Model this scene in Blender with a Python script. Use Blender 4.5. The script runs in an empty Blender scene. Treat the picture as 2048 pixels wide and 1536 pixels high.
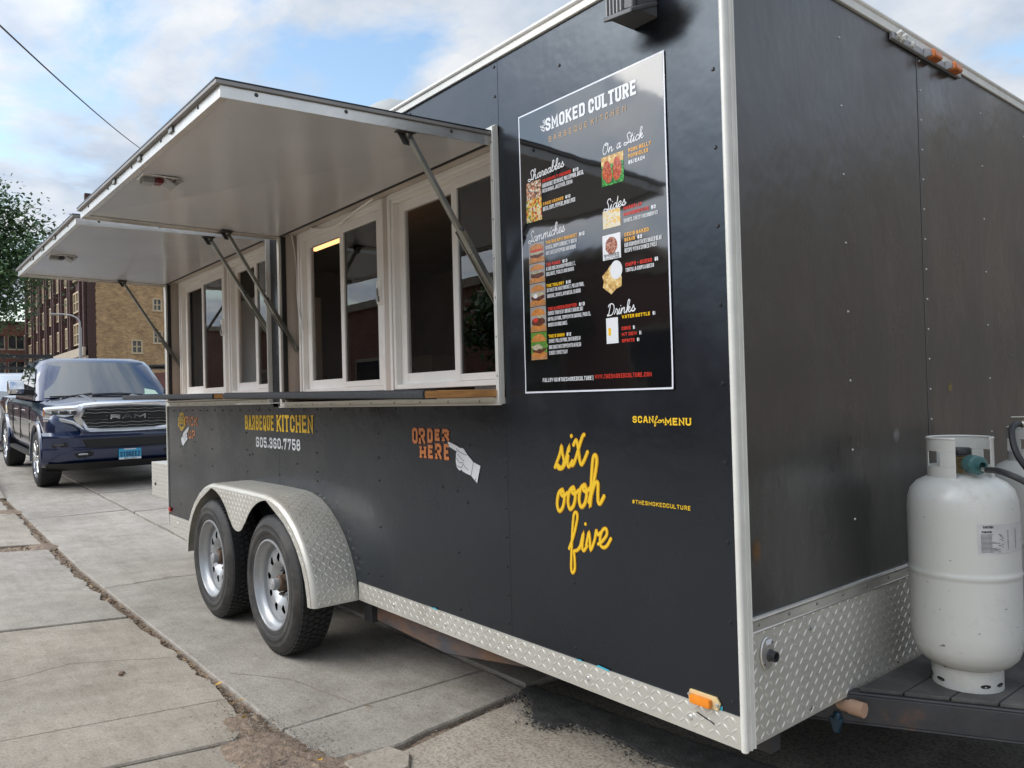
import bpy, bmesh, math, random
from mathutils import Vector, Matrix, noise as mnoise
random.seed(7)
sc = bpy.context.scene
COL = sc.collection
PI = math.pi

# ------------------------------------------------------------------ camera
cam_d = bpy.data.cameras.new("camera")
cam = bpy.data.objects.new("camera", cam_d)
COL.objects.link(cam)
cam.matrix_world = Matrix(((0.63153, 0.02864, 0.77482, 1.2530),
                           (0.77489, 0.01103, -0.63200, -1.8070),
                           (-0.02665, 0.99953, -0.01523, 1.3820),
                           (0, 0, 0, 1)))
# re-orthonormalise the rotation
_q = cam.matrix_world.to_quaternion().normalized()
cam.matrix_world = Matrix.Translation((1.253, -1.807, 1.382)) @ _q.to_matrix().to_4x4()
cam_d.sensor_width = 36.0
cam_d.lens = 36.0 * 1540.6 / 2048.0
cam_d.clip_start = 0.05
cam_d.clip_end = 2000.0
sc.camera = cam

# ------------------------------------------------------------------ world / sun / exposure
SUN_EL, SUN_DIR = math.radians(42), Vector((-0.42, -0.75, 0.0)).normalized()
SUN_VEC = Vector((SUN_DIR.x * math.cos(SUN_EL), SUN_DIR.y * math.cos(SUN_EL), math.sin(SUN_EL)))
w = bpy.data.worlds.new("World")
sc.world = w
w.use_nodes = True
nt = w.node_tree
nt.nodes.clear()
N = nt.nodes.new
L = nt.links.new
sky = N("ShaderNodeTexSky")
sky.sky_type = 'NISHITA'
sky.sun_disc = False
sky.sun_elevation = SUN_EL
sky.sun_rotation = math.atan2(SUN_VEC.x, SUN_VEC.y)
sky.air_density = 1.4
sky.dust_density = 0.6
tc = N("ShaderNodeTexCoord")
sep = N("ShaderNodeSeparateXYZ"); L(tc.outputs["Generated"], sep.inputs[0])
zc = N("ShaderNodeMath"); zc.operation = 'MAXIMUM'; zc.inputs[1].default_value = 0.0; L(sep.outputs[2], zc.inputs[0])
zz = N("ShaderNodeMath"); zz.operation = 'ADD'; zz.inputs[1].default_value = 0.22; L(zc.outputs[0], zz.inputs[0])
dv = N("ShaderNodeVectorMath"); dv.operation = 'DIVIDE'
cz = N("ShaderNodeCombineXYZ")
for k in range(3): L(zz.outputs[0], cz.inputs[k])
L(tc.outputs["Generated"], dv.inputs[0]); L(cz.outputs[0], dv.inputs[1])
mp = N("ShaderNodeMapping"); mp.inputs["Location"].default_value = (3.1, 1.7, 0.4); mp.inputs["Scale"].default_value = (1, 1, 0.0)
L(dv.outputs[0], mp.inputs[0])
n1 = N("ShaderNodeTexNoise"); n1.inputs["Scale"].default_value = 2.7; n1.inputs["Detail"].default_value = 9; n1.inputs["Roughness"].default_value = 0.56; n1.inputs["Distortion"].default_value = 0.35
L(mp.outputs[0], n1.inputs["Vector"])
cr = N("ShaderNodeValToRGB"); L(n1.outputs["Fac"], cr.inputs[0])
cr.color_ramp.elements[0].position = 0.36; cr.color_ramp.elements[0].color = (0, 0, 0, 1)
cr.color_ramp.elements[1].position = 0.49; cr.color_ramp.elements[1].color = (1, 1, 1, 1)
n2 = N("ShaderNodeTexNoise"); n2.inputs["Scale"].default_value = 3.3; n2.inputs["Detail"].default_value = 7; n2.inputs["Roughness"].default_value = 0.55
mp2 = N("ShaderNodeMapping"); mp2.inputs["Location"].default_value = (8.3, 2.2, 0.0); mp2.inputs["Scale"].default_value = (1, 1, 0.0)
L(dv.outputs[0], mp2.inputs[0]); L(mp2.outputs[0], n2.inputs["Vector"])
cr2 = N("ShaderNodeValToRGB"); L(n2.outputs["Fac"], cr2.inputs[0])
cr2.color_ramp.elements[0].position = 0.32; cr2.color_ramp.elements[0].color = (0.47, 0.57, 0.72, 1)
cr2.color_ramp.elements[1].position = 0.66; cr2.color_ramp.elements[1].color = (0.86, 0.885, 0.92, 1)
bg_sky = N("ShaderNodeBackground"); bg_sky.inputs["Strength"].default_value = 0.15; hs = N("ShaderNodeHueSaturation"); hs.inputs["Saturation"].default_value = 1.02; hs.inputs["Value"].default_value = 1.5; L(sky.outputs[0], hs.inputs["Color"]); L(hs.outputs[0], bg_sky.inputs[0])
bg_cl = N("ShaderNodeBackground"); L(cr2.outputs[0], bg_cl.inputs[0])
# clouds brighten towards the veiled sun
dt = N("ShaderNodeVectorMath"); dt.operation = 'DOT_PRODUCT'; L(tc.outputs["Generated"], dt.inputs[0]); dt.inputs[1].default_value = SUN_VEC
dm = N("ShaderNodeMath"); dm.operation = 'MAXIMUM'; dm.inputs[1].default_value = 0.0; L(dt.outputs["Value"], dm.inputs[0])
dp = N("ShaderNodeMath"); dp.operation = 'POWER'; dp.inputs[1].default_value = 4.0; L(dm.outputs[0], dp.inputs[0])
da = N("ShaderNodeMath"); da.operation = 'MULTIPLY_ADD'; da.inputs[1].default_value = 3.0; da.inputs[2].default_value = 1.0; L(dp.outputs[0], da.inputs[0])
L(da.outputs[0], bg_cl.inputs["Strength"])
mx = N("ShaderNodeMixShader"); L(cr.outputs[0], mx.inputs[0]); L(bg_sky.outputs[0], mx.inputs[1]); L(bg_cl.outputs[0], mx.inputs[2])
wo = N("ShaderNodeOutputWorld"); L(mx.outputs[0], wo.inputs[0])

sd = bpy.data.lights.new("sun", 'SUN'); sd.energy = 1.9; sd.angle = math.radians(45); sd.color = (1.0, 0.95, 0.87)
so = bpy.data.objects.new("sun", sd); COL.objects.link(so)
so.rotation_euler = SUN_VEC.to_track_quat('Z', 'Y').to_euler()
sc.cycles.caustics_reflective = False
sc.cycles.caustics_refractive = False
vs = sc.view_settings
vs.view_transform = 'Standard'
try: vs.look = 'None'
except Exception: pass
vs.exposure = 0.0
vs.gamma = 1.0
vs.use_curve_mapping = False

# ------------------------------------------------------------------ mesh builder
class MB:
    def __init__(s): s.v = []; s.f = []; s.m = []
    def add(s, vs_, fs, mi=0):
        o = len(s.v); s.v += [tuple(p) for p in vs_]
        for f in fs: s.f.append(tuple(i + o for i in f)); s.m.append(mi)
    def box(s, x0, x1, y0, y1, z0, z1, mi=0):
        s.add([(x0,y0,z0),(x1,y0,z0),(x1,y1,z0),(x0,y1,z0),(x0,y0,z1),(x1,y0,z1),(x1,y1,z1),(x0,y1,z1)],
              [(0,3,2,1),(4,5,6,7),(0,1,5,4),(1,2,6,5),(2,3,7,6),(3,0,4,7)], mi)
    def hexa(s, p, mi=0):
        s.add(p, [(0,3,2,1),(4,5,6,7),(0,1,5,4),(1,2,6,5),(2,3,7,6),(3,0,4,7)], mi)
    def bar(s, a, b, wd, ht, up=(0,0,1), mi=0):
        a, b = Vector(a), Vector(b); d = (b - a).normalized(); u = Vector(up); r = d.cross(u).normalized(); u = r.cross(d)
        r *= wd/2; u *= ht/2
        s.hexa([a-r-u, a+r-u, b+r-u, b-r-u, a-r+u, a+r+u, b+r+u, b-r+u], mi)
    def tube(s, pts, r, n=8, mi=0, caps=True, rs=None):
        pts = [Vector(p) for p in pts]; rings = []
        ref = Vector((0,0,1))
        d0 = (pts[1]-pts[0]).normalized()
        if abs(d0.dot(ref)) > .9: ref = Vector((1,0,0))
        u = d0.cross(ref).normalized()
        for i, p in enumerate(pts):
            d = (pts[min(i+1,len(pts)-1)] - pts[max(i-1,0)]).normalized()
            u = (u - d*u.dot(d)).normalized(); v = d.cross(u)
            rr = rs[i] if rs else r
            rings.append([p + (u*math.cos(2*PI*k/n) + v*math.sin(2*PI*k/n))*rr for k in range(n)])
        s.loft(rings, True, mi, caps)
    def loft(s, rings, closed=True, mi=0, caps=False):
        n = len(rings[0]); vs_ = [p for r in rings for p in r]; fs = []
        for i in range(len(rings)-1):
            for k in range(n if closed else n-1):
                a = i*n+k; b = i*n+(k+1) % n
                fs.append((a, b, b+n, a+n))
        if caps: fs.append(tuple(range(n-1,-1,-1))); fs.append(tuple(range((len(rings)-1)*n, len(rings)*n)))
        s.add(vs_, fs, mi)
    def lathe(s, prof, n=32, c=(0,0,0), ax='z', mi=0):
        """prof: list of (radius, height)"""
        rings = []
        for r, h in prof:
            ring = []
            for k in range(n):
                a = 2*PI*k/n; x, y = r*math.cos(a), r*math.sin(a)
                p = (x, y, h) if ax == 'z' else ((x, h, y) if ax == 'y' else (h, x, y))
                ring.append((p[0]+c[0], p[1]+c[1], p[2]+c[2]))
            rings.append(ring)
        s.loft(rings, True, mi)
    def prism(s, poly, f0, f1, mi=0, side_only=False):
        """poly 2D list; f0,f1 map (u,v)->3D front and back"""
        n = len(poly); vs_ = [f0(*p) for p in poly] + [f1(*p) for p in poly]
        fs = [(i, i+n, (i+1) % n + n, (i+1) % n) for i in range(n)]
        if not side_only: fs += [tuple(range(n)), tuple(range(2*n-1, n-1, -1))]
        s.add(vs_, fs, mi)
    def poly(s, pts, mi=0): s.add(pts, [tuple(range(len(pts)))], mi)
    def dome(s, c, nrm, r, h, n=6, mi=0):
        c, nrm = Vector(c), Vector(nrm).normalized(); u = nrm.orthogonal().normalized(); v = nrm.cross(u)
        a = [c + (u*math.cos(2*PI*k/n)+v*math.sin(2*PI*k/n))*r for k in range(n)]
        b = [c + nrm*h*.8 + (u*math.cos(2*PI*k/n)+v*math.sin(2*PI*k/n))*r*.6 for k in range(n)]
        fs = [(k,(k+1)%n,(k+1)%n+n,k+n) for k in range(n)] + [tuple(range(n,2*n))]
        s.add(a+b, fs, mi)
    def tread(s, c, t, nrm, ln=.026, wd=.0075, h=.0016, mi=0):
        c, t, nrm = Vector(c), Vector(t).normalized(), Vector(nrm).normalized(); b = nrm.cross(t)
        p = [c-t*ln/2, c-t*ln*.2+b*wd/2, c+t*ln*.2+b*wd/2, c+t*ln/2, c+t*ln*.2-b*wd/2, c-t*ln*.2-b*wd/2, c-t*ln*.2+nrm*h, c+t*ln*.2+nrm*h]
        s.add(p, [(0,6,1),(1,6,7,2),(2,7,3),(3,7,4),(4,7,6,5),(5,6,0)], mi)

WL = {}     # world location of each object
def wloc(o): return WL.get(o.name, Vector((0,0,0)))
def link(o): COL.objects.link(o); return o
def finish(me, bevel=0, smooth=True, ang=35, recalc=True, seg=1):
    bm = bmesh.new(); bm.from_mesh(me)
    if recalc: bmesh.ops.recalc_face_normals(bm, faces=bm.faces)
    if bevel > 0:
        ed = [e for e in bm.edges if len(e.link_faces) == 2 and e.calc_face_angle(0) > 0.5]
        bmesh.ops.bevel(bm, geom=ed, offset=bevel, segments=seg, affect='EDGES', profile=.6, clamp_overlap=True)
    bm.to_mesh(me); bm.free()
    if smooth and len(me.polygons):
        me.polygons.foreach_set("use_smooth", [True]*len(me.polygons))
        try: me.set_sharp_from_angle(angle=math.radians(ang))
        except Exception: pass
def build(mb, name, mats, parent=None, bevel=0, smooth=True, ang=35, local=False, kind=None, label=None, recalc=True, seg=1):
    me = bpy.data.meshes.new(name)
    me.from_pydata(mb.v, [], mb.f); me.update()
    if not isinstance(mats, (list, tuple)): mats = [mats]
    for m in mats: me.materials.append(m)
    if len(mats) > 1: me.polygons.foreach_set("material_index", mb.m)
    finish(me, bevel, smooth, ang, recalc, seg)
    o = bpy.data.objects.new(name, me); link(o)
    if parent is not None:
        o.parent = parent
        if not local: o.location = -wloc(parent)
        WL[o.name] = Vector((0,0,0)) if not local else wloc(parent)
    if kind: o["kind"] = kind
    if label: o["label"] = label
    return o
def thing(name, label, cat, loc=(0,0,0), group=None, rot=None):
    o = bpy.data.objects.new(name, None); link(o); o.location = loc; o.empty_display_size = .2
    if rot: o.rotation_euler = rot
    WL[o.name] = Vector(loc)
    o["label"] = label; o["category"] = cat
    if group: o["group"] = group
    return o
def tag(o, label, cat, group=None):
    o["label"] = label; o["category"] = cat
    if group: o["group"] = group
    return o
def copy_tree(o, loc=None, parent=None, label=None):
    c = o.copy(); link(c)
    if parent is not None: c.parent = parent
    if loc is not None: c.location = loc
    if label: c["label"] = label
    for ch in list(o.children): copy_tree(ch, None, c)
    return c

# ------------------------------------------------------------------ materials
def mat(name, col, rough=.5, metal=0.0, var=0.0, vscale=3.0, bump=0.0, bscale=40.0, spec=.5, coat=0.0, croug=.05, dark=None, dthr=(.55,.75), dscale=2.0, rvar=0.0, stretch=(1,1,1), emit=None, estr=0.0, bdist=.01, detail=5, ior=None, stint=None):
    m = bpy.data.materials.new(name); m.use_nodes = True
    t = m.node_tree; b = t.nodes["Principled BSDF"]
    b.inputs["Base Color"].default_value = (*col, 1); b.inputs["Roughness"].default_value = rough
    b.inputs["Metallic"].default_value = metal; b.inputs["Specular IOR Level"].default_value = spec
    b.inputs["Coat Weight"].default_value = coat; b.inputs["Coat Roughness"].default_value = croug
    if stint: b.inputs['Specular Tint'].default_value = (*stint, 1)
    if ior: b.inputs["IOR"].default_value = ior
    if emit: b.inputs["Emission Color"].default_value = (*emit, 1); b.inputs["Emission Strength"].default_value = estr
    tcn = t.nodes.new("ShaderNodeTexCoord"); mpn = t.nodes.new("ShaderNodeMapping"); mpn.inputs["Scale"].default_value = stretch
    t.links.new(tcn.outputs["Object"], mpn.inputs[0])
    def nz(scale, det=detail, ro=.6):
        n = t.nodes.new("ShaderNodeTexNoise"); n.inputs["Scale"].default_value = scale; n.inputs["Detail"].default_value = det; n.inputs["Roughness"].default_value = ro
        t.links.new(mpn.outputs[0], n.inputs["Vector"]); return n
    cur = None
    if var > 0:
        n = nz(vscale); r = t.nodes.new("ShaderNodeValToRGB"); t.links.new(n.outputs["Fac"], r.inputs[0])
        r.color_ramp.elements[0].position = .3; r.color_ramp.elements[1].position = .7
        r.color_ramp.elements[0].color = (*[c*(1-var) for c in col], 1); r.color_ramp.elements[1].color = (*[min(1,c*(1+var)) for c in col], 1)
        cur = r.outputs[0]
    if dark:
        n = nz(dscale, 8, .65); r = t.nodes.new("ShaderNodeValToRGB"); t.links.new(n.outputs["Fac"], r.inputs[0])
        r.color_ramp.elements[0].position = dthr[0]; r.color_ramp.elements[1].position = dthr[1]
        r.color_ramp.elements[0].color = (0,0,0,1); r.color_ramp.elements[1].color = (1,1,1,1)
        mxn = t.nodes.new("ShaderNodeMixRGB"); t.links.new(r.outputs[0], mxn.inputs[0])
        if cur: t.links.new(cur, mxn.inputs[1])
        else: mxn.inputs[1].default_value = (*col, 1)
        mxn.inputs[2].default_value = (*dark, 1); cur = mxn.outputs[0]
    if cur: t.links.new(cur, b.inputs["Base Color"])
    if rvar > 0:
        n = nz(vscale*1.7); r = t.nodes.new("ShaderNodeMapRange"); t.links.new(n.outputs["Fac"], r.inputs[0])
        r.inputs[1].default_value = .3; r.inputs[2].default_value = .7; r.inputs[3].default_value = max(0,rough-rvar); r.inputs[4].default_value = min(1,rough+rvar)
        t.links.new(r.outputs[0], b.inputs["Roughness"])
    if bump > 0:
        n = nz(bscale); bn = t.nodes.new("ShaderNodeBump"); bn.inputs["Strength"].default_value = bump; bn.inputs["Distance"].default_value = bdist
        t.links.new(n.outputs["Fac"], bn.inputs["Height"]); t.links.new(bn.outputs[0], b.inputs["Normal"])
        if coat: t.links.new(bn.outputs[0], b.inputs["Coat Normal"])
    return m

M = {}
M['black'] = mat("black_trailer_skin", (.009,.010,.0135), .25, 0, .25, 1.3, .5, 1.5, rvar=.10, bdist=.012, dark=(.026,.025,.024), dthr=(.62,.92), dscale=3.0, ior=1.6, stint=(.74,.87,1.0))  # blue of the reflected sky is put into the specular tint
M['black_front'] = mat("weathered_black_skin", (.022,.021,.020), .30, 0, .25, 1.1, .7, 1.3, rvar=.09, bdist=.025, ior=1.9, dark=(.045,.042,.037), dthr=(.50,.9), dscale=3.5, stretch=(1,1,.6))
M['alu'] = mat("bare_aluminium", (.74,.72,.68), .34, .85, .10, 5, .10, 60, rvar=.08, dark=(.42,.40,.36), dthr=(.55,.85), dscale=3)
M['alu_plate'] = mat("diamond_plate_aluminium", (.60,.58,.52), .46, .45, .10, 4, .06, 120, rvar=.07, dark=(.40,.36,.29), dthr=(.56,.85), dscale=3.5)
M['alu_bright'] = mat("raised_tread_aluminium", (.80,.78,.72), .33, .65)
M['white_alu'] = mat("white_painted_trim", (.72,.71,.66), .38, .1, .08, 8, dark=(.45,.41,.33), dthr=(.60,.85), dscale=6)
M['pvc'] = mat("white_vinyl_frame", (.86,.85,.82), .40, 0, .05, 4, dark=(.48,.44,.37), dthr=(.62,.9), dscale=5)
M['wood_white'] = mat("whitewashed_plywood", (.52,.475,.43), .6, 0, .16, 3, .15, 30, stretch=(1,1,.15), dark=(.27,.23,.20), dthr=(.62,.85), dscale=6)
M['aw_under'] = mat("grey_white_hatch_underside", (.57,.58,.595), .22, 0, .04, 2, .04, 1.5, bdist=.01, dark=(.34,.33,.31), dthr=(.68,.86), dscale=7, rvar=.03)
M['lip'] = mat('grey_brown_lip_metal', (.30,.285,.275), .5, .5, .15, 6)  # grey-brown metal, darker than the edge frame below it
M['steel'] = mat("zinc_strut_steel", (.26,.26,.235), .32, .9, .15, 12)
M['dark_steel'] = mat("dark_frame_steel", (.055,.055,.058), .55, .3, .25, 6, .2, 50, dark=(.16,.085,.05), dthr=(.60,.78), dscale=7)
M['rust_beam'] = mat("rusty_frame_rail", (.075,.075,.085), .6, .2, .3, 6, .2, 60, dark=(.17,.10,.065), dthr=(.45,.62), dscale=5, stretch=(.6,1,1.6))
M['rubber'] = mat("tyre_rubber", (.017,.017,.018), .72, 0, .25, 9, .15, 90, dark=(.045,.042,.038), dthr=(.55,.85), dscale=7)
M['sidewall'] = mat("dusty_sidewall", (.030,.028,.027), .66, 0, .25, 9, .1, 60, dark=(.085,.078,.068), dthr=(.48,.8), dscale=9)
M['rim'] = mat("silver_steel_rim", (.40,.41,.42), .38, .5, .06, 8, dark=(.30,.28,.25), dthr=(.58,.85), dscale=9)
M['hub_rust'] = mat("rusty_hub", (.12,.075,.05), .75, .2, .3, 30)
M['tape'] = mat("black_grip_tape", (.030,.032,.037), .75, 0, .35, 60, .5, 160, bdist=.004)
M['plywood'] = mat("orange_plywood_edge", (.50,.25,.085), .6, 0, .2, 60, .15, 60, stretch=(.2,.2,1))
M['dark'] = mat("dark_interior_paint", (.34,.33,.31), .6, 0, .2, 2)
M['dark_gap'] = mat("black_gasket", (.012,.012,.012), .6)
M['int_panel'] = mat("interior_grey_panel", (.42,.41,.39), .5, 0, .1, 2)
M['white_paint'] = mat("tank_white_paint", (.57,.57,.535), .30, 0, .04, 4, .04, 25, dark=(.40,.37,.31), dthr=(.58,.86), dscale=9, bdist=.004, rvar=.05)
M['scuff'] = mat('dark_scuff', (.16,.145,.125), .8)
M['brass'] = mat("dull_brass", (.32,.25,.13), .4, .8)
M['teal'] = mat("green_plastic_nut", (.05,.13,.13), .35)
M['hose'] = mat("black_rubber_hose", (.020,.020,.022), .45)
M['red_lens'] = mat("red_lens", (.45,.02,.02), .15)
M['red_dark'] = mat('dark_red_plastic', (.14,.012,.02), .35)
M['amber'] = mat("amber_lens", (.85,.26,.02), .18, 0, .1, 40, .2, 120, bdist=.002)
M['amber_old'] = mat("faded_amber_lens", (.62,.17,.03), .3)
M['blue_tape'] = mat("blue_tape_scrap", (.05,.42,.55), .5)
M['grey_plastic'] = mat("grey_plastic", (.33,.33,.33), .5, 0, .1, 20)
M['vent_plastic'] = mat("charcoal_vent_plastic", (.085,.087,.092), .5, 0, .2, 9)
M['vinyl_white'] = mat("white_vinyl_lettering", (.70,.72,.75), .42)
M['vinyl_yellow'] = mat("yellow_vinyl_lettering", (.85,.53,.02), .42)
M['vinyl_gold'] = mat("deep_gold_vinyl", (.62,.30,.01), .42)
M['vinyl_orange'] = mat("orange_vinyl_lettering", (.62,.21,.06), .45, 0, .12, 20)
M['vinyl_maroon'] = mat("maroon_vinyl_edge", (.11,.020,.016), .45)
M['vinyl_black'] = mat("black_vinyl_line", (.015,.015,.017), .45)
M['poster_black'] = mat("glossy_black_poster", (.006,.006,.007), .05, 0, .0, 1, .10, 7, bdist=.004, detail=2, ior=2.0)
M['poster_white'] = mat("poster_white_print", (.72,.74,.80), .12)
M['p_white'] = mat("print_white", (.75,.76,.78), .15)
M['p_gold'] = mat("print_gold", (.78,.40,.08), .15)
M['p_yellow'] = mat("print_yellow", (.85,.50,.02), .15)
M['p_red'] = mat("print_red", (.62,.05,.035), .15)
M['p_tan'] = mat("print_tan", (.62,.38,.16), .15)
M['bun'] = mat("print_bun", (.55,.22,.06), .15, 0, .35, 90)
M['meat'] = mat("print_meat", (.12,.045,.03), .15, 0, .6, 220)
M['slaw'] = mat("print_slaw", (.45,.40,.28), .15, 0, .5, 260)
M['greens'] = mat("print_greens", (.11,.26,.05), .15, 0, .6, 240)
M['p_grey'] = mat("print_grey_wall", (.34,.32,.31), .15, 0, .15, 40)
M['p_wood'] = mat("print_wood_board", (.42,.22,.10), .15, 0, .25, 60)
def speckle(name, cols, scale):
    m = bpy.data.materials.new(name); m.use_nodes = True; t = m.node_tree; b = t.nodes["Principled BSDF"]; b.inputs["Roughness"].default_value = .15
    tcn = t.nodes.new("ShaderNodeTexCoord"); v = t.nodes.new("ShaderNodeTexVoronoi"); v.inputs["Scale"].default_value = scale
    t.links.new(tcn.outputs["Object"], v.inputs["Vector"])
    sp = t.nodes.new("ShaderNodeSeparateColor"); t.links.new(v.outputs["Color"], sp.inputs[0])
    r = t.nodes.new("ShaderNodeValToRGB"); r.color_ramp.interpolation = 'CONSTANT'; t.links.new(sp.outputs[0], r.inputs[0])
    r.color_ramp.elements.remove(r.color_ramp.elements[1])
    r.color_ramp.elements[0].color = (*cols[0], 1)
    for i, c in enumerate(cols[1:]):
        e = r.color_ramp.elements.new((i+1)/len(cols)); e.color = (*c, 1)
    t.links.new(r.outputs[0], b.inputs["Base Color"]); return m
M['nachos1'] = speckle("print_loaded_nachos", [(.5,.16,.08),(.65,.55,.4),(.2,.09,.05),(.55,.3,.2),(.72,.7,.62),(.12,.1,.08)], 190)
M['nachos2'] = speckle("print_cheese_nachos", [(.7,.35,.05),(.72,.66,.5),(.5,.07,.05),(.75,.5,.1),(.2,.28,.06),(.7,.55,.3)], 130)
M['ribs'] = speckle("print_glazed_pork", [(.45,.07,.03),(.6,.16,.05),(.3,.05,.03),(.4,.12,.1)], 220)
M['hash'] = speckle("print_hashbrowns", [(.7,.6,.38),(.75,.45,.1),(.65,.6,.5),(.72,.66,.5)], 150)
M['beans'] = speckle("print_beans", [(.3,.1,.06),(.42,.17,.1),(.2,.06,.04),(.55,.3,.22)], 230)
M['chips'] = speckle("print_tortilla_chips", [(.72,.5,.2),(.62,.4,.14),(.78,.6,.3),(.5,.3,.1)], 95)
M['leafpic'] = speckle("print_leaf_green", [(.05,.25,.06),(.1,.4,.1),(.03,.14,.04)], 160)

# glass: mix of clear and mirror by fresnel
def glass(name, tint=(1,1,1), ior=1.5, rough=0.0):
    m = bpy.data.materials.new(name); m.use_nodes = True; t = m.node_tree; t.nodes.clear()
    tr = t.nodes.new("ShaderNodeBsdfTransparent"); tr.inputs[0].default_value = (*tint, 1)
    gl = t.nodes.new("ShaderNodeBsdfGlossy"); gl.inputs["Roughness"].default_value = rough
    fr = t.nodes.new("ShaderNodeFresnel"); fr.inputs[0].default_value = ior
    mm = t.nodes.new("ShaderNodeMixShader"); o = t.nodes.new("ShaderNodeOutputMaterial")
    t.links.new(fr.outputs[0], mm.inputs[0]); t.links.new(tr.outputs[0], mm.inputs[1]); t.links.new(gl.outputs[0], mm.inputs[2]); t.links.new(mm.outputs[0], o.inputs[0])
    return m
M['glass'] = glass("window_glass", (.80,.83,.82), 2.0)
M['bottle_glass'] = glass("lens_glass", (.9,.92,.95), 1.5)

def concrete(name, base, agg=0.0, tint=(1,1,1), rough=.86):
    m = bpy.data.materials.new(name); m.use_nodes = True; t = m.node_tree; b = t.nodes["Principled BSDF"]
    b.inputs["Roughness"].default_value = rough; b.inputs["Specular IOR Level"].default_value = .3
    tcn = t.nodes.new("ShaderNodeTexCoord")
    def nz(scale, det=6, ro=.6, st=(1,1,1)):
        mpn = t.nodes.new("ShaderNodeMapping"); mpn.inputs["Scale"].default_value = st; t.links.new(tcn.outputs["Object"], mpn.inputs[0])
        n = t.nodes.new("ShaderNodeTexNoise"); n.inputs["Scale"].default_value = scale; n.inputs["Detail"].default_value = det; n.inputs["Roughness"].default_value = ro
        t.links.new(mpn.outputs[0], n.inputs["Vector"]); return n
    def ramp(n, p0, c0, p1, c1):
        r = t.nodes.new("ShaderNodeValToRGB"); t.links.new(n.outputs[0], r.inputs[0])
        r.color_ramp.elements[0].position = p0; r.color_ramp.elements[0].color = (*c0, 1); r.color_ramp.elements[1].position = p1; r.color_ramp.elements[1].color = (*c1, 1); return r
    def mul(a, bb, fac=1.0):
        x = t.nodes.new("ShaderNodeMixRGB"); x.blend_type = 'MULTIPLY'; x.inputs[0].default_value = fac
        t.links.new(a, x.inputs[1]); t.links.new(bb, x.inputs[2]); return x.outputs[0]
    col = [base*tint[0]*1.06, base*tint[1]*.965, base*tint[2]*.84]
    r0 = ramp(nz(.9, 7, .62), .32, [c*.84 for c in col], .68, [c*1.12 for c in col])
    r1 = ramp(nz(5.5, 8, .72), .30, (.78,.765,.74), .62, (1.06,1.06,1.06))
    r2 = ramp(nz(2.2, 9, .7, (.30,1.8,1)), .54, (1,1,1), .78, (.70,.68,.655))
    r5 = ramp(nz(16, 6, .7, (.09,1.5,1)), .45, (1,1,1), .75, (.86,.85,.83))
    r6 = ramp(nz(21, 4, .6), .61, (1,1,1), .70, (.80,.77,.73))
    r3 = ramp(nz(105 if agg < .5 else 80, 3, .65), .34, (.62-.25*agg,)*3, .56, (1.05+.1*agg,)*3)
    r4 = ramp(nz(42, 3, .6), .63, (1,1,1), .71, (.62,.59,.55))
    c = mul(mul(mul(mul(mul(mul(r0.outputs[0], r1.outputs[0]), r2.outputs[0]), r3.outputs[0], .65+.35*agg), r4.outputs[0], .6), r5.outputs[0], .8), r6.outputs[0], .7)
    t.links.new(c, b.inputs["Base Color"])
    bn = t.nodes.new("ShaderNodeBump"); bn.inputs["Strength"].default_value = .30+.3*agg; bn.inputs["Distance"].default_value = .004
    t.links.new(nz(120, 4, .7).outputs[0], bn.inputs["Height"])
    bn2 = t.nodes.new("ShaderNodeBump"); bn2.inputs["Strength"].default_value = .35; bn2.inputs["Distance"].default_value = .02
    t.links.new(nz(4, 6, .6).outputs[0], bn2.inputs["Height"]); t.links.new(bn.outputs[0], bn2.inputs["Normal"])
    t.links.new(bn2.outputs[0], b.inputs["Normal"]); return m
M['conc'] = concrete("weathered_concrete", .40)
M['conc2'] = concrete("gutter_concrete", .38, .1, (.99,.995,1.0))
M['conc3'] = concrete("warm_sidewalk_concrete", .40, 0, (1.03,1.0,.95))
M['agg'] = concrete("exposed_aggregate_concrete", .40, .5, (1.03,1.0,.95))
M['asph'] = concrete("dark_asphalt", .17, .8, (1,1,1.02))
M['tar'] = mat("black_tar_patch", (.052,.051,.050), .9, 0, .5, 14, .8, 70, bdist=.008)
M['soil'] = mat("brown_gravelly_soil", (.27,.20,.145), .95, 0, .35, 30, .9, 60, bdist=.012, dark=(.12,.095,.075), dthr=(.5,.8), dscale=14)
M['leaf_dry'] = mat("dry_leaf_brown", (.21,.13,.065), .8, 0, .5, 12)
M['leaf_dry2'] = mat("dry_leaf_tan", (.34,.25,.15), .8, 0, .4, 12)
M['leaf_yel'] = mat("dry_leaf_yellow", (.62,.36,.05), .7)
M['pebble'] = mat("grey_pebble", (.30,.28,.25), .85, 0, .4, 9)

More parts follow.
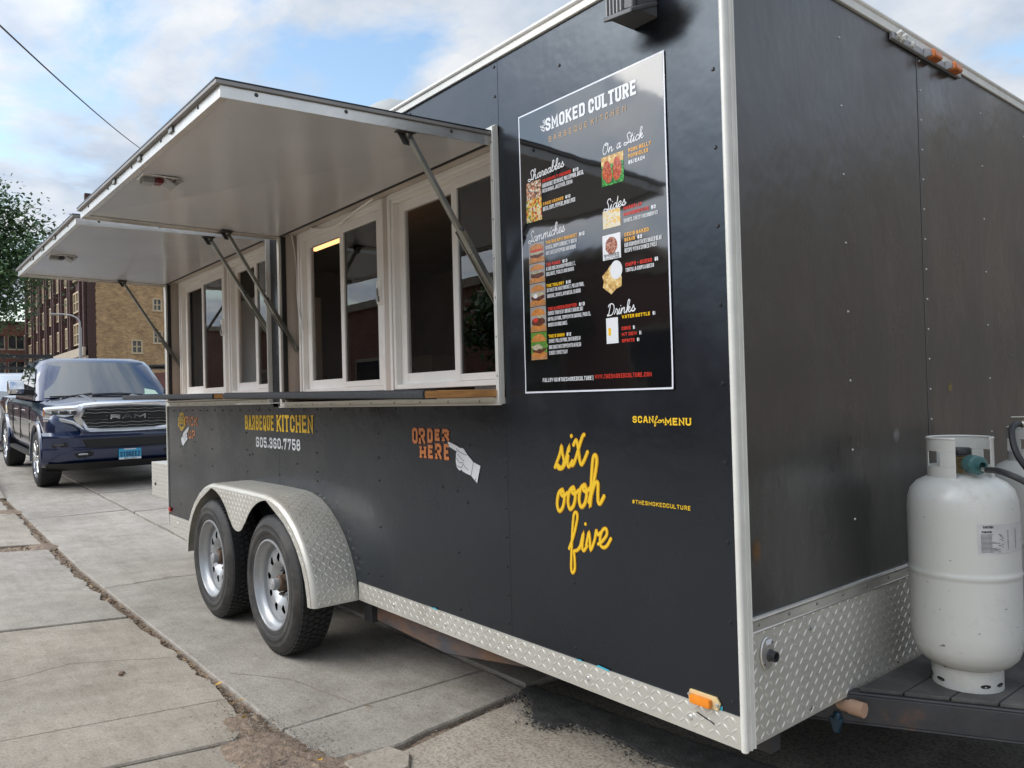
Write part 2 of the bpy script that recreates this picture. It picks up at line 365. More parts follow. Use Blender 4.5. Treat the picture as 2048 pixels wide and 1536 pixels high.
# ------------------------------------------------------------------ stroke lettering
def _c(): return .24, .13
_a, _d = .24, .13
G = {
 'A': (1.0, [[(0,0),(.36,1),(.64,1),(1,0)], [(.17,.3),(.83,.3)]]),
 'B': (.95, [[(0,0),(0,1),(1-_a,1),(.96,1-_d),(.96,.62),(.78,.52),(1,.40),(1,_d),(1-_a,0),(0,0)], [(0,.52),(.76,.52)]]),
 'C': (.92, [[(1,.76),(1,1-_d),(1-_a,1),(_a,1),(0,1-_d),(0,_d),(_a,0),(1-_a,0),(1,_d),(1,.24)]]),
 'D': (.95, [[(0,0),(0,1),(1-_a,1),(1,1-_d),(1,_d),(1-_a,0),(0,0)]]),
 'E': (.85, [[(1,1),(0,1),(0,0),(1,0)], [(0,.51),(.8,.51)]]),
 'F': (.82, [[(1,1),(0,1),(0,0)], [(0,.51),(.8,.51)]]),
 'G': (.95, [[(1,.80),(1,1-_d),(1-_a,1),(_a,1),(0,1-_d),(0,_d),(_a,0),(1-_a,0),(1,_d),(1,.42),(.6,.42)]]),
 'H': (1.0, [[(0,0),(0,1)], [(1,0),(1,1)], [(0,.5),(1,.5)]]),
 'I': (.0, [[(.5,0),(.5,1)]]),
 'J': (.8, [[(1,1),(1,_d),(1-_a,0),(_a,0),(0,_d),(0,.3)]]),
 'K': (1.0, [[(0,0),(0,1)], [(1,1),(.05,.42)], [(.36,.60),(1,0)]]),
 'L': (.8, [[(0,1),(0,0),(1,0)]]),
 'M': (1.25, [[(0,0),(0,1),(.5,.3),(1,1),(1,0)]]),
 'N': (1.0, [[(0,0),(0,1),(1,0),(1,1)]]),
 'O': (.95, [[(.5,0),(1-_a,0),(1,_d),(1,1-_d),(1-_a,1),(_a,1),(0,1-_d),(0,_d),(_a,0),(.5,0)]]),
 'P': (.92, [[(0,0),(0,1),(1-_a,1),(1,1-_d),(1,.57),(1-_a,.44),(0,.44)]]),
 'Q': (.95, [[(.5,0),(1-_a,0),(1,_d),(1,1-_d),(1-_a,1),(_a,1),(0,1-_d),(0,_d),(_a,0),(.5,0)], [(.55,.22),(1.06,-.1)]]),
 'R': (.96, [[(0,0),(0,1),(1-_a,1),(1,1-_d),(1,.60),(1-_a,.47),(0,.47)], [(.5,.47),(1,0)]]),
 'S': (.92, [[(1,.82),(1,1-_d),(1-_a,1),(_a,1),(0,1-_d),(0,.64),(_a,.53),(1-_a,.48),(1,.37),(1,_d),(1-_a,0),(_a,0),(0,_d),(0,.18)]]),
 'T': (.92, [[(0,1),(1,1)], [(.5,1),(.5,0)]]),
 'U': (.95, [[(0,1),(0,_d),(_a,0),(1-_a,0),(1,_d),(1,1)]]),
 'V': (.98, [[(0,1),(.5,0),(1,1)]]),
 'W': (1.35, [[(0,1),(.25,0),(.5,.8),(.75,0),(1,1)]]),
 'X': (1.0, [[(0,0),(1,1)], [(0,1),(1,0)]]),
 'Y': (1.0, [[(0,1),(.5,.45),(1,1)], [(.5,.45),(.5,0)]]),
 'Z': (.88, [[(0,1),(1,1),(0,0),(1,0)]]),
 '0': (.9, [[(.5,0),(1-_a,0),(1,_d),(1,1-_d),(1-_a,1),(_a,1),(0,1-_d),(0,_d),(_a,0),(.5,0)]]),
 '1': (.3, [[(0,.82),(.8,1),(.8,0)]]),
 '2': (.88, [[(0,.72),(0,1-_d),(_a,1),(1-_a,1),(1,1-_d),(1,.62),(0,.12),(0,0),(1,0)]]),
 '3': (.88, [[(0,.81),(0,1-_d),(_a,1),(1-_a,1),(1,1-_d),(1,.62),(.75,.52),(1,.40),(1,_d),(1-_a,0),(_a,0),(0,_d),(0,.19)], [(.4,.52),(.74,.52)]]),
 '4': (.9, [[(.75,0),(.75,1),(0,.3),(1,.3)]]),
 '5': (.88, [[(.95,1),(0,1),(0,.55),(1-_a,.6),(1,.47),(1,_d),(1-_a,0),(_a,0),(0,_d),(0,.18)]]),
 '6': (.9, [[(1,.86),(1,1-_d),(1-_a,1),(_a,1),(0,1-_d),(0,_d),(_a,0),(1-_a,0),(1,_d),(1,.40),(1-_a,.52),(.05,.52)]]),
 '7': (.85, [[(0,.85),(0,1),(1,1),(.35,0)]]),
 '8': (.9, [[(.5,0),(1-_a,0),(1,_d),(1,.42),(.8,.53),(.97,.64),(.97,1-_d),(1-_a,1),(_a,1),(.03,1-_d),(.03,.64),(.2,.53),(0,.42),(0,_d),(_a,0),(.5,0)], [(.2,.53),(.8,.53)]]),
 '9': (.9, [[(0,.24),(0,_d),(_a,0),(1-_a,0),(1,_d),(1,1-_d),(1-_a,1),(_a,1),(0,1-_d),(0,.56),(_a,.45),(.95,.45)]]),
 '.': (.0, [[(.5,0),(.5,.13)]]), ',': (.0, [[(.5,.1),(.3,-.14)]]), '!': (.0, [[(.5,.3),(.5,1)], [(.5,0),(.5,.12)]]),
 ':': (.0, [[(.5,.15),(.5,.3)], [(.5,.65),(.5,.8)]]), '-': (.5, [[(0,.5),(1,.5)]]), '/': (.6, [[(0,-.05),(1,1.05)]]),
 '|': (.0, [[(.5,-.1),(.5,1.1)]]), '(': (.25, [[(1,1.05),(0,.8),(0,.2),(1,-.05)]]), ')': (.25, [[(0,1.05),(1,.8),(1,.2),(0,-.05)]]),
 '&': (1.0, [[(1,.0),(.2,.75),(.3,1),(.6,1),(.65,.75),(0,.3),(.1,0),(.6,0),(1,.45)]]),
 '$': (.75, [[(1,.74),(1,.86),(.76,.95),(.24,.95),(0,.84),(0,.62),(.24,.53),(.76,.48),(1,.38),(1,.16),(.76,.06),(.24,.06),(0,.16),(0,.27)], [(.5,1.08),(.5,-.08)]]),
 '#': (.9, [[(.2,0),(.35,1)], [(.65,0),(.8,1)], [(0,.68),(1,.68)], [(0,.32),(1,.32)]]),
 '@': (1.0, [[(.7,.35),(.35,.3),(.3,.65),(.7,.7),(.7,.3),(1,.35),(1,.85),(.75,1),(.25,1),(0,.85),(0,.15),(.25,0),(.9,0)]]),
 "'": (.0, [[(.5,.75),(.5,1)]]),
}
# cursive monoline: (advance, strokes) x-height .45
CUR = {
 'a': (.50, [[(.40,.36),(.28,.45),(.12,.36),(.07,.14),(.17,.0),(.30,.10),(.40,.36),(.40,.43),(.38,.12),(.44,0),(.56,.12)]]),
 'b': (.46, [[(0,.06),(.16,.42),(.27,.84),(.22,1.0),(.12,.92),(.09,.5),(.10,.08),(.22,0),(.36,.12),(.38,.34),(.30,.42),(.40,.36),(.50,.36)]]),
 'c': (.40, [[(.36,.34),(.28,.45),(.12,.36),(.07,.14),(.17,0),(.30,.02),(.46,.18)]]),
 'd': (.50, [[(.40,.36),(.28,.45),(.12,.36),(.07,.14),(.17,.0),(.30,.10),(.42,.45),(.46,1.0),(.40,.12),(.46,0),(.58,.12)]]),
 'e': (.40, [[(-.02,.10),(.14,.16),(.30,.30),(.28,.44),(.16,.44),(.07,.28),(.08,.08),(.20,0),(.32,.04),(.46,.20)]]),
 'f': (.40, [[(-.04,.10),(.14,.42),(.28,.84),(.24,1.0),(.14,.94),(.09,.5),(.06,-.1),(.06,-.42),(.12,-.52),(.20,-.42),(.18,-.1),(.16,.02),(.30,.04),(.44,.16)]]),
 'h': (.52, [[(0,.06),(.16,.42),(.27,.84),(.22,1.0),(.12,.92),(.08,.4),(.06,0),(.10,.20),(.22,.42),(.33,.42),(.34,.2),(.36,.04),(.44,0),(.58,.14)]]),
 'i': (.24, [[(-.02,.06),(.12,.44),(.08,.12),(.14,0),(.28,.12)], [(.19,.64),(.20,.68)]]),
 'k': (.48, [[(0,.06),(.16,.42),(.27,.84),(.22,1.0),(.12,.92),(.08,.4),(.06,0),(.12,.24),(.28,.42),(.36,.34),(.26,.22),(.16,.22),(.28,.04),(.38,0),(.50,.14)]]),
 'l': (.26, [[(0,.06),(.16,.42),(.27,.84),(.22,1.0),(.12,.92),(.08,.4),(.10,.06),(.18,0),(.32,.14)]]),
 'm': (.78, [[(0,.1),(.10,.44),(.08,.2),(.06,0),(.12,.26),(.24,.44),(.32,.40),(.31,0),(.38,.26),(.50,.44),(.58,.40),(.58,.08),(.66,0),(.80,.14)]]),
 'n': (.54, [[(0,.1),(.10,.44),(.08,.2),(.06,0),(.12,.26),(.26,.44),(.35,.40),(.35,.08),(.43,0),(.58,.14)]]),
 'o': (.44, [[(.26,.45),(.12,.38),(.07,.16),(.16,0),(.30,.06),(.36,.26),(.28,.44),(.22,.36),(.34,.30),(.50,.36)]]),
 'r': (.36, [[(-.02,.06),(.10,.36),(.12,.50),(.24,.40),(.28,.36),(.24,.10),(.30,0),(.42,.14)]]),
 's': (.38, [[(-.04,.04),(.14,.32),(.20,.48),(.24,.34),(.32,.14),(.24,0),(.10,.02),(.06,.10),(.26,.0),(.42,.16)]]),
 't': (.32, [[(-.02,.08),(.14,.44),(.22,.86),(.12,.12),(.18,0),(.34,.14)], [(.04,.58),(.34,.62)]]),
 'v': (.44, [[(-.02,.10),(.08,.42),(.12,.30),(.16,.0),(.30,.22),(.36,.44),(.42,.34),(.52,.38)]]),
 'x': (.60, [[(-.04,.04),(.06,.02),(.16,.16),(.36,.56),(.46,.62)], [(.04,.44),(.14,.54),(.22,.40),(.32,.06),(.42,.0),(.60,.24)]]),
 'S': (.60, [[(.62,.80),(.54,.98),(.38,.98),(.28,.80),(.38,.56),(.46,.30),(.36,.06),(.16,.0),(.0,.10),(.06,.24),(.30,.16),(.52,.10),(.66,.16)]]),
 'D': (.72, [[(.22,.98),(.16,.4),(.10,.04),(.0,.06),(.04,.14),(.20,.04),(.44,.06),(.62,.36),(.58,.78),(.36,.98),(.10,.92),(.02,.76)]]),
 'O': (.70, [[(.40,.98),(.18,.86),(.08,.46),(.18,.06),(.40,.02),(.58,.30),(.60,.70),(.46,.96),(.30,.92),(.36,.78),(.66,.82)]]),
 ' ': (.34, []),
}
def catmull(p, k=5):
    out = []
    n = len(p)
    if n < 3: return list(p)
    for i in range(n-1):
        p0, p1, p2, p3 = p[max(i-1,0)], p[i], p[i+1], p[min(i+2,n-1)]
        for j in range(k):
            t = j/k; t2, t3 = t*t, t*t*t
            out.append(tuple(.5*((2*b)+(-a+c)*t+(2*a-5*b+4*c-d)*t2+(-a+3*b-3*c+d)*t3) for a,b,c,d in zip(p0,p1,p2,p3)))
    out.append(p[-1]); return out
def ribbon(mb, pts, t, fmap, h0, dh=0.0, mi=0, cap=False):
    n = len(pts); closed = n > 3 and abs(pts[0][0]-pts[-1][0])+abs(pts[0][1]-pts[-1][1]) < 1e-7
    P = [Vector(p) for p in pts]
    if closed: P = P[:-1]; n -= 1
    Lf, Rt = [], []
    for i in range(n):
        if closed: a, b = P[i-1], P[(i+1) % n]
        else: a, b = P[max(i-1,0)], P[min(i+1,n-1)]
        d1 = (P[i]-a); d2 = (b-P[i])
        d1 = d1.normalized() if d1.length > 1e-9 else d2.normalized()
        d2 = d2.normalized() if d2.length > 1e-9 else d1
        m = d1 + d2
        if m.length < .3: m = d1.copy()
        m.normalize(); nr = Vector((-m.y, m.x)); k = 1.0/max(.55, abs(m.dot(d1)))
        Lf.append(P[i] + nr*t/2*k); Rt.append(P[i] - nr*t/2*k)
    if cap and not closed:
        e = (P[0]-P[1]).normalized()*t*.3; f = (P[-1]-P[-2]).normalized()*t*.3
        Lf.insert(0, Lf[0]*.6+Rt[0]*.4+e); Rt.insert(0, Rt[0]*.6+Lf[1]*.4+e)
        Lf.append(Lf[-1]*.6+Rt[-1]*.4+f); Rt.append(Rt[-1]*.6+Lf[-2]*.4+f); n += 2
    vs_ = []
    for i in range(n): vs_ += [fmap(Lf[i].x, Lf[i].y, h0+dh*i), fmap(Rt[i].x, Rt[i].y, h0+dh*i)]
    fs = [(2*i, 2*i+1, 2*i+3, 2*i+2) for i in range(n-1)]
    if closed: fs.append((2*n-2, 2*n-1, 1, 0))
    mb.add(vs_, fs, mi)
def block_text(mb, txt, x0, x1, z0, ht, fmap, tk=.16, gap=.42, serif=False, mi=0, h0=0.0, warp=None, only_t=None):
    """fits txt between x0 and x1; tk = stroke/height"""
    t = tk*ht; te = only_t or t
    rel = 0; tot_t = 0
    for i, ch in enumerate(txt):
        if ch == ' ': rel += .55; continue
        rel += G[ch][0]; tot_t += t
        if i < len(txt)-1: rel += gap
    cw = (x1-x0-tot_t)/max(rel, .01)
    x = x0; k = 0
    for i, ch in enumerate(txt):
        if ch == ' ': x += .55*cw; continue
        gw, strokes = G[ch]
        W_ = gw*cw
        for st in strokes:
            pp = [(x+t/2+(p[0]*W_ if gw > 0 else (p[0]-.5)*t*.8), z0+t/2+p[1]*(ht-t)) for p in st]
            # keep stroke ends at full height
            if pp[0] != pp[-1]:
                for e, nb in ((0,1),(-1,-2)):
                    d = Vector((pp[e][0]-pp[nb][0], pp[e][1]-pp[nb][1])); d.normalize()
                    pp[e] = (pp[e][0]+d.x*t/2*.98, pp[e][1]+d.y*t/2*.98)
            fm = fmap if warp is None else (lambda u, v, h: fmap(*warp(u, v), h))
            ribbon(mb, pp, te, fm, h0+k*3e-5, 0, mi); k += 1
            if serif:
                for e, nb in ((0,1),(-1,-2)):
                    p, q = pp[e], pp[nb]
                    if abs(p[0]-q[0]) < t*.9 and (abs(p[1]-z0) < t*.3 or abs(p[1]-z0-ht) < t*.3) and st[0] != st[-1]:
                        up = abs(p[1]-z0-ht) < t*.3
                        zz_ = z0+ht-t*.26 if up else z0+t*.26
                        ribbon(mb, [(p[0]-t*.82, zz_), (p[0]+t*.82, zz_)], t*.52+(te-t), fm, h0+k*3e-5, 0, mi); k += 1
        x += W_ + t + gap*cw
def cursive_text(mb, txt, x0, x1, z0, ht, fmap, tk=.07, slant=.25, mi=0, h0=0.0, rot=0.0, only_t=None):
    tot = sum(CUR[c][0] for c in txt); sx = (x1-x0)/tot; x = 0; k = 0
    ca, sa = math.cos(rot), math.sin(rot)
    for ch in txt:
        adv, strokes = CUR[ch]
        for st in strokes:
            pp = catmull(st, 5)
            q = []
            for a, b in pp:
                u = (x+a)*sx + b*ht*slant; v = b*ht
                q.append((x0+u*ca-v*sa, z0+u*sa+v*ca))
            ribbon(mb, q, only_t or tk*ht, fmap, h0+k*2e-5, 2e-6, mi, cap=True); k += 1
        x += adv

# ------------------------------------------------------------------ ground
def G_(x, y):
    z = .05 + .03*max(0.0, -x-6.0) if x > -60 else .05+.03*54
    if y < -.57 and x > -60: z += .08*min(1.45, -.57-y)
    return z
def strct(o): o["kind"] = "structure"; return o
# base soil sheet, reaching the horizon
mb = MB()
xs = [-900,-300,-60,-30,-16,-12,-9,-7.5,-6,-4.5,-3,-1.5,0,3,8,40,300,900]; ys = [-900,-200,-60,-20,-6,-2.02,-.57,.45,3.6,8,17,60,300,900]
mb.add([(x,y,G_(max(x,-59),y)-.085) for x in xs for y in ys], [(i*len(ys)+j,(i+1)*len(ys)+j,(i+1)*len(ys)+j+1,i*len(ys)+j+1) for i in range(len(xs)-1) for j in range(len(ys)-1)])
ground = strct(build(mb, "ground", M['soil']))

def edge_pts(a, b, amp, seed, step=.035):
    a, b = Vector(a), Vector(b); n = max(1, int((b-a).length/step)); d = (b-a).normalized(); nr = Vector((-d.y, d.x)); out = []
    for i in range(n):
        t = i/n; p = a.lerp(b, t); f = min(1, 6*min(t, 1-t)+.0)
        s_ = mnoise.noise((p.x*3.1+seed, p.y*3.1, seed))*.65 + mnoise.noise((p.x*11+seed, p.y*11, seed+3))*.4 + mnoise.noise((p.x*34+seed, p.y*34, seed+9))*.22
        out.append(p + nr*s_*amp*f)
    return out
def slab(parent, corners, amps, material, seed, lift=0.0, tilt=0.0, step=.035, zf=None):
    """one cast slab: outline with worn edges, rounded arris, 80 mm deep"""
    zf = zf or G_
    pts = []
    for i in range(len(corners)): pts += edge_pts(corners[i], corners[(i+1) % len(corners)], amps[i], seed+i*7.3, step)
    n = len(pts); cen = sum(pts, Vector((0,0)))/n
    ins = []
    for i in range(n):
        d = (pts[(i+1) % n]-pts[i-1]).normalized(); nr = Vector((-d.y, d.x))
        ins.append(pts[i]+nr*.006)
    xr = [c[0] for c in corners]; x0 = min(xr); xw = max(max(xr)-x0, .01)
    def z(p): return zf(p.x, p.y) + lift + tilt*(p.x-x0)/xw
    bm = bmesh.new()
    top = [bm.verts.new((p.x, p.y, z(p))) for p in ins]
    mid = [bm.verts.new((p.x, p.y, z(p)-.007)) for p in pts]
    bot = [bm.verts.new((p.x, p.y, z(p)-.08)) for p in pts]
    for i in range(n):
        j = (i+1) % n
        bm.faces.new((mid[i], mid[j], top[j], top[i])); bm.faces.new((bot[i], bot[j], mid[j], mid[i]))
    ed = [bm.edges.get((top[i], top[(i+1) % n])) for i in range(n)]
    bmesh.ops.triangle_fill(bm, edges=ed, use_beauty=True)
    bmesh.ops.recalc_face_normals(bm, faces=bm.faces)
    me = bpy.data.meshes.new("concrete_slab"); bm.to_mesh(me); bm.free(); me.materials.append(material)
    o = bpy.data.objects.new("concrete_slab", me); link(o); o.parent = parent
    return o
road = bpy.data.objects.new("road", None); link(road); strct(road)
sidewalk = bpy.data.objects.new("sidewalk", None); link(sidewalk); strct(sidewalk)
# gutter pan between the sidewalk joint and the lane
R_ = lambda x0,x1,y0,y1: [(x0,y0),(x1,y0),(x1,y1),(x0,y1)]
slab(road, [(-1.79,-.565),(-1.42,-.56),(-1.36,-.30),(-1.40,.0),(-1.44,.425),(-1.77,.44)], [.006,.02,.02,.015,.012,.006], M['conc2'], 3.0, .004)
slab(road, [(-5.06,-.566),(-1.805,-.566),(-1.785,.44),(-5.02,.44)], [.005,.010,.006,.012], M['conc2'], 5.0)
slab(road, [(-8.9,-.566),(-5.067,-.566),(-5.027,.44),(-8.85,.44)], [.005,.012,.012,.012], M['conc'], 9.0)
slab(road, R_(-12.6,-8.91,-.566,.44), [.005,.006,.012,.006], M['conc2'], 11.0)
slab(road, R_(-17,-12.61,-.566,.44), [.005,.006,.012,.006], M['conc'], 13.0, step=.08)
slab(road, R_(-24,-17.01,-.566,.44), [.005,.006,.012,.006], M['conc2'], 14.0, step=.15)
slab(road, R_(-60,-24.01,-.566,.44), [.005,.006,.012,.006], M['conc'], 15.0, step=.5)
# lane slabs
slab(road, R_(-4.7,-1.50,.475,3.9), [.02,.012,.01,.01], M['conc2'], 21.0, step=.06)
slab(road, R_(-8.66,-4.715,.475,3.9), [.02,.01,.01,.012], M['conc'], 23.0, step=.05)
slab(road, [(-10.6,.47),(-8.70,.475),(-8.70,3.9),(-10.6,3.9)], [.02,.02,.01,.02], M['conc2'], 25.0, step=.06)
slab(road, R_(-14.6,-10.66,.47,3.9), [.02,.02,.01,.01], M['conc'], 27.0, step=.08)
slab(road, R_(-19,-14.62,.47,3.9), [.01,.01,.01,.01], M['conc2'], 29.0, step=.2)
slab(road, R_(-60,-19.02,.47,3.9), [.01,.01,.01,.01], M['conc'], 30.0, step=.5)
slab(road, R_(-60,-1.5,3.92,15), [.0,.0,.0,.0], M['conc2'], 31.0, step=2)
# aggregate paving and asphalt by the front of the trailer
slab(road, [(-1.33,-.55),(3.6,-.56),(3.6,.62),(-.36,.50),(-.80,.46),(-1.08,.42),(-1.40,.43),(-1.36,.02),(-1.31,-.30)], [.004,.0,.01,.03,.03,.02,.02,.012,.015], M['agg'], 35.0, -.002)
mb = MB(); mb.box(-1.47, 40, .40, 15, -.06, .028); a_ = build(mb, "asphalt_lane", M['asph'], road)
# tar poured into the seam, a ragged raised strip
def blob(parent, name, outline, z0, material, amp, seed, hgt=.008, step=.03):
    pts = []
    for i in range(len(outline)): pts += edge_pts(outline[i], outline[(i+1) % len(outline)], amp, seed+i*3.7, step)
    n = len(pts); bm = bmesh.new(); rings = []
    cen = sum(pts, Vector((0,0)))/n
    for k, (ins, h) in enumerate(((0,0),(.015,hgt*.75),(.05,hgt))):
        rr = []
        for i in range(n):
            d = (pts[(i+1) % n]-pts[i-1]).normalized(); nr = Vector((-d.y, d.x)); p = pts[i]+nr*ins*.5
            rr.append(bm.verts.new((p.x, p.y, z0(p.x,p.y)+h)))
        rings.append(rr)
    for a, b in zip(rings, rings[1:]):
        for i in range(n): bm.faces.new((a[i], a[(i+1) % n], b[(i+1) % n], b[i]))
    bmesh.ops.triangle_fill(bm, edges=[bm.edges.get((rings[-1][i], rings[-1][(i+1) % n])) for i in range(n)], use_beauty=True)
    bmesh.ops.recalc_face_normals(bm, faces=bm.faces)
    me = bpy.data.meshes.new(name); bm.to_mesh(me); bm.free(); me.materials.append(material)
    o = bpy.data.objects.new(name, me); link(o); o.parent = parent; return o
blob(road, "tar_patch", [(-1.46,.40),(-1.33,.36),(-1.17,.24),(-1.08,.25),(-1.02,.33),(-.85,.36),(-.6,.33),(-.36,.40),(.3,.50),(.9,.58),(.9,.74),(.2,.68),(-.4,.60),(-.85,.55),(-1.2,.52),(-1.46,.50)], lambda x,y: .05, M['tar'], .03, 4.4)
# sidewalk / apron
slab(sidewalk, [(-1.80,-2.6),(3.6,-2.6),(3.6,-.60),(-1.0,-.60),(-1.30,-.74),(-1.78,-.72)], [.0,.0,.01,.03,.03,.012], M['conc3'], 41.0, .0)
slab(sidewalk, [(-2.27,-2.6),(-1.825,-2.6),(-1.80,-.76),(-1.90,-.68),(-2.27,-.63)], [.0,.006,.02,.03,.002], M['conc3'], 43.0, .003)
slab(sidewalk, R_(-4.04,-2.278,-2.6,-.628), [.0,.002,.06,.008], M['conc3'], 45.0)
slab(sidewalk, [(-7.02,-2.6),(-4.075,-2.6),(-4.085,-.63),(-6.95,-.65)], [.0,.012,.06,.03], M['conc'], 47.0)
slab(sidewalk, [(-9.6,-2.6),(-7.2,-2.6),(-7.27,-.66),(-9.5,-.63)], [.0,.03,.05,.03], M['conc3'], 49.0)
slab(sidewalk, [(-12.2,-2.6),(-9.72,-2.6),(-9.68,-.66),(-12.2,-.62)], [.0,.03,.04,.01], M['conc'], 51.0)
slab(sidewalk, R_(-60,-12.22,-2.6,-.80), [.0,.01,.02,.01], M['conc3'], 53.0, .10, step=.3)
slab(sidewalk, R_(-60,12,-9,-2.615), [.0,.01,.0,.01], M['conc3'], 55.0, 0, step=1)
mb = MB()
kb = []
for x in (-10.9,-11.6,-12.4,-14,-20,-40,-60):
    f = min(1, max(0, (-10.9-x)/1.5)); z = G_(x, 0); kb.append([(x,-.57,z-.05),(x,-.575,z+.005+.13*f),(x,-.60,z+.012+.14*f),(x,-.79,z+.012+.14*f),(x,-.80,z-.05)])
mb.loft(kb, False); strct(build(mb, "kerb", M['conc3']))

def crack(pts, wd, seed):
    mbk = MB(); q = []
    for i in range(len(pts)-1):
        a, b = Vector(pts[i]), Vector(pts[i+1]); n = max(2,int((b-a).length/.03))
        for k in range(n):
            p = a.lerp(b, k/n); q.append((p.x+.012*mnoise.noise((p.x*9+seed,p.y*9,1))+.006*mnoise.noise((p.x*31+seed,p.y*31,2)), p.y+.012*mnoise.noise((p.x*9,p.y*9+seed,5))+.006*mnoise.noise((p.x*31,p.y*31+seed,7))))
    q.append(pts[-1]); ribbon(mbk, q, wd, lambda u,v,h: (u,v,G_(u,v)+.0012), 0)
    o = build(mbk, "hairline_crack", M['soil'], road if pts[0][1] > -.57 else sidewalk, smooth=False, recalc=False)
crack([(-5.05,-.52),(-5.09,-.1),(-4.98,.1),(-5.03,.43)], .006, 1.0)
crack([(-3.1,-2.2),(-2.95,-1.6),(-3.2,-1.1),(-3.05,-.66)], .0035, 2.0)
crack([(-5.9,-1.9),(-5.4,-1.5),(-5.2,-.9)], .004, 3.0)
crack([(-2.62,-.5),(-2.3,-.30),(-1.84,-.22)], .0035, 4.0)
crack([(-7.6,-.5),(-7.0,-.2),(-6.9,.4)], .005, 5.0)
# debris in the joints: leaf litter, grit and soil heaps (uncountable)
mb = MB()
rs = random.Random(3)
def heap(cx, cy, r, h, n=26, sx=1.0, mi=0):
    vs_ = [(cx, cy, G_(cx,cy)-.01+h)]; fs = []
    for k in range(1, 5):
        for j in range(n):
            a = 2*PI*j/n; rr = r*k/4*(1+.35*mnoise.noise((math.cos(a)*1.7+cx*9, math.sin(a)*1.7+cy*9, k*.1)))
            x, y = cx+rr*math.cos(a)*sx, cy+rr*math.sin(a)
            vs_.append((x, y, G_(x,y)-.012+h*(1-(k/4)**2)*(1+.4*mnoise.noise((x*40,y*40,1)))))
    for j in range(n): fs.append((0, 1+j, 1+(j+1) % n))
    for k in range(3):
        for j in range(n): a = 1+k*n+j; b = 1+k*n+(j+1) % n; fs.append((a, a+n, b+n, b))
    mb.add(vs_, fs, mi)
rsh = random.Random(12)
for q in range(46): heap(-1.48+rsh.gauss(0,.20), -.665+rsh.gauss(0,.055), rsh.uniform(.015,.05), rsh.uniform(.008,.022), 12, rsh.uniform(.9,1.6))
heap(-1.62,-.70,.20,.035,30,1.2); heap(-1.42,-.62,.15,.03,30,1.5); heap(-1.28,-.60,.17,.025,30,1.4); heap(-1.22,-.72,.13,.02,26,1.5); heap(-1.95,-.68,.10,.025,24,1.6); heap(-1.36,-.46,.07,.02,24,1.3)
heap(-7.12,-.66,.14,.03,24,1.4); heap(-9.6,-.68,.16,.03,24,1.4)
def fillstrip(x0, x1, y0, y1, n, m):
    vs_ = []
    for i in range(n+1):
        for j in range(m+1):
            x = x0+(x1-x0)*i/n; y = y0+(y1-y0)*j/m; vs_.append((x, y, G_(x,y)-.020+.010*mnoise.noise((x*14,y*14,2))+.006*mnoise.noise((x*45,y*45,4))))
    mb.add(vs_, [(i*(m+1)+j,(i+1)*(m+1)+j,(i+1)*(m+1)+j+1,i*(m+1)+j+1) for i in range(n) for j in range(m)])
fillstrip(-12.2,-1.0,-.74,-.567,400,8); fillstrip(-1.50,-1.30,-.62,.45,10,50); fillstrip(-7.3,-6.9,-2.6,-.74,16,60); fillstrip(-9.8,-9.4,-2.6,-.74,16,60)
soil = build(mb, "soil_heap", M['soil']); soil["kind"] = "stuff"
mb = MB()
def leaf(x, y, z, s, mi, r=rs):
    a = r.uniform(0, 2*PI); t = Vector((math.cos(a), math.sin(a), r.uniform(-.35,.35))); nr = Vector((r.uniform(-.5,.5), r.uniform(-.5,.5), 1)).normalized(); b = nr.cross(t).normalized(); c = Vector((x,y,z))
    mb.add([c-t*s, c+b*s*.45, c+t*s, c-b*s*.45+nr*s*.25], [(0,1,2,3)], mi)
def grit(x, y, z, s, mi, r=rs):
    p = [Vector((r.uniform(-1,1), r.uniform(-1,1), r.uniform(-.2,.9))).normalized()*s*r.uniform(.7,1.2) for _ in range(6)]
    c = Vector((x,y,z)); mb.add([c+q for q in p], [(0,1,2),(0,2,3),(0,3,4),(0,4,1),(5,2,1),(5,3,2),(5,4,3),(5,1,4)], mi)
for i in range(1500):
    x = -1.3-rs.random()**1.25*10.5; dens = .5+.5*mnoise.noise((x*1.7,2,3))
    if rs.random() > dens+.25: continue
    y = -.585-abs(rs.gauss(0,.022)); z = G_(x,y)-.028+rs.uniform(0,.02)
    if rs.random() < .62: leaf(x,y,z,rs.uniform(.006,.019),rs.choice((0,0,1,1,3)))
    else: grit(x,y,z,rs.uniform(.003,.009),3)
for i in range(420):
    yy = -.62-rs.random()**1.3*1.3; xx = (-7.11 if i % 2 else -9.62)+rs.gauss(0,.05); leaf(xx,yy,G_(xx,yy)-.03+rs.uniform(0,.025),rs.uniform(.008,.022),rs.choice((0,1,1,3)))
for i in range(160):
    yy = -.62-rs.random()*.9; xx = -4.06+rs.gauss(0,.008); leaf(xx,yy,G_(xx,yy)-.02+rs.uniform(0,.012),rs.uniform(.006,.014),rs.choice((0,1,3)))
for i in range(4200):
    x, y = -1.5+rs.gauss(0,.27), -.65+rs.gauss(0,.085); grit(x,y,G_(x,y)-.004+rs.uniform(0,.020),rs.uniform(.0012,.0055),rs.choice((0,3,3,4)))
for i in range(500):
    t_ = rs.random(); x, y = -1.40+.02*rs.gauss(0,1)-.03*t_, -.42+.84*t_; grit(x,y,.02+rs.uniform(0,.025),rs.uniform(.002,.008),rs.choice((0,3,3)))
for i in range(420):
    x, y = rs.uniform(-9,-1.4), rs.uniform(-2.2,.3); grit(x,y,G_(x,y)+.002,rs.uniform(.0012,.0035),rs.choice((0,3,3)))
for (x,y) in ((-2.47,-.60),(-1.98,-.66),(-1.42,-.585),(-2.2,-.59),(-1.77,-.2)): leaf(x,y,G_(x,y)+.012,.020,2)
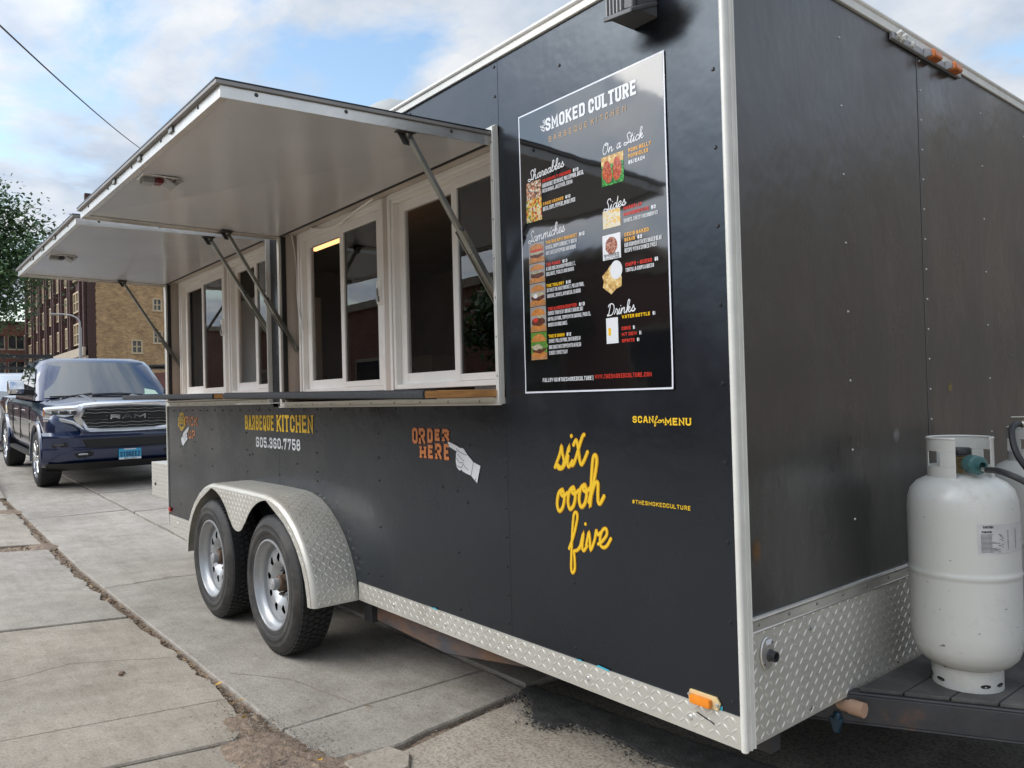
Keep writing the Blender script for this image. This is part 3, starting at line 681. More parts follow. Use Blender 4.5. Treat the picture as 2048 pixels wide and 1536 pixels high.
for i in range(60): leaf(rs.uniform(-9,-1.5), rs.uniform(-1.9,.1), .0, .01, 0) if False else None
for i in range(2600):
    x = -1.3-rs.random()**1.2*10.5; y = -.60-abs(rs.gauss(0,.030))*(.6+.8*mnoise.noise((x*2.1,5,3))); z = G_(x,y)-.016+rs.uniform(0,.014)
    if rs.random() < .5: leaf(x,y,z,rs.uniform(.006,.017),rs.choice((0,0,1,4)))
    else: grit(x,y,z,rs.uniform(.002,.007),rs.choice((3,4,4)))
to_ = [(-1.46,.40),(-1.33,.36),(-1.17,.24),(-1.08,.25),(-1.02,.33),(-.85,.36),(-.6,.33),(-.36,.40),(.3,.50),(.9,.58)]
for i in range(3800):
    k = rs.randrange(len(to_)-1); f = rs.random(); x = to_[k][0]*(1-f)+to_[k+1][0]*f+rs.gauss(0,.02); y = to_[k][1]*(1-f)+to_[k+1][1]*f+rs.gauss(.015,.038); grit(x,y,.049+rs.uniform(0,.004),rs.uniform(.0015,.0062),rs.choice((5,5,5,3)))
litter = build(mb, "leaf_litter", [M['leaf_dry'],M['leaf_dry2'],M['leaf_yel'],M['pebble'],M['soil'],M['tar']] if True else [M['leaf_dry'],M['leaf_dry2'],M['leaf_yel'],M['pebble'],M['soil']], smooth=False, recalc=False); litter["kind"] = "stuff"
mb = MB()
mb.dome((-2.9,-.925,G_(-2.9,-.925)-.004),(0,0,1),.020,.020,9); mb.dome((-2.87,-.935,G_(-2.87,-.935)-.004),(.3,0,1),.013,.022,8)
for v_i,p in enumerate(mb.v): mb.v[v_i] = (p[0]+.006*mnoise.noise((p[0]*90,p[1]*90,1)), p[1]+.006*mnoise.noise((p[0]*90,p[1]*90,5)), p[2])
tag(build(mb, "clod", M['soil']), "small dark clod lying alone on the pale sidewalk slab", "clod")
mb = MB()
pc = [(-1.36,-.52),(-1.18,-.53),(-1.16,-.36),(-1.25,-.30),(-1.36,-.33)]
mb.prism(pc, lambda u,v: (u,v,.062), lambda u,v: (u,v,.04)); tag(build(mb, "broken_slab_piece", M['conc3'], bevel=.006), "pale broken concrete piece beside the soil heap at the slab corner", "broken concrete")

# ------------------------------------------------------------------ food trailer
TL, TW, ZB, ZT = 5.46, 2.44, .40, 2.69
T = thing("food_trailer", "black food concession trailer with two raised serving hatches parked along the gutter", "food trailer", (-2.7, 1.22, .05))
# side skin, sheet by sheet (gaps are the seams)
def skin(x0, x1, z0, z1, name="side_panel"):
    mb = MB(); mb.box(x0, x1, 0, .03, z0, z1); return build(mb, name, M['black'], T, bevel=.0012)
skin(-1.0, -.005, .484, 2.662)
skin(-3.155, -1.0008, .484, 1.352); skin(-3.155, -1.0008, 2.40, 2.662); skin(-3.23, -3.085, 1.352, 2.40)
skin(-5.45, -3.1558, .484, 1.375); skin(-5.45, -3.1558, 2.415, 2.662); skin(-5.452, -5.405, 1.375, 2.415)
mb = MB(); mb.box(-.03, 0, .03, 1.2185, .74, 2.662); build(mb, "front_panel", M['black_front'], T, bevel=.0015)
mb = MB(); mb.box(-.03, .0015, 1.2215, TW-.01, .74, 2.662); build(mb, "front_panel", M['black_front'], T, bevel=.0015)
mb = MB(); mb.box(-5.45, -5.42, .032, TW-.03, .45, 2.66); build(mb, "rear_panel", M['black'], T)
mb = MB(); mb.box(-5.45, -.03, TW-.03, TW, .40, 2.66); build(mb, "far_side_panel", M['black'], T)
mb = MB(); mb.box(-5.45, -.01, .01, TW-.01, 2.664, 2.684); build(mb, "roof_skin", M['white_alu'], T)
mb = MB(); mb.box(-5.42, -.04, .035, TW-.035, .42, .46); build(mb, "floor", M['dark'], T)
mb = MB()
mb.box(-5.41,-.045,TW-.06,TW-.04,.46,2.6); mb.box(-.06,-.04,.2,TW-.07,.46,2.6); mb.box(-5.41,-5.39,.2,TW-.07,.46,2.6); mb.box(-5.38,-.07,.2,TW-.07,2.58,2.60)
mb.box(-1.0,-.07,.034,.05,.48,2.58); mb.box(-5.38,-1.02,.034,.05,.48,1.33); mb.box(-5.38,-1.02,.034,.05,2.43,2.58)
build(mb, "interior_lining", M['dark'], T)
mb = MB(); mb.box(-3.6,-1.2,TW-.75,TW-.10,1.25,1.30); mb.box(-3.4,-2.9,TW-.5,TW-.1,1.30,1.62); mb.box(-2.0,-1.55,1.75,1.79,1.32,1.66); mb.box(-4.9,-4.3,TW-.6,TW-.1,.9,1.75); build(mb, "kitchen_counter", M['int_panel'], T, bevel=.004)
mb = MB(); mb.box(-2.62,-2.20,1.05,1.07,1.30,1.72); build(mb, "white_board", M['pvc'], T, bevel=.003)
for zsh in (1.72, 2.02):
    mb = MB(); mb.box(-3.9,-1.1,TW-.38,TW-.06,zsh,zsh+.025); build(mb, "wall_shelf", M['alu'], T)
    for q in range(11):
        mb = MB(); xq = -3.75+q*.25+random.uniform(-.05,.05); hq = random.uniform(.10,.22); rq = random.uniform(.035,.06); mb.lathe([(0,0),(rq,0),(rq,hq*.8),(rq*.5,hq),(0,hq)], 12, (xq,TW-.22,zsh+.026)); build(mb, "jar", random.choice((M['pvc'],M['int_panel'],M['plywood'],M['red_lens'])), T)
mb = MB(); mb.box(-5.36,-4.75,.55,1.05,.47,2.25); build(mb, "pane_brightener", M['pvc'], T, bevel=.01)  # white box added inside to make the far panes look paler
mb = MB(); mb.box(-1.9,-1.25,1.35,1.75,.47,1.36); build(mb, "fridge", M['alu'], T, bevel=.01)
mb = MB(); mb.box(-3.75,-2.78,.50,.54,2.425,2.47); build(mb, "strip_lamp", mat("lit_strip_lamp", (.9,.5,.2), .5, emit=(1,.50,.19), estr=3.0), T)
mb = MB(); mb.tube([(-2.05,1.5,2.55),(-2.05,1.48,2.0),(-2.0,1.42,1.85),(-1.92,1.4,1.7),(-1.9,1.4,1.32)], .07, 12); build(mb, "exhaust_duct", M['pvc'], T)
# trim
mb = MB()
for x0,x1,y0,y1 in ((-.008,.008,-.008,0),(.0,.010,-.008,.036),(.006,.0135,.012,.018),(.006,.013,.031,.036)): mb.box(x0,x1,y0,y1,ZB-.003,2.70)
mb.tube([(.003,-.004,ZB-.004),(.003,-.004,2.70)], .0105, 10)
build(mb, "corner_trim", M['white_alu'], T, bevel=.0015)
mb = MB(); mb.box(-5.462,-5.448,-.010,.03,ZB,2.68); build(mb, "corner_trim", M['white_alu'], T, bevel=.0015)
mb = MB(); mb.box(-5.46,-.009,-.010,.02,2.650,2.690); mb.tube([(-5.46,-.006,2.686),(-.01,-.006,2.686)], .012, 8); build(mb, "roof_trim", M['white_alu'], T, bevel=.002)
mb = MB(); mb.box(-.02,.010,.037,TW,2.650,2.692); mb.tube([(.004,.05,2.688),(.004,TW,2.688)], .012, 8); build(mb, "roof_trim", M['white_alu'], T, bevel=.002)
# lower diamond plate along the side
def treads_on(mb, u0, u1, v0, v1, pitch, fm, tm, nrm, ln=.026, wd=.0075, jitter=0.0, skip=None):
    i = 0; u = u0+pitch*.5
    while u < u1:
        v = v0+pitch*.5; j = 0
        while v < v1:
            if not (skip and skip(u, v)):
                s_ = 1 if (i+j) % 2 else -1
                mb.tread(fm(u, v), tm(u, v, s_), nrm(u, v), ln, wd)
            v += pitch; j += 1
        u += pitch; i += 1
def skirt(x0, x1):
    mb = MB(); mb.box(x0, x1, -.004, .0, ZB, .486); mb.box(x0, x1, -.004, .030, ZB-.003, ZB)
    p = build(mb, "skirt_plate", M['alu_plate'], T)
    mb = MB(); treads_on(mb, x0+.004, x1-.004, ZB+.005, .484, .0262, lambda u,v: (u,-.0041,v), lambda u,v,s_: (1,0,s_*.9), lambda u,v: (0,-1,0), .028, .008)
    t = build(mb, "raised_tread", M['alu_bright'], p, ang=20); t["kind"] = "stuff"
    mb = MB()
    x = x1-.17
    while x > x0+.03: mb.dome((x,-.004,.437),(0,-1,0),.009,.006,8); x -= .42
    s_ = build(mb, "screw", M['alu'], p); 
skirt(-2.195, -.009); skirt(-5.447, -4.20)
mb = MB(); mb.box(0,.004,.037,TW-.01,ZB,.712)
pl = build(mb, "stone_guard_plate", M['alu_plate'], T)
mb = MB(); treads_on(mb, .040, TW-.02, ZB+.004, .71, .0262, lambda u,v: (.0041,u,v), lambda u,v,s_: (0,1,s_*.9), lambda u,v: (1,0,0), .028, .0075, skip=lambda u,v: ((u-.108)**2/.05**2+(v-.64)**2/.062**2) < 1)
t = build(mb, "raised_tread", M['alu_bright'], pl, ang=20); t["kind"] = "stuff"
mb = MB(); mb.box(0,.007,.037,TW-.01,.704,.742); mb.tube([(.006,.037,.744),(.006,TW-.01,.744)],.0075,8); mb.tube([(.005,.037,.708),(.005,TW-.01,.708)],.004,6)
gr = build(mb, "guard_rail", M['alu'], T)
mb = MB()
for k in range(16): mb.dome((.007,.07+k*.155,.727),(1,0,0),.006,.004,7)
for (y,z) in ((.33,.425),(.34,.66),(.9,.43),(1.6,.43),(1.35,.67)): mb.dome((.004,y,z),(1,0,0),.008,.005,8)
build(mb, "screw", M['steel'], gr)
# rivets on the skin (dark on the side, bright on the front)
mb = MB()
def rv(x, z, r=.0065): mb.dome((x,-.0002,z),(0,-1,0),r,.005,7)
z = .52
while z < 2.6: rv(-.036,z); z += .22
for xx,zs in ((-.66,(.522,.742,.96,1.18)),(-1.02,(.53,.636,.742,.852,.96,1.08,1.235)),(-1.333,(.52,.75,1.0,1.19)),(-1.972,(.55,.78,1.0,1.107,1.22)),(-2.644,(.95,1.0,1.103,1.22)),(-3.16,(.95,1.1,1.28)),(-3.68,(.94,1.08,1.19)),(-4.36,(.94,1.06,1.2)),(-4.75,(1.0,1.1)),(-5.12,(.6,.9,1.05,1.2)),(-5.43,(.55,.66,.77,.88,.99,1.1,1.21,1.32)),(-.66,(2.51,)),(-1.02,(2.517,2.63)),(-1.62,(2.63,)),(-2.3,(2.63,))):
    for zz_ in zs: rv(xx,zz_)
x = -1.15
while x > -5.4:
    if not -3.2 < x < -3.1: rv(x, 1.335)
    x -= .165
for xx,zz_ in ((-3.58,1.055),(-3.63,1.05),(-1.263,.959),(-1.44,1.01),(-2.9,1.03),(-1.24,1.19),(-2.2,.6),(-2.1,.54)): rv(xx,zz_)
o = build(mb, "rivet", M['dark_gap'] if False else mat("black_painted_rivet",(.018,.018,.02),.3), T); o["kind"] = "stuff"
mb = MB()
z = .80
while z < 2.62: mb.dome((.0015,1.243,z),(1,0,0),.0048,.004,8); z += .113
for yy in (.643,1.83,2.35):
    z = .95
    while z < 2.6: mb.dome((.0015 if yy > 1.2 else 0,yy,z),(1,0,0),.0046,.004,8); z += .226
o = build(mb, "rivet", mat("bright_rivet",(.50,.50,.49),.35,.6), T); o["kind"] = "stuff"
# dark smudge under the side vent, scuffs worn on the front skin (thin films)
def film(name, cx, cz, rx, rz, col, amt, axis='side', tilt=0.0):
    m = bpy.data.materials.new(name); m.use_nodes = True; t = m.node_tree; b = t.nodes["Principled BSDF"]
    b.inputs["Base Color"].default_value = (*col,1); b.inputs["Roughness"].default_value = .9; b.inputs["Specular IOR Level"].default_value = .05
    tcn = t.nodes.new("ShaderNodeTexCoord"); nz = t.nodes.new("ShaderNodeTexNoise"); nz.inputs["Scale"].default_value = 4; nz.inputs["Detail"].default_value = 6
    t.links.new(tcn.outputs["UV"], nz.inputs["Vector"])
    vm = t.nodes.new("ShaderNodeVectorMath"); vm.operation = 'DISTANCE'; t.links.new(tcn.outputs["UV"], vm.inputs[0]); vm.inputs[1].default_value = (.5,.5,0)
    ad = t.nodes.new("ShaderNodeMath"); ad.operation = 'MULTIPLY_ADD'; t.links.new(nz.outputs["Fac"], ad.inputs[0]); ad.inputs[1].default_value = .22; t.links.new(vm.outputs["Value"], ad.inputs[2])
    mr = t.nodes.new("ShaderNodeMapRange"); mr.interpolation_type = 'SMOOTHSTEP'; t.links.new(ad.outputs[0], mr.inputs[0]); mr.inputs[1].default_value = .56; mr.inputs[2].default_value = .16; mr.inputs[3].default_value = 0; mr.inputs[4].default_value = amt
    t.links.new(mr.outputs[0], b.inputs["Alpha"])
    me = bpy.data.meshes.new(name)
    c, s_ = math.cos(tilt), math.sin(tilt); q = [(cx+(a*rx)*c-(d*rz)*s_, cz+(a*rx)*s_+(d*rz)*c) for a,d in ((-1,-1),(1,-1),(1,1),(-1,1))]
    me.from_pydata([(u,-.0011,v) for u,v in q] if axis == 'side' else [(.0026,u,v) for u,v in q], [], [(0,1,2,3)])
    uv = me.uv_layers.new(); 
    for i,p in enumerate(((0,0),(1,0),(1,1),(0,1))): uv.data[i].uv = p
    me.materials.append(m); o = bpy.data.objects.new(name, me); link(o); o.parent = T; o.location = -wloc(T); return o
film("dark_smudge", -.195, 2.462, .17, .085, (.012,.012,.013), .93, tilt=.10)
film("scuff_mark", .08+.0, .93, .035, .05, (.22,.12,.05), .55, 'front')
film("scuff_mark", 1.42, 1.37, .03, .03, (.35,.26,.10), .7, 'front')
film("scuff_mark", .95, 1.21, .04, .035, (.45,.44,.42), .35, 'front')

# serving hatches
def hatch(x0, x1, z0, z1, dz, far=False):
    # aluminium angle frame round the opening
    mb = MB()
    w_ = .024
    mb.box(x1-.004, x1+w_, -.020, 0, z0-.034, z1+.03); mb.box(x0-w_, x0+.004, -.014, 0, z0-.034, z1+.03)
    mb.box(x0-w_+.002, x1+w_-.002, -.012, 0, z0-.036, z0-.012); mb.box(x0-w_+.002, x1+w_-.002, -.022, -.012, z0-.040, z0-.034)
    mb.box(x0-w_+.002, x1+w_-.002, -.012, 0, z1+.006, z1+.034); mb.box(x1+w_-.006, x1+w_, -.028, -.02, z0-.03, z1+.025)
    fr = build(mb, "hatch_frame", M['white_alu'], T, bevel=.001)
    mb = MB()
    for k in range(7): mb.dome((x1+.010,-.020,z0+.07+k*(z1-z0-.1)/6),(0,-1,0),.0055,.005,7)
    x = x1-.12
    while x > x0: mb.dome((x,-.012,z0-.024),(0,-1,0),.0045,.004,7); x -= .215
    build(mb, "screw", M['steel'], fr)
    # reveal boards
    mb = MB()
    mb.box(x0, x0+.014, .0, .125, z0, z1); mb.box(x1-.014, x1, .0, .125, z0, z1); mb.box(x0+.015, x1-.015, .0, .125, z1-.014, z1); mb.box(x0+.015, x1-.015, .0, .125, z0-.012, z0+.002)
    mb.box(x0+.015, x0+.062, .098, .124, z0, z1-.015); mb.box(x0+.015, x1-.015, .098, .124, z1-.045, z1-.015)
    build(mb, "reveal_board", M['wood_white'], T, bevel=.001)
    mb = MB(); mb.box(x0+.0145, x0+.026, -.006, .02, z0+.02, z1-.03); mb.box(x0+.0145, x1-.0145, -.008, .012, z1-.02, z1-.001); build(mb, "rubber_gasket", M['dark_gap'], T)
hatch(-3.07, -1.03, 1.388, 2.372, 0)
hatch(-5.40, -3.253, 1.410, 2.392, .02, True)
def slider(x0, x1, z0, z1, split, y=.11):
    """two-light sliding window: frame, left dark screen sash, right glazed sash"""
    mb = MB(); f = .030
    mb.box(x0,x0+f,y-.03,y+.03,z0,z1); mb.box(x1-f,x1,y-.03,y+.03,z0,z1); mb.box(x0+f,x1-f,y-.03,y+.03,z0,z0+f*.8); mb.box(x0+f,x1-f,y-.03,y+.03,z1-f,z1)
    mb.box(x0-.012,x0+.010,y-.038,y-.031,z0-.01,z1+.01); mb.box(x1-.010,x1+.012,y-.038,y-.031,z0-.01,z1+.01); mb.box(x0+.011,x1-.011,y-.038,y-.031,z1-.012,z1+.012)
    o = build(mb, "service_window", M['pvc'], T, bevel=.0025)
    def sash(a, b, yy, lowrail, stile, nm):
        m2 = MB(); m2.box(a,a+stile,yy-.012,yy+.012,z0+.025,z1-.031); m2.box(b-stile,b,yy-.012,yy+.012,z0+.025,z1-.031)
        m2.box(a+stile,b-stile,yy-.012,yy+.012,z0+.025,z0+.025+lowrail); m2.box(a+stile,b-stile,yy-.012,yy+.012,z1-.031-.045,z1-.031)
        return build(m2, nm, M['pvc'], o, bevel=.002)
    sash(x0+f, split+.02, y+.012, .050, .052, "sliding_sash")
    sash(split-.012, x1-f, y-.014, .030, .040, "fixed_sash")
    m2 = MB(); m2.box(x0+f+.052, split-.032, y+.010, y+.013, z0+.075, z1-.076)
    scr = build(m2, "insect_screen", M_SCR, o)
    m2 = MB(); m2.box(split+.028, x1-f-.04, y-.016, y-.012, z0+.055, z1-.076)
    build(m2, "window_pane", M['glass'], o)
    m2 = MB(); m2.box(split+.028, x1-f-.04, y+.022, y+.03, z1-.155, z1-.135); m2.box(split+.034, split+.046, y+.02, y+.03, z0+.06, z1-.08); build(m2, "inner_track", M['pvc'], o)
    return o
def screenmat():
    m = bpy.data.materials.new("insect_screen_mesh"); m.use_nodes = True; t = m.node_tree; b = t.nodes["Principled BSDF"]
    b.inputs["Base Color"].default_value = (.02,.02,.02,1); b.inputs["Roughness"].default_value = .6; b.inputs["Specular IOR Level"].default_value = .2; b.inputs["Alpha"].default_value = .15; return m
M_SCR = screenmat()
slider(-2.995, -2.025, 1.425, 2.345, -2.478)
slider(-1.955, -1.040, 1.425, 2.345, -1.435)
slider(-5.33, -4.27, 1.445, 2.365, -4.78)
slider(-4.18, -3.27, 1.445, 2.365, -3.70)
mb = MB(); mb.box(-2.022,-1.958,.075,.125,1.39,2.355); mb.box(-4.266,-4.184,.075,.125,1.41,2.375); build(mb, "mullion_board", M['wood_white'], T, bevel=.002)
for (x,z) in ((-2.045,1.90),(-4.29,1.92)):
    mb = MB(); mb.box(x-.018,x+.018,.060,.082,z-.055,z+.06); l_ = build(mb, "window_latch", M['pvc'], T, bevel=.002)
    mb = MB(); mb.tube([(x-.004,.057,z-.045),(x-.004,.055,z+.02)],.0045,6); mb.box(x-.010,x+.010,.052,.061,z-.045,z-.02); build(mb, "bolt", M['steel'], l_)
# loose cable across the top of the windows
mb = MB(); cp = catmull([(-3.045,.06,2.36),(-3.052,.085,2.20),(-3.0,.07,1.95),(-2.94,.068,1.79)], 6)
mb.tube(cp,.005,6); mb.tube(catmull([(-2.80,.066,2.355),(-2.62,.05,2.315),(-2.45,.05,2.305),(-2.25,.05,2.335),(-2.06,.05,2.36)],6),.006,6); build(mb, "cable", M['pvc'], T)

# counter shelves with taped edge
def shelf(x0, x1, zc0, zc1, y0):
    mb = MB(); h = .013
    mb.hexa([(x0,y0+.004,zc0-h),(x1,y0+.004,zc1-h),(x1,.07,zc1-h),(x0,.07,zc0-h),(x0,y0+.004,zc0+h),(x1,y0+.004,zc1+h),(x1,.07,zc1+h),(x0,.07,zc0+h)])
    s_ = build(mb, "counter_shelf", M['plywood'], T, bevel=.001)
    mb = MB(); e = .017
    mb.loft([[(x,y0-.004,z-e*.7),(x,y0-.006,z),(x,y0-.004,z+e*.7),(x,y0+.006,z+e),(x,y0+.055,z+e),(x,y0+.055,z+h+.0005),(x,y0+.006,z+h+.0005),(x,y0+.0035,z),(x,y0+.006,z-h-.0005),(x,y0+.055,z-h-.0005),(x,y0+.055,z-e),(x,y0+.006,z-e)] for x,z in ((x0-.002,zc0),(x1+.001,zc1))], True, 0, True)
    build(mb, "edge_tape", M['tape'], s_)
    mb = MB(); mb.box(x0+.02,x1-.02,y0+.058,.066,min(zc0,zc1)-h-.006,min(zc0,zc1)-h-.0015); build(mb, "underside_board", M['pvc'], s_)
shelf(-3.07, -1.03, 1.424, 1.394, -.345)
shelf(-5.40, -3.252, 1.448, 1.424, -.345)

# raised hatch doors
def awning(x0, x1, zh, drop0, drop1):
    """zh underside height at hinge, drop at outer near / far corner"""
    def zt(x, y): f = (x-x0)/(x1-x0); return zh - (drop0*f + drop1*(1-f))*(-y/1.03)
    def bx(mb, xa, xb, ya, yb, lo, hi, mi=0):
        mb.hexa([(xa,ya,zt(xa,ya)+lo),(xb,ya,zt(xb,ya)+lo),(xb,yb,zt(xb,yb)+lo),(xa,yb,zt(xa,yb)+lo),(xa,ya,zt(xa,ya)+hi),(xb,ya,zt(xb,ya)+hi),(xb,yb,zt(xb,yb)+hi),(xa,yb,zt(xa,yb)+hi)], mi)
    mb = MB(); bx(mb, x0+.006, x1-.006, -1.0125, -.012, .006, .0255); a = build(mb, "hatch_door", M['aw_under'], T)
    mb = MB(); bx(mb, x0-.010, x1+.010, -1.046, -.006, .0385, .0425); build(mb, "outer_skin", M['black'], a)
    mb = MB(); bx(mb, x1-.02, x1+.009, -1.044, -.006, .026, .0383); bx(mb, x0-.009, x0+.02, -1.044, -.006, .026, .0383); bx(mb, x0+.021, x1-.021, -1.0445, -1.015, .026, .0383); build(mb, "drip_lip", M['lip'], a, bevel=.001)
    mb = MB(); bx(mb, x0, x0+.005, -1.03, -.012, -.012, .0255); bx(mb, x1-.005, x1, -1.03, -.012, -.012, .0255); bx(mb, x0+.005, x1-.005, -1.03, -1.0245, -.012, .0255)
    bx(mb, x0+.0055, x0+.030, -1.024, -.012, -.002, .0055); bx(mb, x1-.030, x1-.0055, -1.024, -.012, -.002, .0055); bx(mb, x0+.031, x1-.031, -1.024, -.998, -.002, .0055)
    build(mb, "edge_frame", M['alu'], a, bevel=.0008)
    mb = MB()
    for yy in (-.20,-.62,-.92): mb.dome((x1,yy,zt(x1,yy)+.014),(1,0,0),.007,.004,7); mb.dome((x0,yy,zt(x0,yy)+.014),(-1,0,0),.007,.004,7)
    for k in range(5): xx = x0+.2+k*(x1-x0-.4)/4; mb.dome((xx,-1.03,zt(xx,-1.03)+.014),(0,-1,0),.007,.004,7)
    build(mb, "screw", M['dark_steel'], a)
    # weather clips on the lip
    mb = MB()
    for k in range(3): xx = x0+.75+k*.42; mb.box(xx-.02,xx+.02,-1.038,-1.0305,zt(xx,-1.03)+.006,zt(xx,-1.03)+.027)
    build(mb, "lip_clip", M['steel'], a, bevel=.002)
    # rubber / hinge line at the wall
    mb = MB(); mb.tube([(x0,-.004,zh+.012),(x1,-.004,zh+.012)],.012,8); build(mb, "hinge", M['dark_gap'], a)
    # paddle latch
    cx, cy = (x0+x1)/2-.09, -.905; zl = zt(cx, cy)+.006
    mb = MB(); mb.box(cx-.055,cx+.055,cy-.075,cy+.065,zl-.006,zl); l_ = build(mb, "paddle_latch", M['alu'], a, bevel=.002)
    mb = MB(); mb.box(cx-.038,cx+.02,cy-.066,cy-.02,zl-.028,zl-.006); mb.hexa([(cx-.045,cy+.010,zl-.006),(cx+.045,cy+.010,zl-.006),(cx+.045,cy+.055,zl-.034),(cx-.045,cy+.055,zl-.034),(cx-.045,cy+.018,zl-.004),(cx+.045,cy+.018,zl-.004),(cx+.045,cy+.062,zl-.028),(cx-.045,cy+.062,zl-.028)]); mb.box(cx-.045,cx+.045,cy+.055,cy+.085,zl-.012,zl-.006); build(mb, "handle", M['grey_plastic'], l_, bevel=.002)
    mb = MB(); mb.box(cx-.025,cx+.03,cy-.018,cy+.012,zl-.026,zl-.006); build(mb, "release_tab", M['red_dark'] if x1 > -2 else M['dark_steel'], l_, bevel=.004)
    return a
awN = awning(-3.10, -1.026, 2.342, .045, .0)
awF = awning(-5.43, -3.238, 2.362, .022, -.008)
def strut(p0, p1, par, split=.55):
    p0, p1 = Vector(p0), Vector(p1); pm = p0.lerp(p1, split); d = (p1-p0).normalized()
    mb = MB(); mb.bar(p0, pm+d*.10, .020, .020, (1,0,0)); s_ = build(mb, "support_strut", M['steel'], par, bevel=.003)
    mb = MB(); mb.bar(pm, p1, .010, .034, (1,0,0)); mb.bar(pm+Vector((.017,0,0)), p1+Vector((.017,0,0)), .024, .004, (1,0,0)); mb.bar(pm-Vector((.017,0,0)), p1-Vector((.017,0,0)), .024, .004, (1,0,0)); build(mb, "strut_channel", M['steel'], s_, bevel=.0015)
    mb = MB(); mb.box(p0.x-.024,p0.x+.024,p0.y-.035,p0.y+.03,p0.z-.002,p0.z+.004); mb.hexa([(p0.x-.016,p0.y-.03,p0.z-.002),(p0.x-.012,p0.y-.03,p0.z-.002),(p0.x-.012,p0.y+.03,p0.z-.002),(p0.x-.016,p0.y+.03,p0.z-.002),(p0.x-.016,p0.y-.005,p0.z-.04),(p0.x-.012,p0.y-.005,p0.z-.04),(p0.x-.012,p0.y+.02,p0.z-.04),(p0.x-.016,p0.y+.02,p0.z-.04)]); mb.dome((p0.x+.011,p0.y+.006,p0.z-.02),(1,0,0),.008,.006,8); mb.dome(pm+Vector((.02,0,0)),(1,0,0),.009,.007,8); build(mb, "mount_tab", M['dark_steel'], s_)
strut((-1.058,-.37,2.320), (-1.050,.02,1.735), awN); strut((-3.06,-.315,2.338), (-3.045,.075,1.680), awN)
strut((-3.300,-.335,2.348), (-3.275,.02,1.775), awF); strut((-5.345,-.345,2.362), (-5.375,.085,1.690), awF)

# fender over the twin axle
HX = (-2.735, -3.69); HZ = .415
fp = [(-2.205,.393),(-2.212,.45),(-2.235,.53),(-2.275,.61),(-2.335,.69),(-2.41,.757),(-2.50,.815),(-2.60,.858),(-2.70,.882),(-2.80,.890),(-3.0,.892),(-3.20,.893)]
fp = fp + [(-6.40-x, z) for x, z in fp[-2::-1]]
def foff(d):
    o = []
    for i, p in enumerate(fp):
        a, b = Vector(fp[max(i-1,0)]), Vector(fp[min(i+1,len(fp)-1)]); t = (b-a).normalized(); nr = Vector((t.y, -t.x))
        if i in (0, len(fp)-1): nr = Vector((-1 if i == 0 else 1, 0))
        # inward = towards the hub side
        if nr.dot(Vector((-3.20,.45))-Vector(p)) < 0: nr = -nr
        q = Vector(p)+nr*d; o.append((q.x, q.y))
    return o
mb = MB()
prof = [(0.0,0.0),(-.214,0.0),(-.226,.003),(-.235,.010),(-.240,.022)]
rings = [[(x,y,z) for x,z in foff(d)] for y,d in prof]
mb.loft(rings, False)
mb.loft([[(x,y,z) for x,z in foff(d)] for y,d in ((-.236,.026),(-.02,.006))], False)
fen = build(mb, "fender", M['alu_plate'], T, recalc=False, ang=60)
out_ = foff(.022)
RI = .446
def arc(hx, a, b, n): return [(hx+RI*math.cos(a+(b-a)*i/n), HZ+RI*math.sin(a+(b-a)*i/n)) for i in range(n+1)]
half = foff(.058)[:8] + arc(HX[0], 1.62, 2.42, 12) + [(-3.098,.690),(-3.125,.665),(-3.16,.650)]
inn = half + [(-3.20,.645)] + [(-6.40-x, z) for x, z in half[::-1]]
bm = bmesh.new()
loop = [bm.verts.new((x,-.240,z)) for x,z in out_] + [bm.verts.new((x,-.240,z)) for x,z in inn[::-1]]
es = [bm.edges.new((loop[i], loop[(i+1) % len(loop)])) for i in range(len(loop))]
bmesh.ops.triangle_fill(bm, edges=es, use_beauty=True)
bmesh.ops.solidify(bm, geom=bm.faces[:], thickness=.003)
me = bpy.data.meshes.new("fender_face"); bm.to_mesh(me); bm.free(); me.materials.append(M['alu_plate'])
o = bpy.data.objects.new("fender_face", me); link(o); o.parent = fen
# treads on fender
cum = [0]
for i in range(1, len(fp)): cum.append(cum[-1]+(Vector(fp[i])-Vector(fp[i-1])).length)
def fat(s_):
    for i in range(1, len(fp)):
        if s_ <= cum[i]: f = (s_-cum[i-1])/(cum[i]-cum[i-1]); a, b = Vector(fp[i-1]), Vector(fp[i]); t = (b-a).normalized(); p = a.lerp(b, f); return p, t
    return Vector(fp[-1]), (Vector(fp[-1])-Vector(fp[-2])).normalized()
mb = MB()
def _fm(u, v): p, t = fat(u); return (p.x, -v, p.y)
def _tm(u, v, s_): p, t = fat(u); return (t.x, s_*.9, t.y)
def _nm(u, v):
    p, t = fat(u); n_ = Vector((t.y, -t.x)); 
    if n_.dot(Vector((-3.20,.45))-p) > 0: n_ = -n_
    return (n_.x, 0, n_.y)
treads_on(mb, .006, cum[-1]-.006, .006, .222, .0265, _fm, _tm, _nm, .027, .0078)
from bisect import bisect
def inpoly(x, z, poly):
    c = False; n = len(poly)
    for i in range(n):
        (x1,y1),(x2,y2) = poly[i], poly[i-1]
        if (y1 > z) != (y2 > z) and x < (x2-x1)*(z-y1)/(y2-y1)+x1: c = not c
    return c
facepoly = out_ + inn[::-1]
def _in(u, v): return all(inpoly(u+a, v+b, facepoly) for a,b in ((.012,0),(-.012,0),(0,.012),(0,-.012)))
treads_on(mb, -4.2, -2.2, .39, .89, .0265, lambda u,v: (u,-.2432,v), lambda u,v,s_: (1,0,s_*.9), lambda u,v: (0,-1,0), .027, .0078, skip=lambda u,v: not _in(u,v))
t = build(mb, "raised_tread", M['alu_bright'], fen, ang=20); t["kind"] = "stuff"
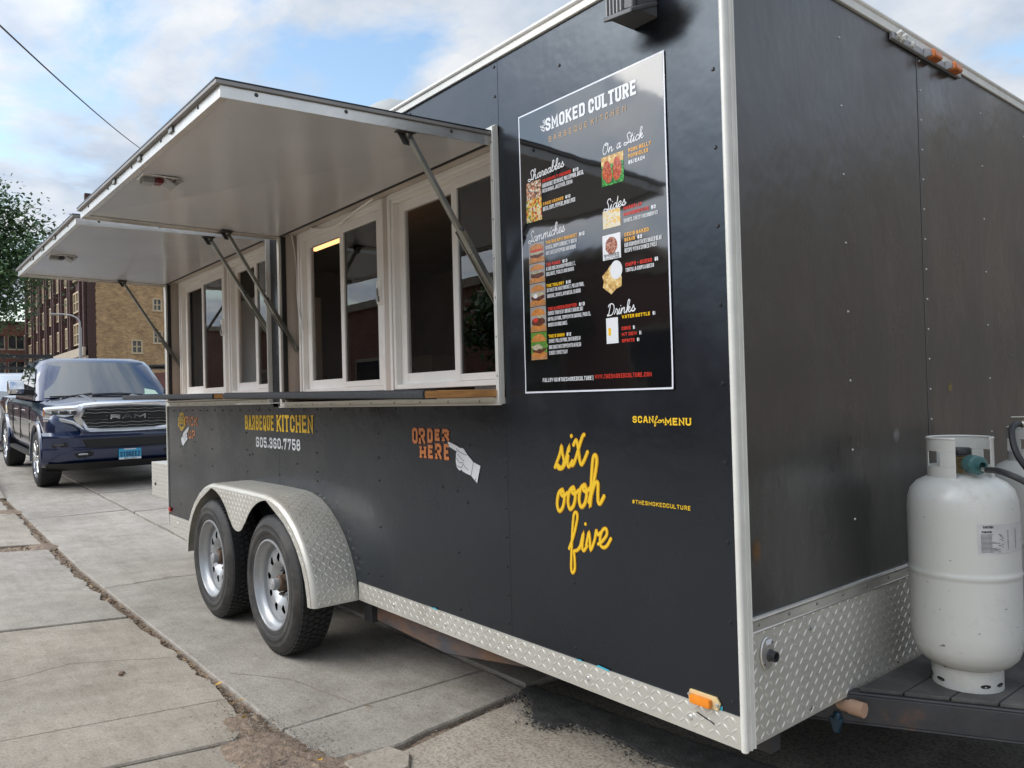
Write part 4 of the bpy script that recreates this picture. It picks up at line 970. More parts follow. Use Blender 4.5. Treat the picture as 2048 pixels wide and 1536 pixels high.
mb = MB(); mb.box(-4.17,-2.22,.004,.06,.41,.86); build(mb, "wheel_well", M['dark_gap'], T)

# wheels
def make_wheel(R=.345):
    w_ = bpy.data.objects.new("wheel", None); link(w_); w_.parent = T
    mb = MB()
    mb.lathe([(.215,-.180),(.222,-.190),(.232,-.197),(.246,-.1985),(.250,-.202),(.268,-.205),(.272,-.2025),(.290,-.201),(.296,-.203),(.302,-.2005),(.318,-.192),(.330,-.180)], 64, (0,0,0), 'y')
    sw = build(mb, "sidewall", M['sidewall'], w_, local=True)
    mb = MB()
    mb.lathe([(.330,-.180),(.337,-.172),(.3385,-.160),(.3385,-.040),(.335,-.028),(.318,-.008),(.28,.002),(.215,-.01)], 64, (0,0,0), 'y')
    nb = 66
    for row,(y0,y1) in enumerate(((-.176,-.148),(-.142,-.118),(-.112,-.088),(-.082,-.058),(-.052,-.026))):
        for k in range(nb):
            a = 2*PI*(k+.5*(row % 2))/nb; da = 2*PI/nb*.36; ri, ro = .334, (.345 if 0 < row < 4 else .3425)
            sk = .012*(1 if row % 2 else -1)
            q = []
            for r in (ri, ro):
                for (aa, yy) in ((a-da, y0),(a+da, y0),(a+da+sk, y1),(a-da+sk, y1)): q.append((r*math.cos(aa), yy, r*math.sin(aa)))
            mb.hexa(q)
    build(mb, "tyre", M['rubber'], w_, local=True, ang=30)
    mb = MB()
    mb.lathe([(.226,-.188),(.224,-.196),(.216,-.198),(.211,-.190),(.208,-.176),(.200,-.168),(.197,-.166),(.192,-.154),(.1885,-.156),(.1865,-.146),(.181,-.146),(.1775,-.152),(.176,-.140)], 64, (0,0,0), 'y')
    # dished disc with oval hand holes
    bm = bmesh.new(); es = []
    def lp(pts):
        vv = [bm.verts.new((x,0,z)) for x,z in pts]; es.extend(bm.edges.new((vv[i], vv[(i+1) % len(vv)])) for i in range(len(vv)))
    lp([(.1765*math.cos(2*PI*i/64), .1765*math.sin(2*PI*i/64)) for i in range(64)])
    lp([(.060*math.cos(2*PI*i/24), .060*math.sin(2*PI*i/24)) for i in range(24)])
    for h in range(9):
        a = 2*PI*h/9+.2
        lp([((.130+.022*math.cos(b))*math.cos(a)-.0175*math.sin(b)*math.sin(a), (.130+.022*math.cos(b))*math.sin(a)+.0175*math.sin(b)*math.cos(a)) for b in [2*PI*i/14 for i in range(14)]])
    bmesh.ops.triangle_fill(bm, edges=es, use_beauty=True)
    bmesh.ops.subdivide_edges(bm, edges=[e for e in bm.edges if e.calc_length() > .03 and len(e.link_faces) == 2], cuts=1)
    for v in bm.verts:
        r = math.hypot(v.co.x, v.co.z); v.co.y = -.143 - .010*max(0, 1-abs(r-.125)/.05) + .030*max(0, min(1, (.100-r)/.03))
    bmesh.ops.triangulate(bm, faces=bm.faces[:])
    o_ = len(mb.v); bm.verts.index_update(); mb.v += [tuple(v.co) for v in bm.verts]
    for f in bm.faces: mb.f.append(tuple(v.index+o_ for v in f.verts)); mb.m.append(0)
    bm.free()
    build(mb, "rim", M['rim'], w_, local=True, ang=40)
    mb = MB(); mb.lathe([(.0,-.158),(.034,-.158),(.041,-.153),(.043,-.06),(.07,-.055),(.17,-.045),(.17,-.02)], 24, (0,0,0), 'y'); build(mb, "brake_hub", M['hub_rust'], w_, local=True)
    mb = MB(); mb.lathe([(.0,-.192),(.012,-.193),(.014,-.190),(.024,-.190),(.029,-.185),(.029,-.158),(.032,-.156)], 20, (0,0,0), 'y'); build(mb, "hub_cap", M['grey_plastic'], w_, local=True)
    for k in range(5):
        a = 2*PI*k/5+.5; mb = MB(); c = (.066*math.cos(a), -.112, .066*math.sin(a)); mb.lathe([(.0,-.028),(.006,-.028),(.0105,-.022),(.0115,0)], 6, c, 'y'); build(mb, "lug_nut", M['steel'], w_, local=True)
    return w_
w0 = make_wheel()
def put_wheel(o, x, y, flip=False): o.location = Vector((x, y, .05+.345*1.065)) - wloc(T); o.scale = (1.065,)*3
put_wheel(w0, HX[0], -.028)
w1 = copy_tree(w0, parent=T); put_wheel(w1, HX[1], -.028); w1.rotation_euler = (0, .5, 0)
for hx in HX:
    w2 = copy_tree(w0, parent=T); put_wheel(w2, hx, TW+.028); w2.rotation_euler = (0, 0, PI)
mb = MB()
for hx in HX: mb.box(hx-.03,hx+.03,.05,TW-.05,HZ-.03,HZ+.03)
build(mb, "axle", M['dark_steel'], T)
# underframe
mb = MB(); mb.box(-5.3,-.05,.20,.25,.31,.415); mb.box(-5.3,-.05,TW-.25,TW-.2,.31,.415)
for x in (-5.2,-4.4,-2.1,-1.4,-.7,-.1): mb.box(x-.03,x+.03,.26,TW-.26,.34,.415)
mb.box(-2.30,-2.22,.08,.14,.26,.40); mb.box(-2.19,-2.13,.10,.15,.29,.40)
build(mb, "chassis_rail", M['dark_steel'], T)
mb = MB(); mb.prism([(-2.16,.405),(-2.16,.288),(-1.56,.268),(-1.02,.345),(-1.0,.405)], lambda u,v: (u,.075,v), lambda u,v: (u,.14,v)); build(mb, "frame_rail", M['rust_beam'], T, bevel=.004)
# rear step box in diamond plate
mb = MB(); mb.box(-6.06,-5.465,.02,1.9,.585,.885); sb = build(mb, "rear_step_box", M['alu_plate'], T, bevel=.006)
mb = MB(); treads_on(mb, -6.05,-5.47,.59,.88,.034,lambda u,v: (u,.0199,v),lambda u,v,s_: (1,0,s_*.9),lambda u,v: (0,-1,0),.032,.009); t = build(mb, "raised_tread", M['alu_bright'], sb); t["kind"] = "stuff"
mb = MB(); mb.dome((-5.93,.02,.70),(0,-1,0),.016,.012,9); build(mb, "lock", M['dark_steel'], sb)
# rear marker light, front marker light
mb = MB(); mb.box(-5.445,-5.395,-.014,0,.515,.545); ml = build(mb, "marker_light", M['red_lens'], T, bevel=.004); ml["label"] = "small red marker light"
mb = MB(); mb.box(-5.44,-5.385,-.006,0,.508,.512); build(mb, "base_plate", M['amber_old'], ml)
mb = MB(); mb.prism([(-.182,.505),(-.176,.520),(-.085,.520),(-.072,.504),(-.080,.484),(-.180,.484)], lambda u,v: (u,-.008,v), lambda u,v: (u,-.0005,v)); ml = build(mb, "marker_light", mat("yellowed_plastic",(.72,.55,.28),.4), T, bevel=.001); ml["label"] = "amber marker light with cracked housing"
mb = MB(); mb.box(-.168,-.098,-.024,-.008,.486,.512); build(mb, "amber_lens", M['amber'], ml, bevel=.006, seg=2)
mb = MB(); mb.dome((-.081,-.008,.500),(0,-1,0),.007,.008,8); mb.dome((-.176,-.008,.508),(0,-1,0),.005,.010,8); build(mb, "screw", M['alu'], ml)
mb = MB(); mb.poly([(-.10,-.0016,.484),(-.07,-.0016,.478),(-.068,-.0016,.500),(-.085,-.0016,.490)]); mb.poly([(-.56,-.0048,.487),(-.50,-.0048,.484),(-.50,-.0048,.490),(-.55,-.0048,.493)]); mb.poly([(-.66,-.0048,.486),(-.62,-.0048,.485),(-.63,-.0048,.491)]); mb.poly([(-1.55,-.0048,.486),(-1.49,-.0048,.485),(-1.51,-.0048,.492)]); build(mb, "tape_scrap", M['blue_tape'], T)
mb = MB(); ribbon(mb, [(-.155,.459),(-.13,.452),(-.11,.448),(-.095,.442)], .004, lambda u,v,h: (u,-.0058-h,v), 0); build(mb, "scratch", M['vinyl_black'], T)
# side vent hood
mb = MB(); vx0, vx1, vy = -.330, -.225, -.118
mb.hexa([(vx0-.004,vy-.006,2.492),(vx1+.004,vy-.006,2.480),(vx1+.002,-.001,2.535),(vx0-.002,-.001,2.540),(vx0-.004,vy-.006,2.507),(vx1+.004,vy-.006,2.495),(vx1+.002,-.001,2.550),(vx0-.002,-.001,2.555)])
vh = build(mb, "side_vent", M['vent_plastic'], T, bevel=.003)
mb = MB(); mb.box(vx0+.006,vx1,-.10,-.001,2.50,2.66); mb.hexa([(vx0+.07,vy+.004,2.506),(vx1,vy+.004,2.498),(vx1,-.09,2.498),(vx0+.07,-.09,2.506),(vx0+.07,vy+.014,2.66),(vx1,vy+.014,2.66),(vx1,-.09,2.66),(vx0+.07,-.09,2.66)]); build(mb, "hood_body", M['vent_plastic'], vh, bevel=.003)
for k in range(5): 
    mb = MB(); xx = vx0+.004+k*.014; mb.box(xx,xx+.004,vy-.0,-.10,2.505,2.655); build(mb, "fin", M['grey_plastic'], vh)
# clearance light bar on the front
mb = MB(); yb0, yb1 = 1.0, 1.60
mb.hexa([(.001,yb0,2.622),(.018,yb0,2.622),(.018,yb1,2.622),(.001,yb1,2.622),(.001,yb0,2.652),(.014,yb0,2.652),(.014,yb1,2.652),(.001,yb1,2.652)]); lb = build(mb, "clearance_light_bar", M['grey_plastic'], T, bevel=.003)
for yy in (1.31, 1.50):
    mb = MB(); mb.hexa([(.016,yy-.040,2.616),(.050,yy-.034,2.620),(.050,yy+.034,2.620),(.016,yy+.040,2.616),(.016,yy-.040,2.656),(.046,yy-.032,2.650),(.046,yy+.032,2.650),(.016,yy+.040,2.656)]); build(mb, "amber_lens", M['amber_old'], lb, bevel=.005)
    mb = MB(); mb.hexa([(.016,yy-.060,2.618),(.040,yy-.048,2.622),(.040,yy-.041,2.622),(.016,yy-.041,2.618),(.016,yy-.060,2.654),(.036,yy-.048,2.648),(.036,yy-.041,2.648),(.016,yy-.041,2.654)]); build(mb, "lens_clip", M['grey_plastic'], lb, bevel=.002)
mb = MB()
for k in range(9): mb.dome((.018,1.02+.13*random.random(),2.628+.02*random.random()),(1,0,random.uniform(-.5,.5)),random.uniform(.008,.016),random.uniform(.01,.025),7)
build(mb, "broken_socket", M['white_alu'], lb)
# water inlet, drain valve
mb = MB(); mb.prism([(.108+.033*math.cos(2*PI*k/28), .640+.046*math.sin(2*PI*k/28)) for k in range(28)], lambda u,v: (.010,u,v), lambda u,v: (.004,u,v)); wi = build(mb, "water_inlet", M['alu'], T, bevel=.002)
mb = MB(); mb.lathe([(.0,.012),(.0115,.012),(.012,.012),(.012,.030),(.015,.030),(.015,.014),(.018,.010)], 20, (0,.118,.632), 'x'); build(mb, "hose_fitting", M['dark_steel'], wi)
mb = MB(); mb.box(.0101,.0115,.100,.128,.664,.677); build(mb, "sticker", M['poster_white'], wi)
for (y,z) in ((.088,.615),(.128,.668)):
    mb = MB(); mb.dome((.010,y,z),(1,0,0),.006,.004,7); build(mb, "screw", M['steel'], wi)
mb = MB(); mb.tube([(-.25,.55,.372),(.055,.55,.372)],.020,14); mb.tube([(.012,.55,.372),(.058,.55,.372)],.0235,14); dvv = build(mb, "drain_pipe", mat("tan_pipe",(.52,.33,.22),.5), T)
mb = MB(); mb.tube([(-.02,.53,.350),(-.02,.525,.325)],.012,8); mb.hexa([(-.045,.518,.335),(.0,.518,.335),(.0,.534,.335),(-.045,.534,.335),(-.032,.520,.285),(-.014,.520,.285),(-.014,.530,.285),(-.032,.530,.285)]); build(mb, "valve_handle", mat("blue_valve_handle",(.012,.045,.075),.4), dvv, bevel=.003)
# tongue
mb = MB()
def chan(a, b, h, wd):
    a, b = Vector(a), Vector(b); d = (b-a).normalized(); r = Vector((d.y,-d.x,0))
    for lo, hi, w0_, w1_ in ((-h/2,-h/2+.008,-wd/2,wd/2),(h/2-.008,h/2,-wd/2,wd/2),(-h/2+.008,h/2-.008,wd/2-.008,wd/2)):
        q = []
        for zz_ in (lo, hi):
            for p, ww in ((a,w0_),(a,w1_),(b,w1_),(b,w0_)): v = p+r*ww; q.append((v.x,v.y,v.z+zz_))
        mb.hexa(q)
chan((-.5,.30,.366),(1.15,1.20,.366),.10,.05); chan((1.15,1.24,.366),(-.5,2.14,.366),.10,.05)
mb.box(1.1,1.55,1.17,1.27,.30,.385)
tg = build(mb, "tongue_beam", M['dark_steel'], T, bevel=.003)
for k in range(5):
    mb = MB(); x0 = .03+k*.112; x1 = x0+.107; ya, yb_ = .558+.5455*x0, .558+.5455*x1
    mb.hexa([(x0,ya,.4165),(x1,yb_,.4165),(x1,2.44-yb_,.4165),(x0,2.44-ya,.4165),(x0,ya,.4295),(x1,yb_,.4295),(x1,2.44-yb_,.4295),(x0,2.44-ya,.4295)]); build(mb, "platform_plank", mat("worn_dark_deck",(.075,.072,.068),.8,0,.4,9,.4,50) if k == 0 else bpy.data.materials["worn_dark_deck"], T, bevel=.002)
# roof vent cowl
mb = MB(); rings = []
for k in range(9):
    a = PI*k/8
    rings.append([(-2.50-.30*math.cos(a), .45+.24*s_, 2.684+.0+.375*math.sin(a)**.8*(1-.35*abs(s_)**2.5)) for s_ in (-1,-.8,-.4,0,.4,.8,1)])
mb.loft(rings, False); build(mb, "roof_vent_cowl", mat('milky_plastic',(.42,.43,.41),.5), T, ang=60)

# vinyl lettering on the side
sm = lambda u,v,h: (u, -.0016-h, v)
def letters(txt, fn, m, par=T, label=None, recalc=False, name="lettering"):
    mb = MB(); fn(mb); o = build(mb, name, m, par, smooth=False, recalc=False)
    if label: o["label"] = label
    return o
def arch(u, v):   # BARBEQUE KITCHEN bows up on the ends
    return (u, v)
letters('', lambda mb: block_text(mb, "BARBEQUE", -3.697,-3.225,1.210,.092, sm, .19, .34, True), M['vinyl_yellow'], label="yellow words BARBEQUE")
letters('', lambda mb: block_text(mb, "KITCHEN", -3.180,-2.680,1.207,.098, sm, .19, .34, True), M['vinyl_yellow'], label="yellow word KITCHEN")
letters('', lambda mb: block_text(mb, "605.360.7758", -3.515,-2.852,1.104,.064, sm, .20, .34, False), M['vinyl_white'], label="white phone number 605.360.7758")
for wd_, boxes in (("ORDER", [(-1.665,-1.621,1.184,1.253),(-1.61,-1.561,1.184,1.252),(-1.543,-1.502,1.191,1.251),(-1.485,-1.448,1.201,1.25),(-1.428,-1.379,1.201,1.251)]), ("HERE", [(-1.605,-1.557,1.124,1.173),(-1.541,-1.503,1.124,1.181),(-1.484,-1.438,1.124,1.189),(-1.419,-1.382,1.123,1.189)])):
    mb = MB()
    for ch, (a,b,c,d) in zip(wd_, boxes): block_text(mb, ch, a, b, c, d-c, sm, .0135/(d-c), .3, True, 0, 0, None, .0205)
    build(mb, "lettering_edge", M['vinyl_maroon'], T, smooth=False, recalc=False)
    mb = MB()
    for ch, (a,b,c,d) in zip(wd_, boxes): block_text(mb, ch, a, b, c, d-c, sm, .0135/(d-c), .3, True, 0, .0010)
    o = build(mb, "lettering", M['vinyl_orange'], T, smooth=False, recalc=False); o["label"] = "orange word " + wd_
for wd_, (a,b,c,d) in (("PICK",(-4.966,-4.672,1.216,1.289)),("UP",(-4.898,-4.740,1.121,1.185))):
    o = letters('', lambda mb: block_text(mb, wd_, a,b,c,d-c, sm, .19,.40,False), M['vinyl_orange'], label="orange word " + wd_)
hand = [(-1.39,1.197),(-1.381,1.199),(-1.327,1.185),(-1.306,1.177),(-1.288,1.176),(-1.279,1.175),(-1.253,1.151),(-1.215,1.124),(-1.168,1.111),(-1.193,1.042),(-1.232,1.069),(-1.263,1.075),(-1.292,1.084),(-1.297,1.09),(-1.308,1.084),(-1.324,1.092),(-1.333,1.104),(-1.335,1.124),(-1.332,1.154),(-1.325,1.161),(-1.332,1.163),(-1.383,1.18)]
def flat(name, poly, m, par, h=.0016, back=.0004, fm=sm):
    bm = bmesh.new(); vv = [bm.verts.new(fm(x,z,h-.0016)) for x,z in poly]
    es = [bm.edges.new((vv[i],vv[(i+1)%len(vv)])) for i in range(len(vv))]; bmesh.ops.triangle_fill(bm, edges=es, use_beauty=True)
    me = bpy.data.meshes.new(name); bm.to_mesh(me); bm.free(); me.materials.append(m); o = bpy.data.objects.new(name, me); link(o); o.parent = par
    o.location = -wloc(par); WL[o.name] = Vector((0,0,0)); return o
ho = flat("pointing_hand", hand, M['vinyl_white'], T, .0026); ho["label"] = "white pointing hand under the words ORDER HERE"
mb = MB()
for l in ([(-1.212,1.124),(-1.232,1.069)],[(-1.328,1.173),(-1.317,1.165),(-1.288,1.155),(-1.258,1.149)],[(-1.321,1.152),(-1.297,1.134),(-1.275,1.124)],[(-1.329,1.135),(-1.308,1.117),(-1.29,1.118),(-1.283,1.116)],[(-1.331,1.107),(-1.309,1.098),(-1.291,1.101),(-1.285,1.114)],[(-1.283,1.114),(-1.269,1.1),(-1.248,1.091)],[(-1.203,1.052),(-1.199,1.056),(-1.202,1.06)]):
    ribbon(mb, catmull(l,4) if len(l) > 2 else l, .0022, sm, .0018)
build(mb, "drawn_line", M['vinyl_black'], ho, smooth=False, recalc=False)
h2 = flat("pointing_hand", [(-4.879,1.212),(-4.87,1.206),(-4.932,1.157),(-4.921,1.115),(-4.966,1.096),(-5.034,1.06),(-5.067,1.078),(-5.086,1.111),(-5.043,1.136),(-5.021,1.161),(-4.939,1.193)], M['vinyl_white'], T, .0030); h2["label"] = "white pointing hand under the word PICK"
mb = MB()
for l in ([(-4.93,1.16),(-4.97,1.15),(-4.99,1.13)],[(-4.925,1.135),(-4.96,1.13),(-4.98,1.115)],[(-5.03,1.14),(-4.985,1.10)]): ribbon(mb, l, .004, sm, .0022)
build(mb, "drawn_line", M['vinyl_black'], h2, smooth=False, recalc=False)
sh = [(-5.061,1.32),(-5.001,1.31),(-5.003,1.289),(-4.974,1.274),(-4.977,1.222),(-5.009,1.201),(-5.071,1.174),(-5.131,1.199),(-5.157,1.22),(-5.153,1.273),(-5.119,1.288),(-5.118,1.31)]
so_ = flat("shield_emblem", sh, M['vinyl_yellow'], T, .0020); so_["label"] = "yellow and black shield emblem left of the word PICK"
cxs, czs = -5.064, 1.245
flat("shield_field", [(cxs+(x-cxs)*.80, czs+(z-czs)*.86) for x,z in sh], M['vinyl_black'], so_, .0024)
mb = MB()
ribbon(mb, [(-5.150,1.247),(-4.980,1.247)], .038, sm, .0012); ribbon(mb, [(-5.11,1.215),(-5.064,1.195),(-5.02,1.215)], .010, sm, .0012); ribbon(mb, [(-5.09,1.290),(-5.064,1.302),(-5.035,1.290)], .010, sm, .0012); ribbon(mb, [(-5.105,1.277),(-5.03,1.277)], .008, sm, .0012)
build(mb, "shield_band", M['vinyl_yellow'], so_, smooth=False, recalc=False)
mb = MB(); block_text(mb, "SMOKED", -5.142,-4.99,1.233,.028, sm, .2,.4, h0=.0016); build(mb, "band_word", M['vinyl_black'], so_, smooth=False, recalc=False)
def script(txt, x0, x1, z0, ht, rot, tk, lab):
    mb = MB(); cursive_text(mb, txt, x0, x1, z0, ht, sm, tk, .30, 0, 0, rot, tk*ht*1.55); build(mb, "lettering_edge", M['vinyl_gold'], T, smooth=False, recalc=False)
    mb = MB(); cursive_text(mb, txt, x0, x1, z0, ht, sm, tk, .30, 0, .0012, rot); o = build(mb, "lettering", M['vinyl_yellow'], T, smooth=False, recalc=False); o["label"] = "yellow handwritten word " + txt
script("six", -.732, -.572, 1.122, .150, .20, .066, "six")
script("oooh", -.740, -.505, .975, .155, .22, .066, "oooh")
script("five", -.672, -.480, .842, .128, .24, .066, "five")
letters('', lambda mb: block_text(mb, "SCAN", -.371,-.287,1.288,.021, sm,.22,.34,True), M['vinyl_yellow'], label="yellow word SCAN")
letters('', lambda mb: cursive_text(mb, "for", -.284,-.246,1.289,.020, sm,.12,.2), M['vinyl_yellow'], label="yellow handwritten word for")
letters('', lambda mb: block_text(mb, "MENU", -.243,-.147,1.282,.022, sm,.22,.34,True), M['vinyl_yellow'], label="yellow word MENU")
letters('', lambda mb: block_text(mb, "#THESMOKEDCULTURE", -.382,-.158,1.036,.0125, sm,.17,.42), M['vinyl_yellow'], label="yellow tag #THESMOKEDCULTURE")

# ------------------------------------------------------------------ menu poster
P = thing("menu_poster", "tall glossy black menu poster with white border stuck to the trailer side", "poster", (-.54, -.004, 1.39))
mb = MB()   # slightly rippled sheet
nx, nz_ = 24, 36
def ps(u, v, off=0.0): return (u, -.0035 - off - .0022*(.5+.5*mnoise.noise((u*5+3, v*4, 2.2))) - (.004*max(0,(1.45-v)/.06)**2 if v < 1.45 else 0)*.4, v)
def sheet(mb, x0, x1, z0, z1, off):
    o = len(mb.v); mb.add([ps(x0+(x1-x0)*i/nx, z0+(z1-z0)*j/nz_, off) for i in range(nx+1) for j in range(nz_+1)], [(i*(nz_+1)+j,(i+1)*(nz_+1)+j,(i+1)*(nz_+1)+j+1,i*(nz_+1)+j+1) for i in range(nx) for j in range(nz_)])
sheet(mb, -.880, -.204, 1.389, 2.395, 0); build(mb, "white_border_sheet", M['poster_white'], P, ang=80, recalc=False)
mb = MB(); sheet(mb, -.8745, -.2095, 1.395, 2.3895, .0006); build(mb, "black_print_field", M['poster_black'], P, ang=80, recalc=False)
pm = lambda u,v,h: ps(u, v, .0012+h)
def pw(txt, x0, x1, z, ht, m, tk=.17, gap=.4, serif=False):
    mb = MB(); block_text(mb, txt, x0, x1, z, ht, pm, tk, gap, serif); o = build(mb, "menu_text", M[m], P, smooth=False, recalc=False); return o
def ph(txt, x0, x1, z, ht, rot=0.06, m='p_white', tk=.085):
    mb = MB(); cursive_text(mb, txt, x0, x1, z, ht, pm, tk, .22, 0, 0, rot); o = build(mb, "menu_heading", M[m], P, smooth=False, recalc=False); o["label"] = "handwritten heading " + txt
def pwp(txt, price, x0, xm, x1, z, ht, m): pw(txt, x0, xm, z, ht, m, .24, .36); pw(price, xm+.010, x1, z, ht, 'p_white', .22, .34)
o = pw("SMOKED", -.732,-.537,2.301,.044,'p_white',.20,.30,True); o["label"] = "big white title word SMOKED"
o = pw("CULTURE", -.521,-.314,2.299,.046,'p_white',.20,.30,True); o["label"] = "big white title word CULTURE"
o = pw("BARBEQUE KITCHEN", -.716,-.357,2.260,.0185,'p_tan',.11,1.1); o["label"] = "thin tan subtitle BARBEQUE KITCHEN"
ph("the", -.737, -.697, 2.302, .024, PI/2-.1)
ph("On a Stick", -.466,-.290,2.148,.034); ph("Shareables", -.834,-.645,2.147,.036); ph("Sides", -.465,-.370,1.964,.036); ph("Sammiches", -.840,-.650,1.926,.040); ph("Drinks", -.462,-.345,1.628,.038)
pw("PORK BELLY",-.353,-.261,2.128,.0118,'p_gold',.22); pw("POPSICLES",-.354,-.273,2.110,.0118,'p_gold',.22); pw("$5/EACH",-.354,-.287,2.091,.0115,'p_white',.22)
pwp("NO COMPLY NACHOS","$13",-.758,-.612,-.576,2.127,.0115,'p_red')
pw("(ADD BRISKET $2) BEANS, PULLED PORK, QUESO,",-.759,-.550,2.109,.0145,'p_white',.12,.5); pw("FRESH ONIONS, JALEPENOS, CREMA",-.760,-.605,2.091,.0135,'p_white',.12,.5)
pwp("FAKIE NACHOS","$10",-.757,-.652,-.618,2.046,.0112,'p_gold'); pw("QUESO, CHIPS, PEPPERS, ONIONS PICO",-.758,-.594,2.027,.0145,'p_white',.12,.5)
pw("HARDFLIP",-.379,-.304,1.953,.0112,'p_red',.24); pwp("HASHBROWNS","$3",-.380,-.278,-.251,1.934,.0112,'p_red'); pw("SMOKED, CHEESY HASHBROWNS",-.380,-.243,1.914,.0122,'p_white',.12,.5)
pwp("THE BIG SPIN BRISKET","$16",-.749,-.590,-.555,1.908,.0118,'p_gold'); pw("SMOKED, CHOPPED BRISKET W QUESO",-.750,-.592,1.890,.0135,'p_white',.12,.5); pw("AND SAUTEED PEPPERS AND ONIONS",-.748,-.596,1.870,.0135,'p_white',.12,.5)
pwp("THE POSER","$13",-.749,-.675,-.641,1.831,.0112,'p_red'); pw("A TRUE BBQ SAMMICH! PORK BELLY,",-.749,-.601,1.815,.0130,'p_white',.12,.5); pw("BBQ SAUCE, PICKLES AND ONIONS",-.749,-.609,1.797,.0130,'p_white',.12,.5)
pwp("THE TRILOGY","$16",-.750,-.660,-.627,1.757,.0112,'p_yellow'); pw("3X TIMES THE MEAT! BRISKET, PULLED PORK,",-.749,-.562,1.740,.0132,'p_white',.12,.5); pw("SAUSAGE, ONIONS, AND QUESO. SO GOOD",-.748,-.580,1.720,.0132,'p_white',.12,.5)
pwp("THE UNDERACHIEVER","$13",-.746,-.600,-.563,1.675,.0118,'p_red'); pw("CHOOSE YOUR MEAT: BRISKET (ADD $2.00)",-.746,-.571,1.659,.0132,'p_white',.12,.5); pw("OR PULLED PORK, TOPPED WITH SAUSAGE, PICKLES,",-.746,-.535,1.639,.0130,'p_white',.12,.5); pw("ONIONS AND BBQ SAUCE.",-.746,-.647,1.619,.0130,'p_white',.12,.5)
pwp("THE 5 OHHH","$12",-.746,-.664,-.632,1.580,.0115,'p_yellow'); pw("SMOKEY PULLED PORK, SMOTHERED IN",-.745,-.586,1.562,.0132,'p_white',.12,.5); pw("BBQ SAUCE AND TOPPED WITH A FRESH",-.745,-.585,1.541,.0132,'p_white',.12,.5); pw("SLIGHTLY SPICEY SLAW",-.746,-.651,1.521,.0132,'p_white',.12,.5)
pw("CECIS BAKED",-.379,-.280,1.870,.0115,'p_gold',.24); pwp("BEANS","$3",-.379,-.336,-.308,1.854,.0115,'p_gold'); pw("OUR GRANDMOTHERS BAKED BEAN",-.380,-.231,1.837,.0132,'p_white',.12,.5); pw("RECIPE WITH A SMOKED TWIST",-.380,-.250,1.820,.0132,'p_white',.12,.5)
pwp("CHIPS - QUESO","$6",-.379,-.271,-.248,1.776,.0115,'p_red'); pw("TORTILLA CHIPS & QUESO",-.379,-.264,1.759,.0120,'p_white',.14,.5)
pwp("WATER BOTTLE","$1",-.400,-.285,-.265,1.615,.0108,'p_yellow'); pwp("COKE","$1",-.402,-.365,-.347,1.579,.0108,'p_red'); pwp("MT DEW","$1",-.402,-.340,-.322,1.560,.0108,'p_red'); pwp("SPRITE","$1",-.402,-.350,-.331,1.540,.0105,'p_red')
pw("FOLLOW US @THESMOKEDCULTURE |",-.783,-.532,1.427,.0138,'p_white',.17,.5); pw("WWW.THESMOKEDCULTURE.COM",-.526,-.285,1.4295,.0138,'p_red',.18,.5)
# printed food pictures (flat print)
FM = [M[k] for k in ('p_grey','p_wood','bun','meat','slaw','greens','ribs','p_white','chips','leafpic','p_red','p_yellow','hash','beans','nachos1','nachos2')]
def pic(shapes, lab):
    mb = MB()
    for k, (poly, mi) in enumerate(shapes): mb.poly([pm(u, v, k*1.2e-4) for u, v in poly], mi)
    o = build(mb, "food_photo", FM, P, smooth=False, recalc=False); o["label"] = lab
def rc(a,b,c,d): return [(a,d),(c,d),(c,b),(a,b)]
def el(cx,cz,rx,rz,n=18,a0=0,a1=2*PI,wob=0): return [(cx+rx*math.cos(a0+(a1-a0)*i/n)*(1+wob*math.sin(i*2.7)), cz+rz*math.sin(a0+(a1-a0)*i/n)*(1+wob*math.sin(i*3.9+1))) for i in range(n if a1-a0 > 6 else n+1)]
pic([(rc(-.470,2.140,-.374,2.045),9),(rc(-.470,2.140,-.374,2.112),8),(el(-.447,2.088,.020,.038,16,wob=.04),6),(el(-.402,2.090,.019,.040,16,wob=.04),6),(rc(-.470,2.068,-.374,2.045),9),(el(-.440,2.074,.017,.022),6),(el(-.404,2.074,.016,.020),6)], "two glazed pork popsicles")
pic([(rc(-.844,2.143,-.765,2.082),14)], "loaded nachos"); pic([(rc(-.846,2.081,-.764,2.0),15)], "cheese nachos")
pic([(rc(-.470,1.966,-.394,1.909),12)], "hashbrowns")
pic([(rc(-.474,1.888,-.396,1.808),7),(el(-.436,1.852,.026,.028,18,wob=.05),13)], "bowl of beans on white")
mb = MB(); block_text(mb, "SMOKED", -.468,-.404,1.818,.009, pm,.2,.4,h0=.0006); block_text(mb, "CULTURE", -.466,-.402,1.8095,.006, pm,.2,.4,h0=.0006); build(mb, "menu_text", M['vinyl_black'], P, smooth=False, recalc=False)
pic([(el(-.436,1.745,.040,.044,11,wob=.16),8),(el(-.452,1.738,.024,.036,9,wob=.2),8),(el(-.418,1.772,.026,.030),7),(el(-.418,1.772,.020,.024),7)], "tortilla chips with white dip")
pic([(rc(-.468,1.622,-.417,1.540),7),(el(-.443,1.560,.019,.014,12),7),(rc(-.459,1.590,-.448,1.566),11)], "white water bottle picture")
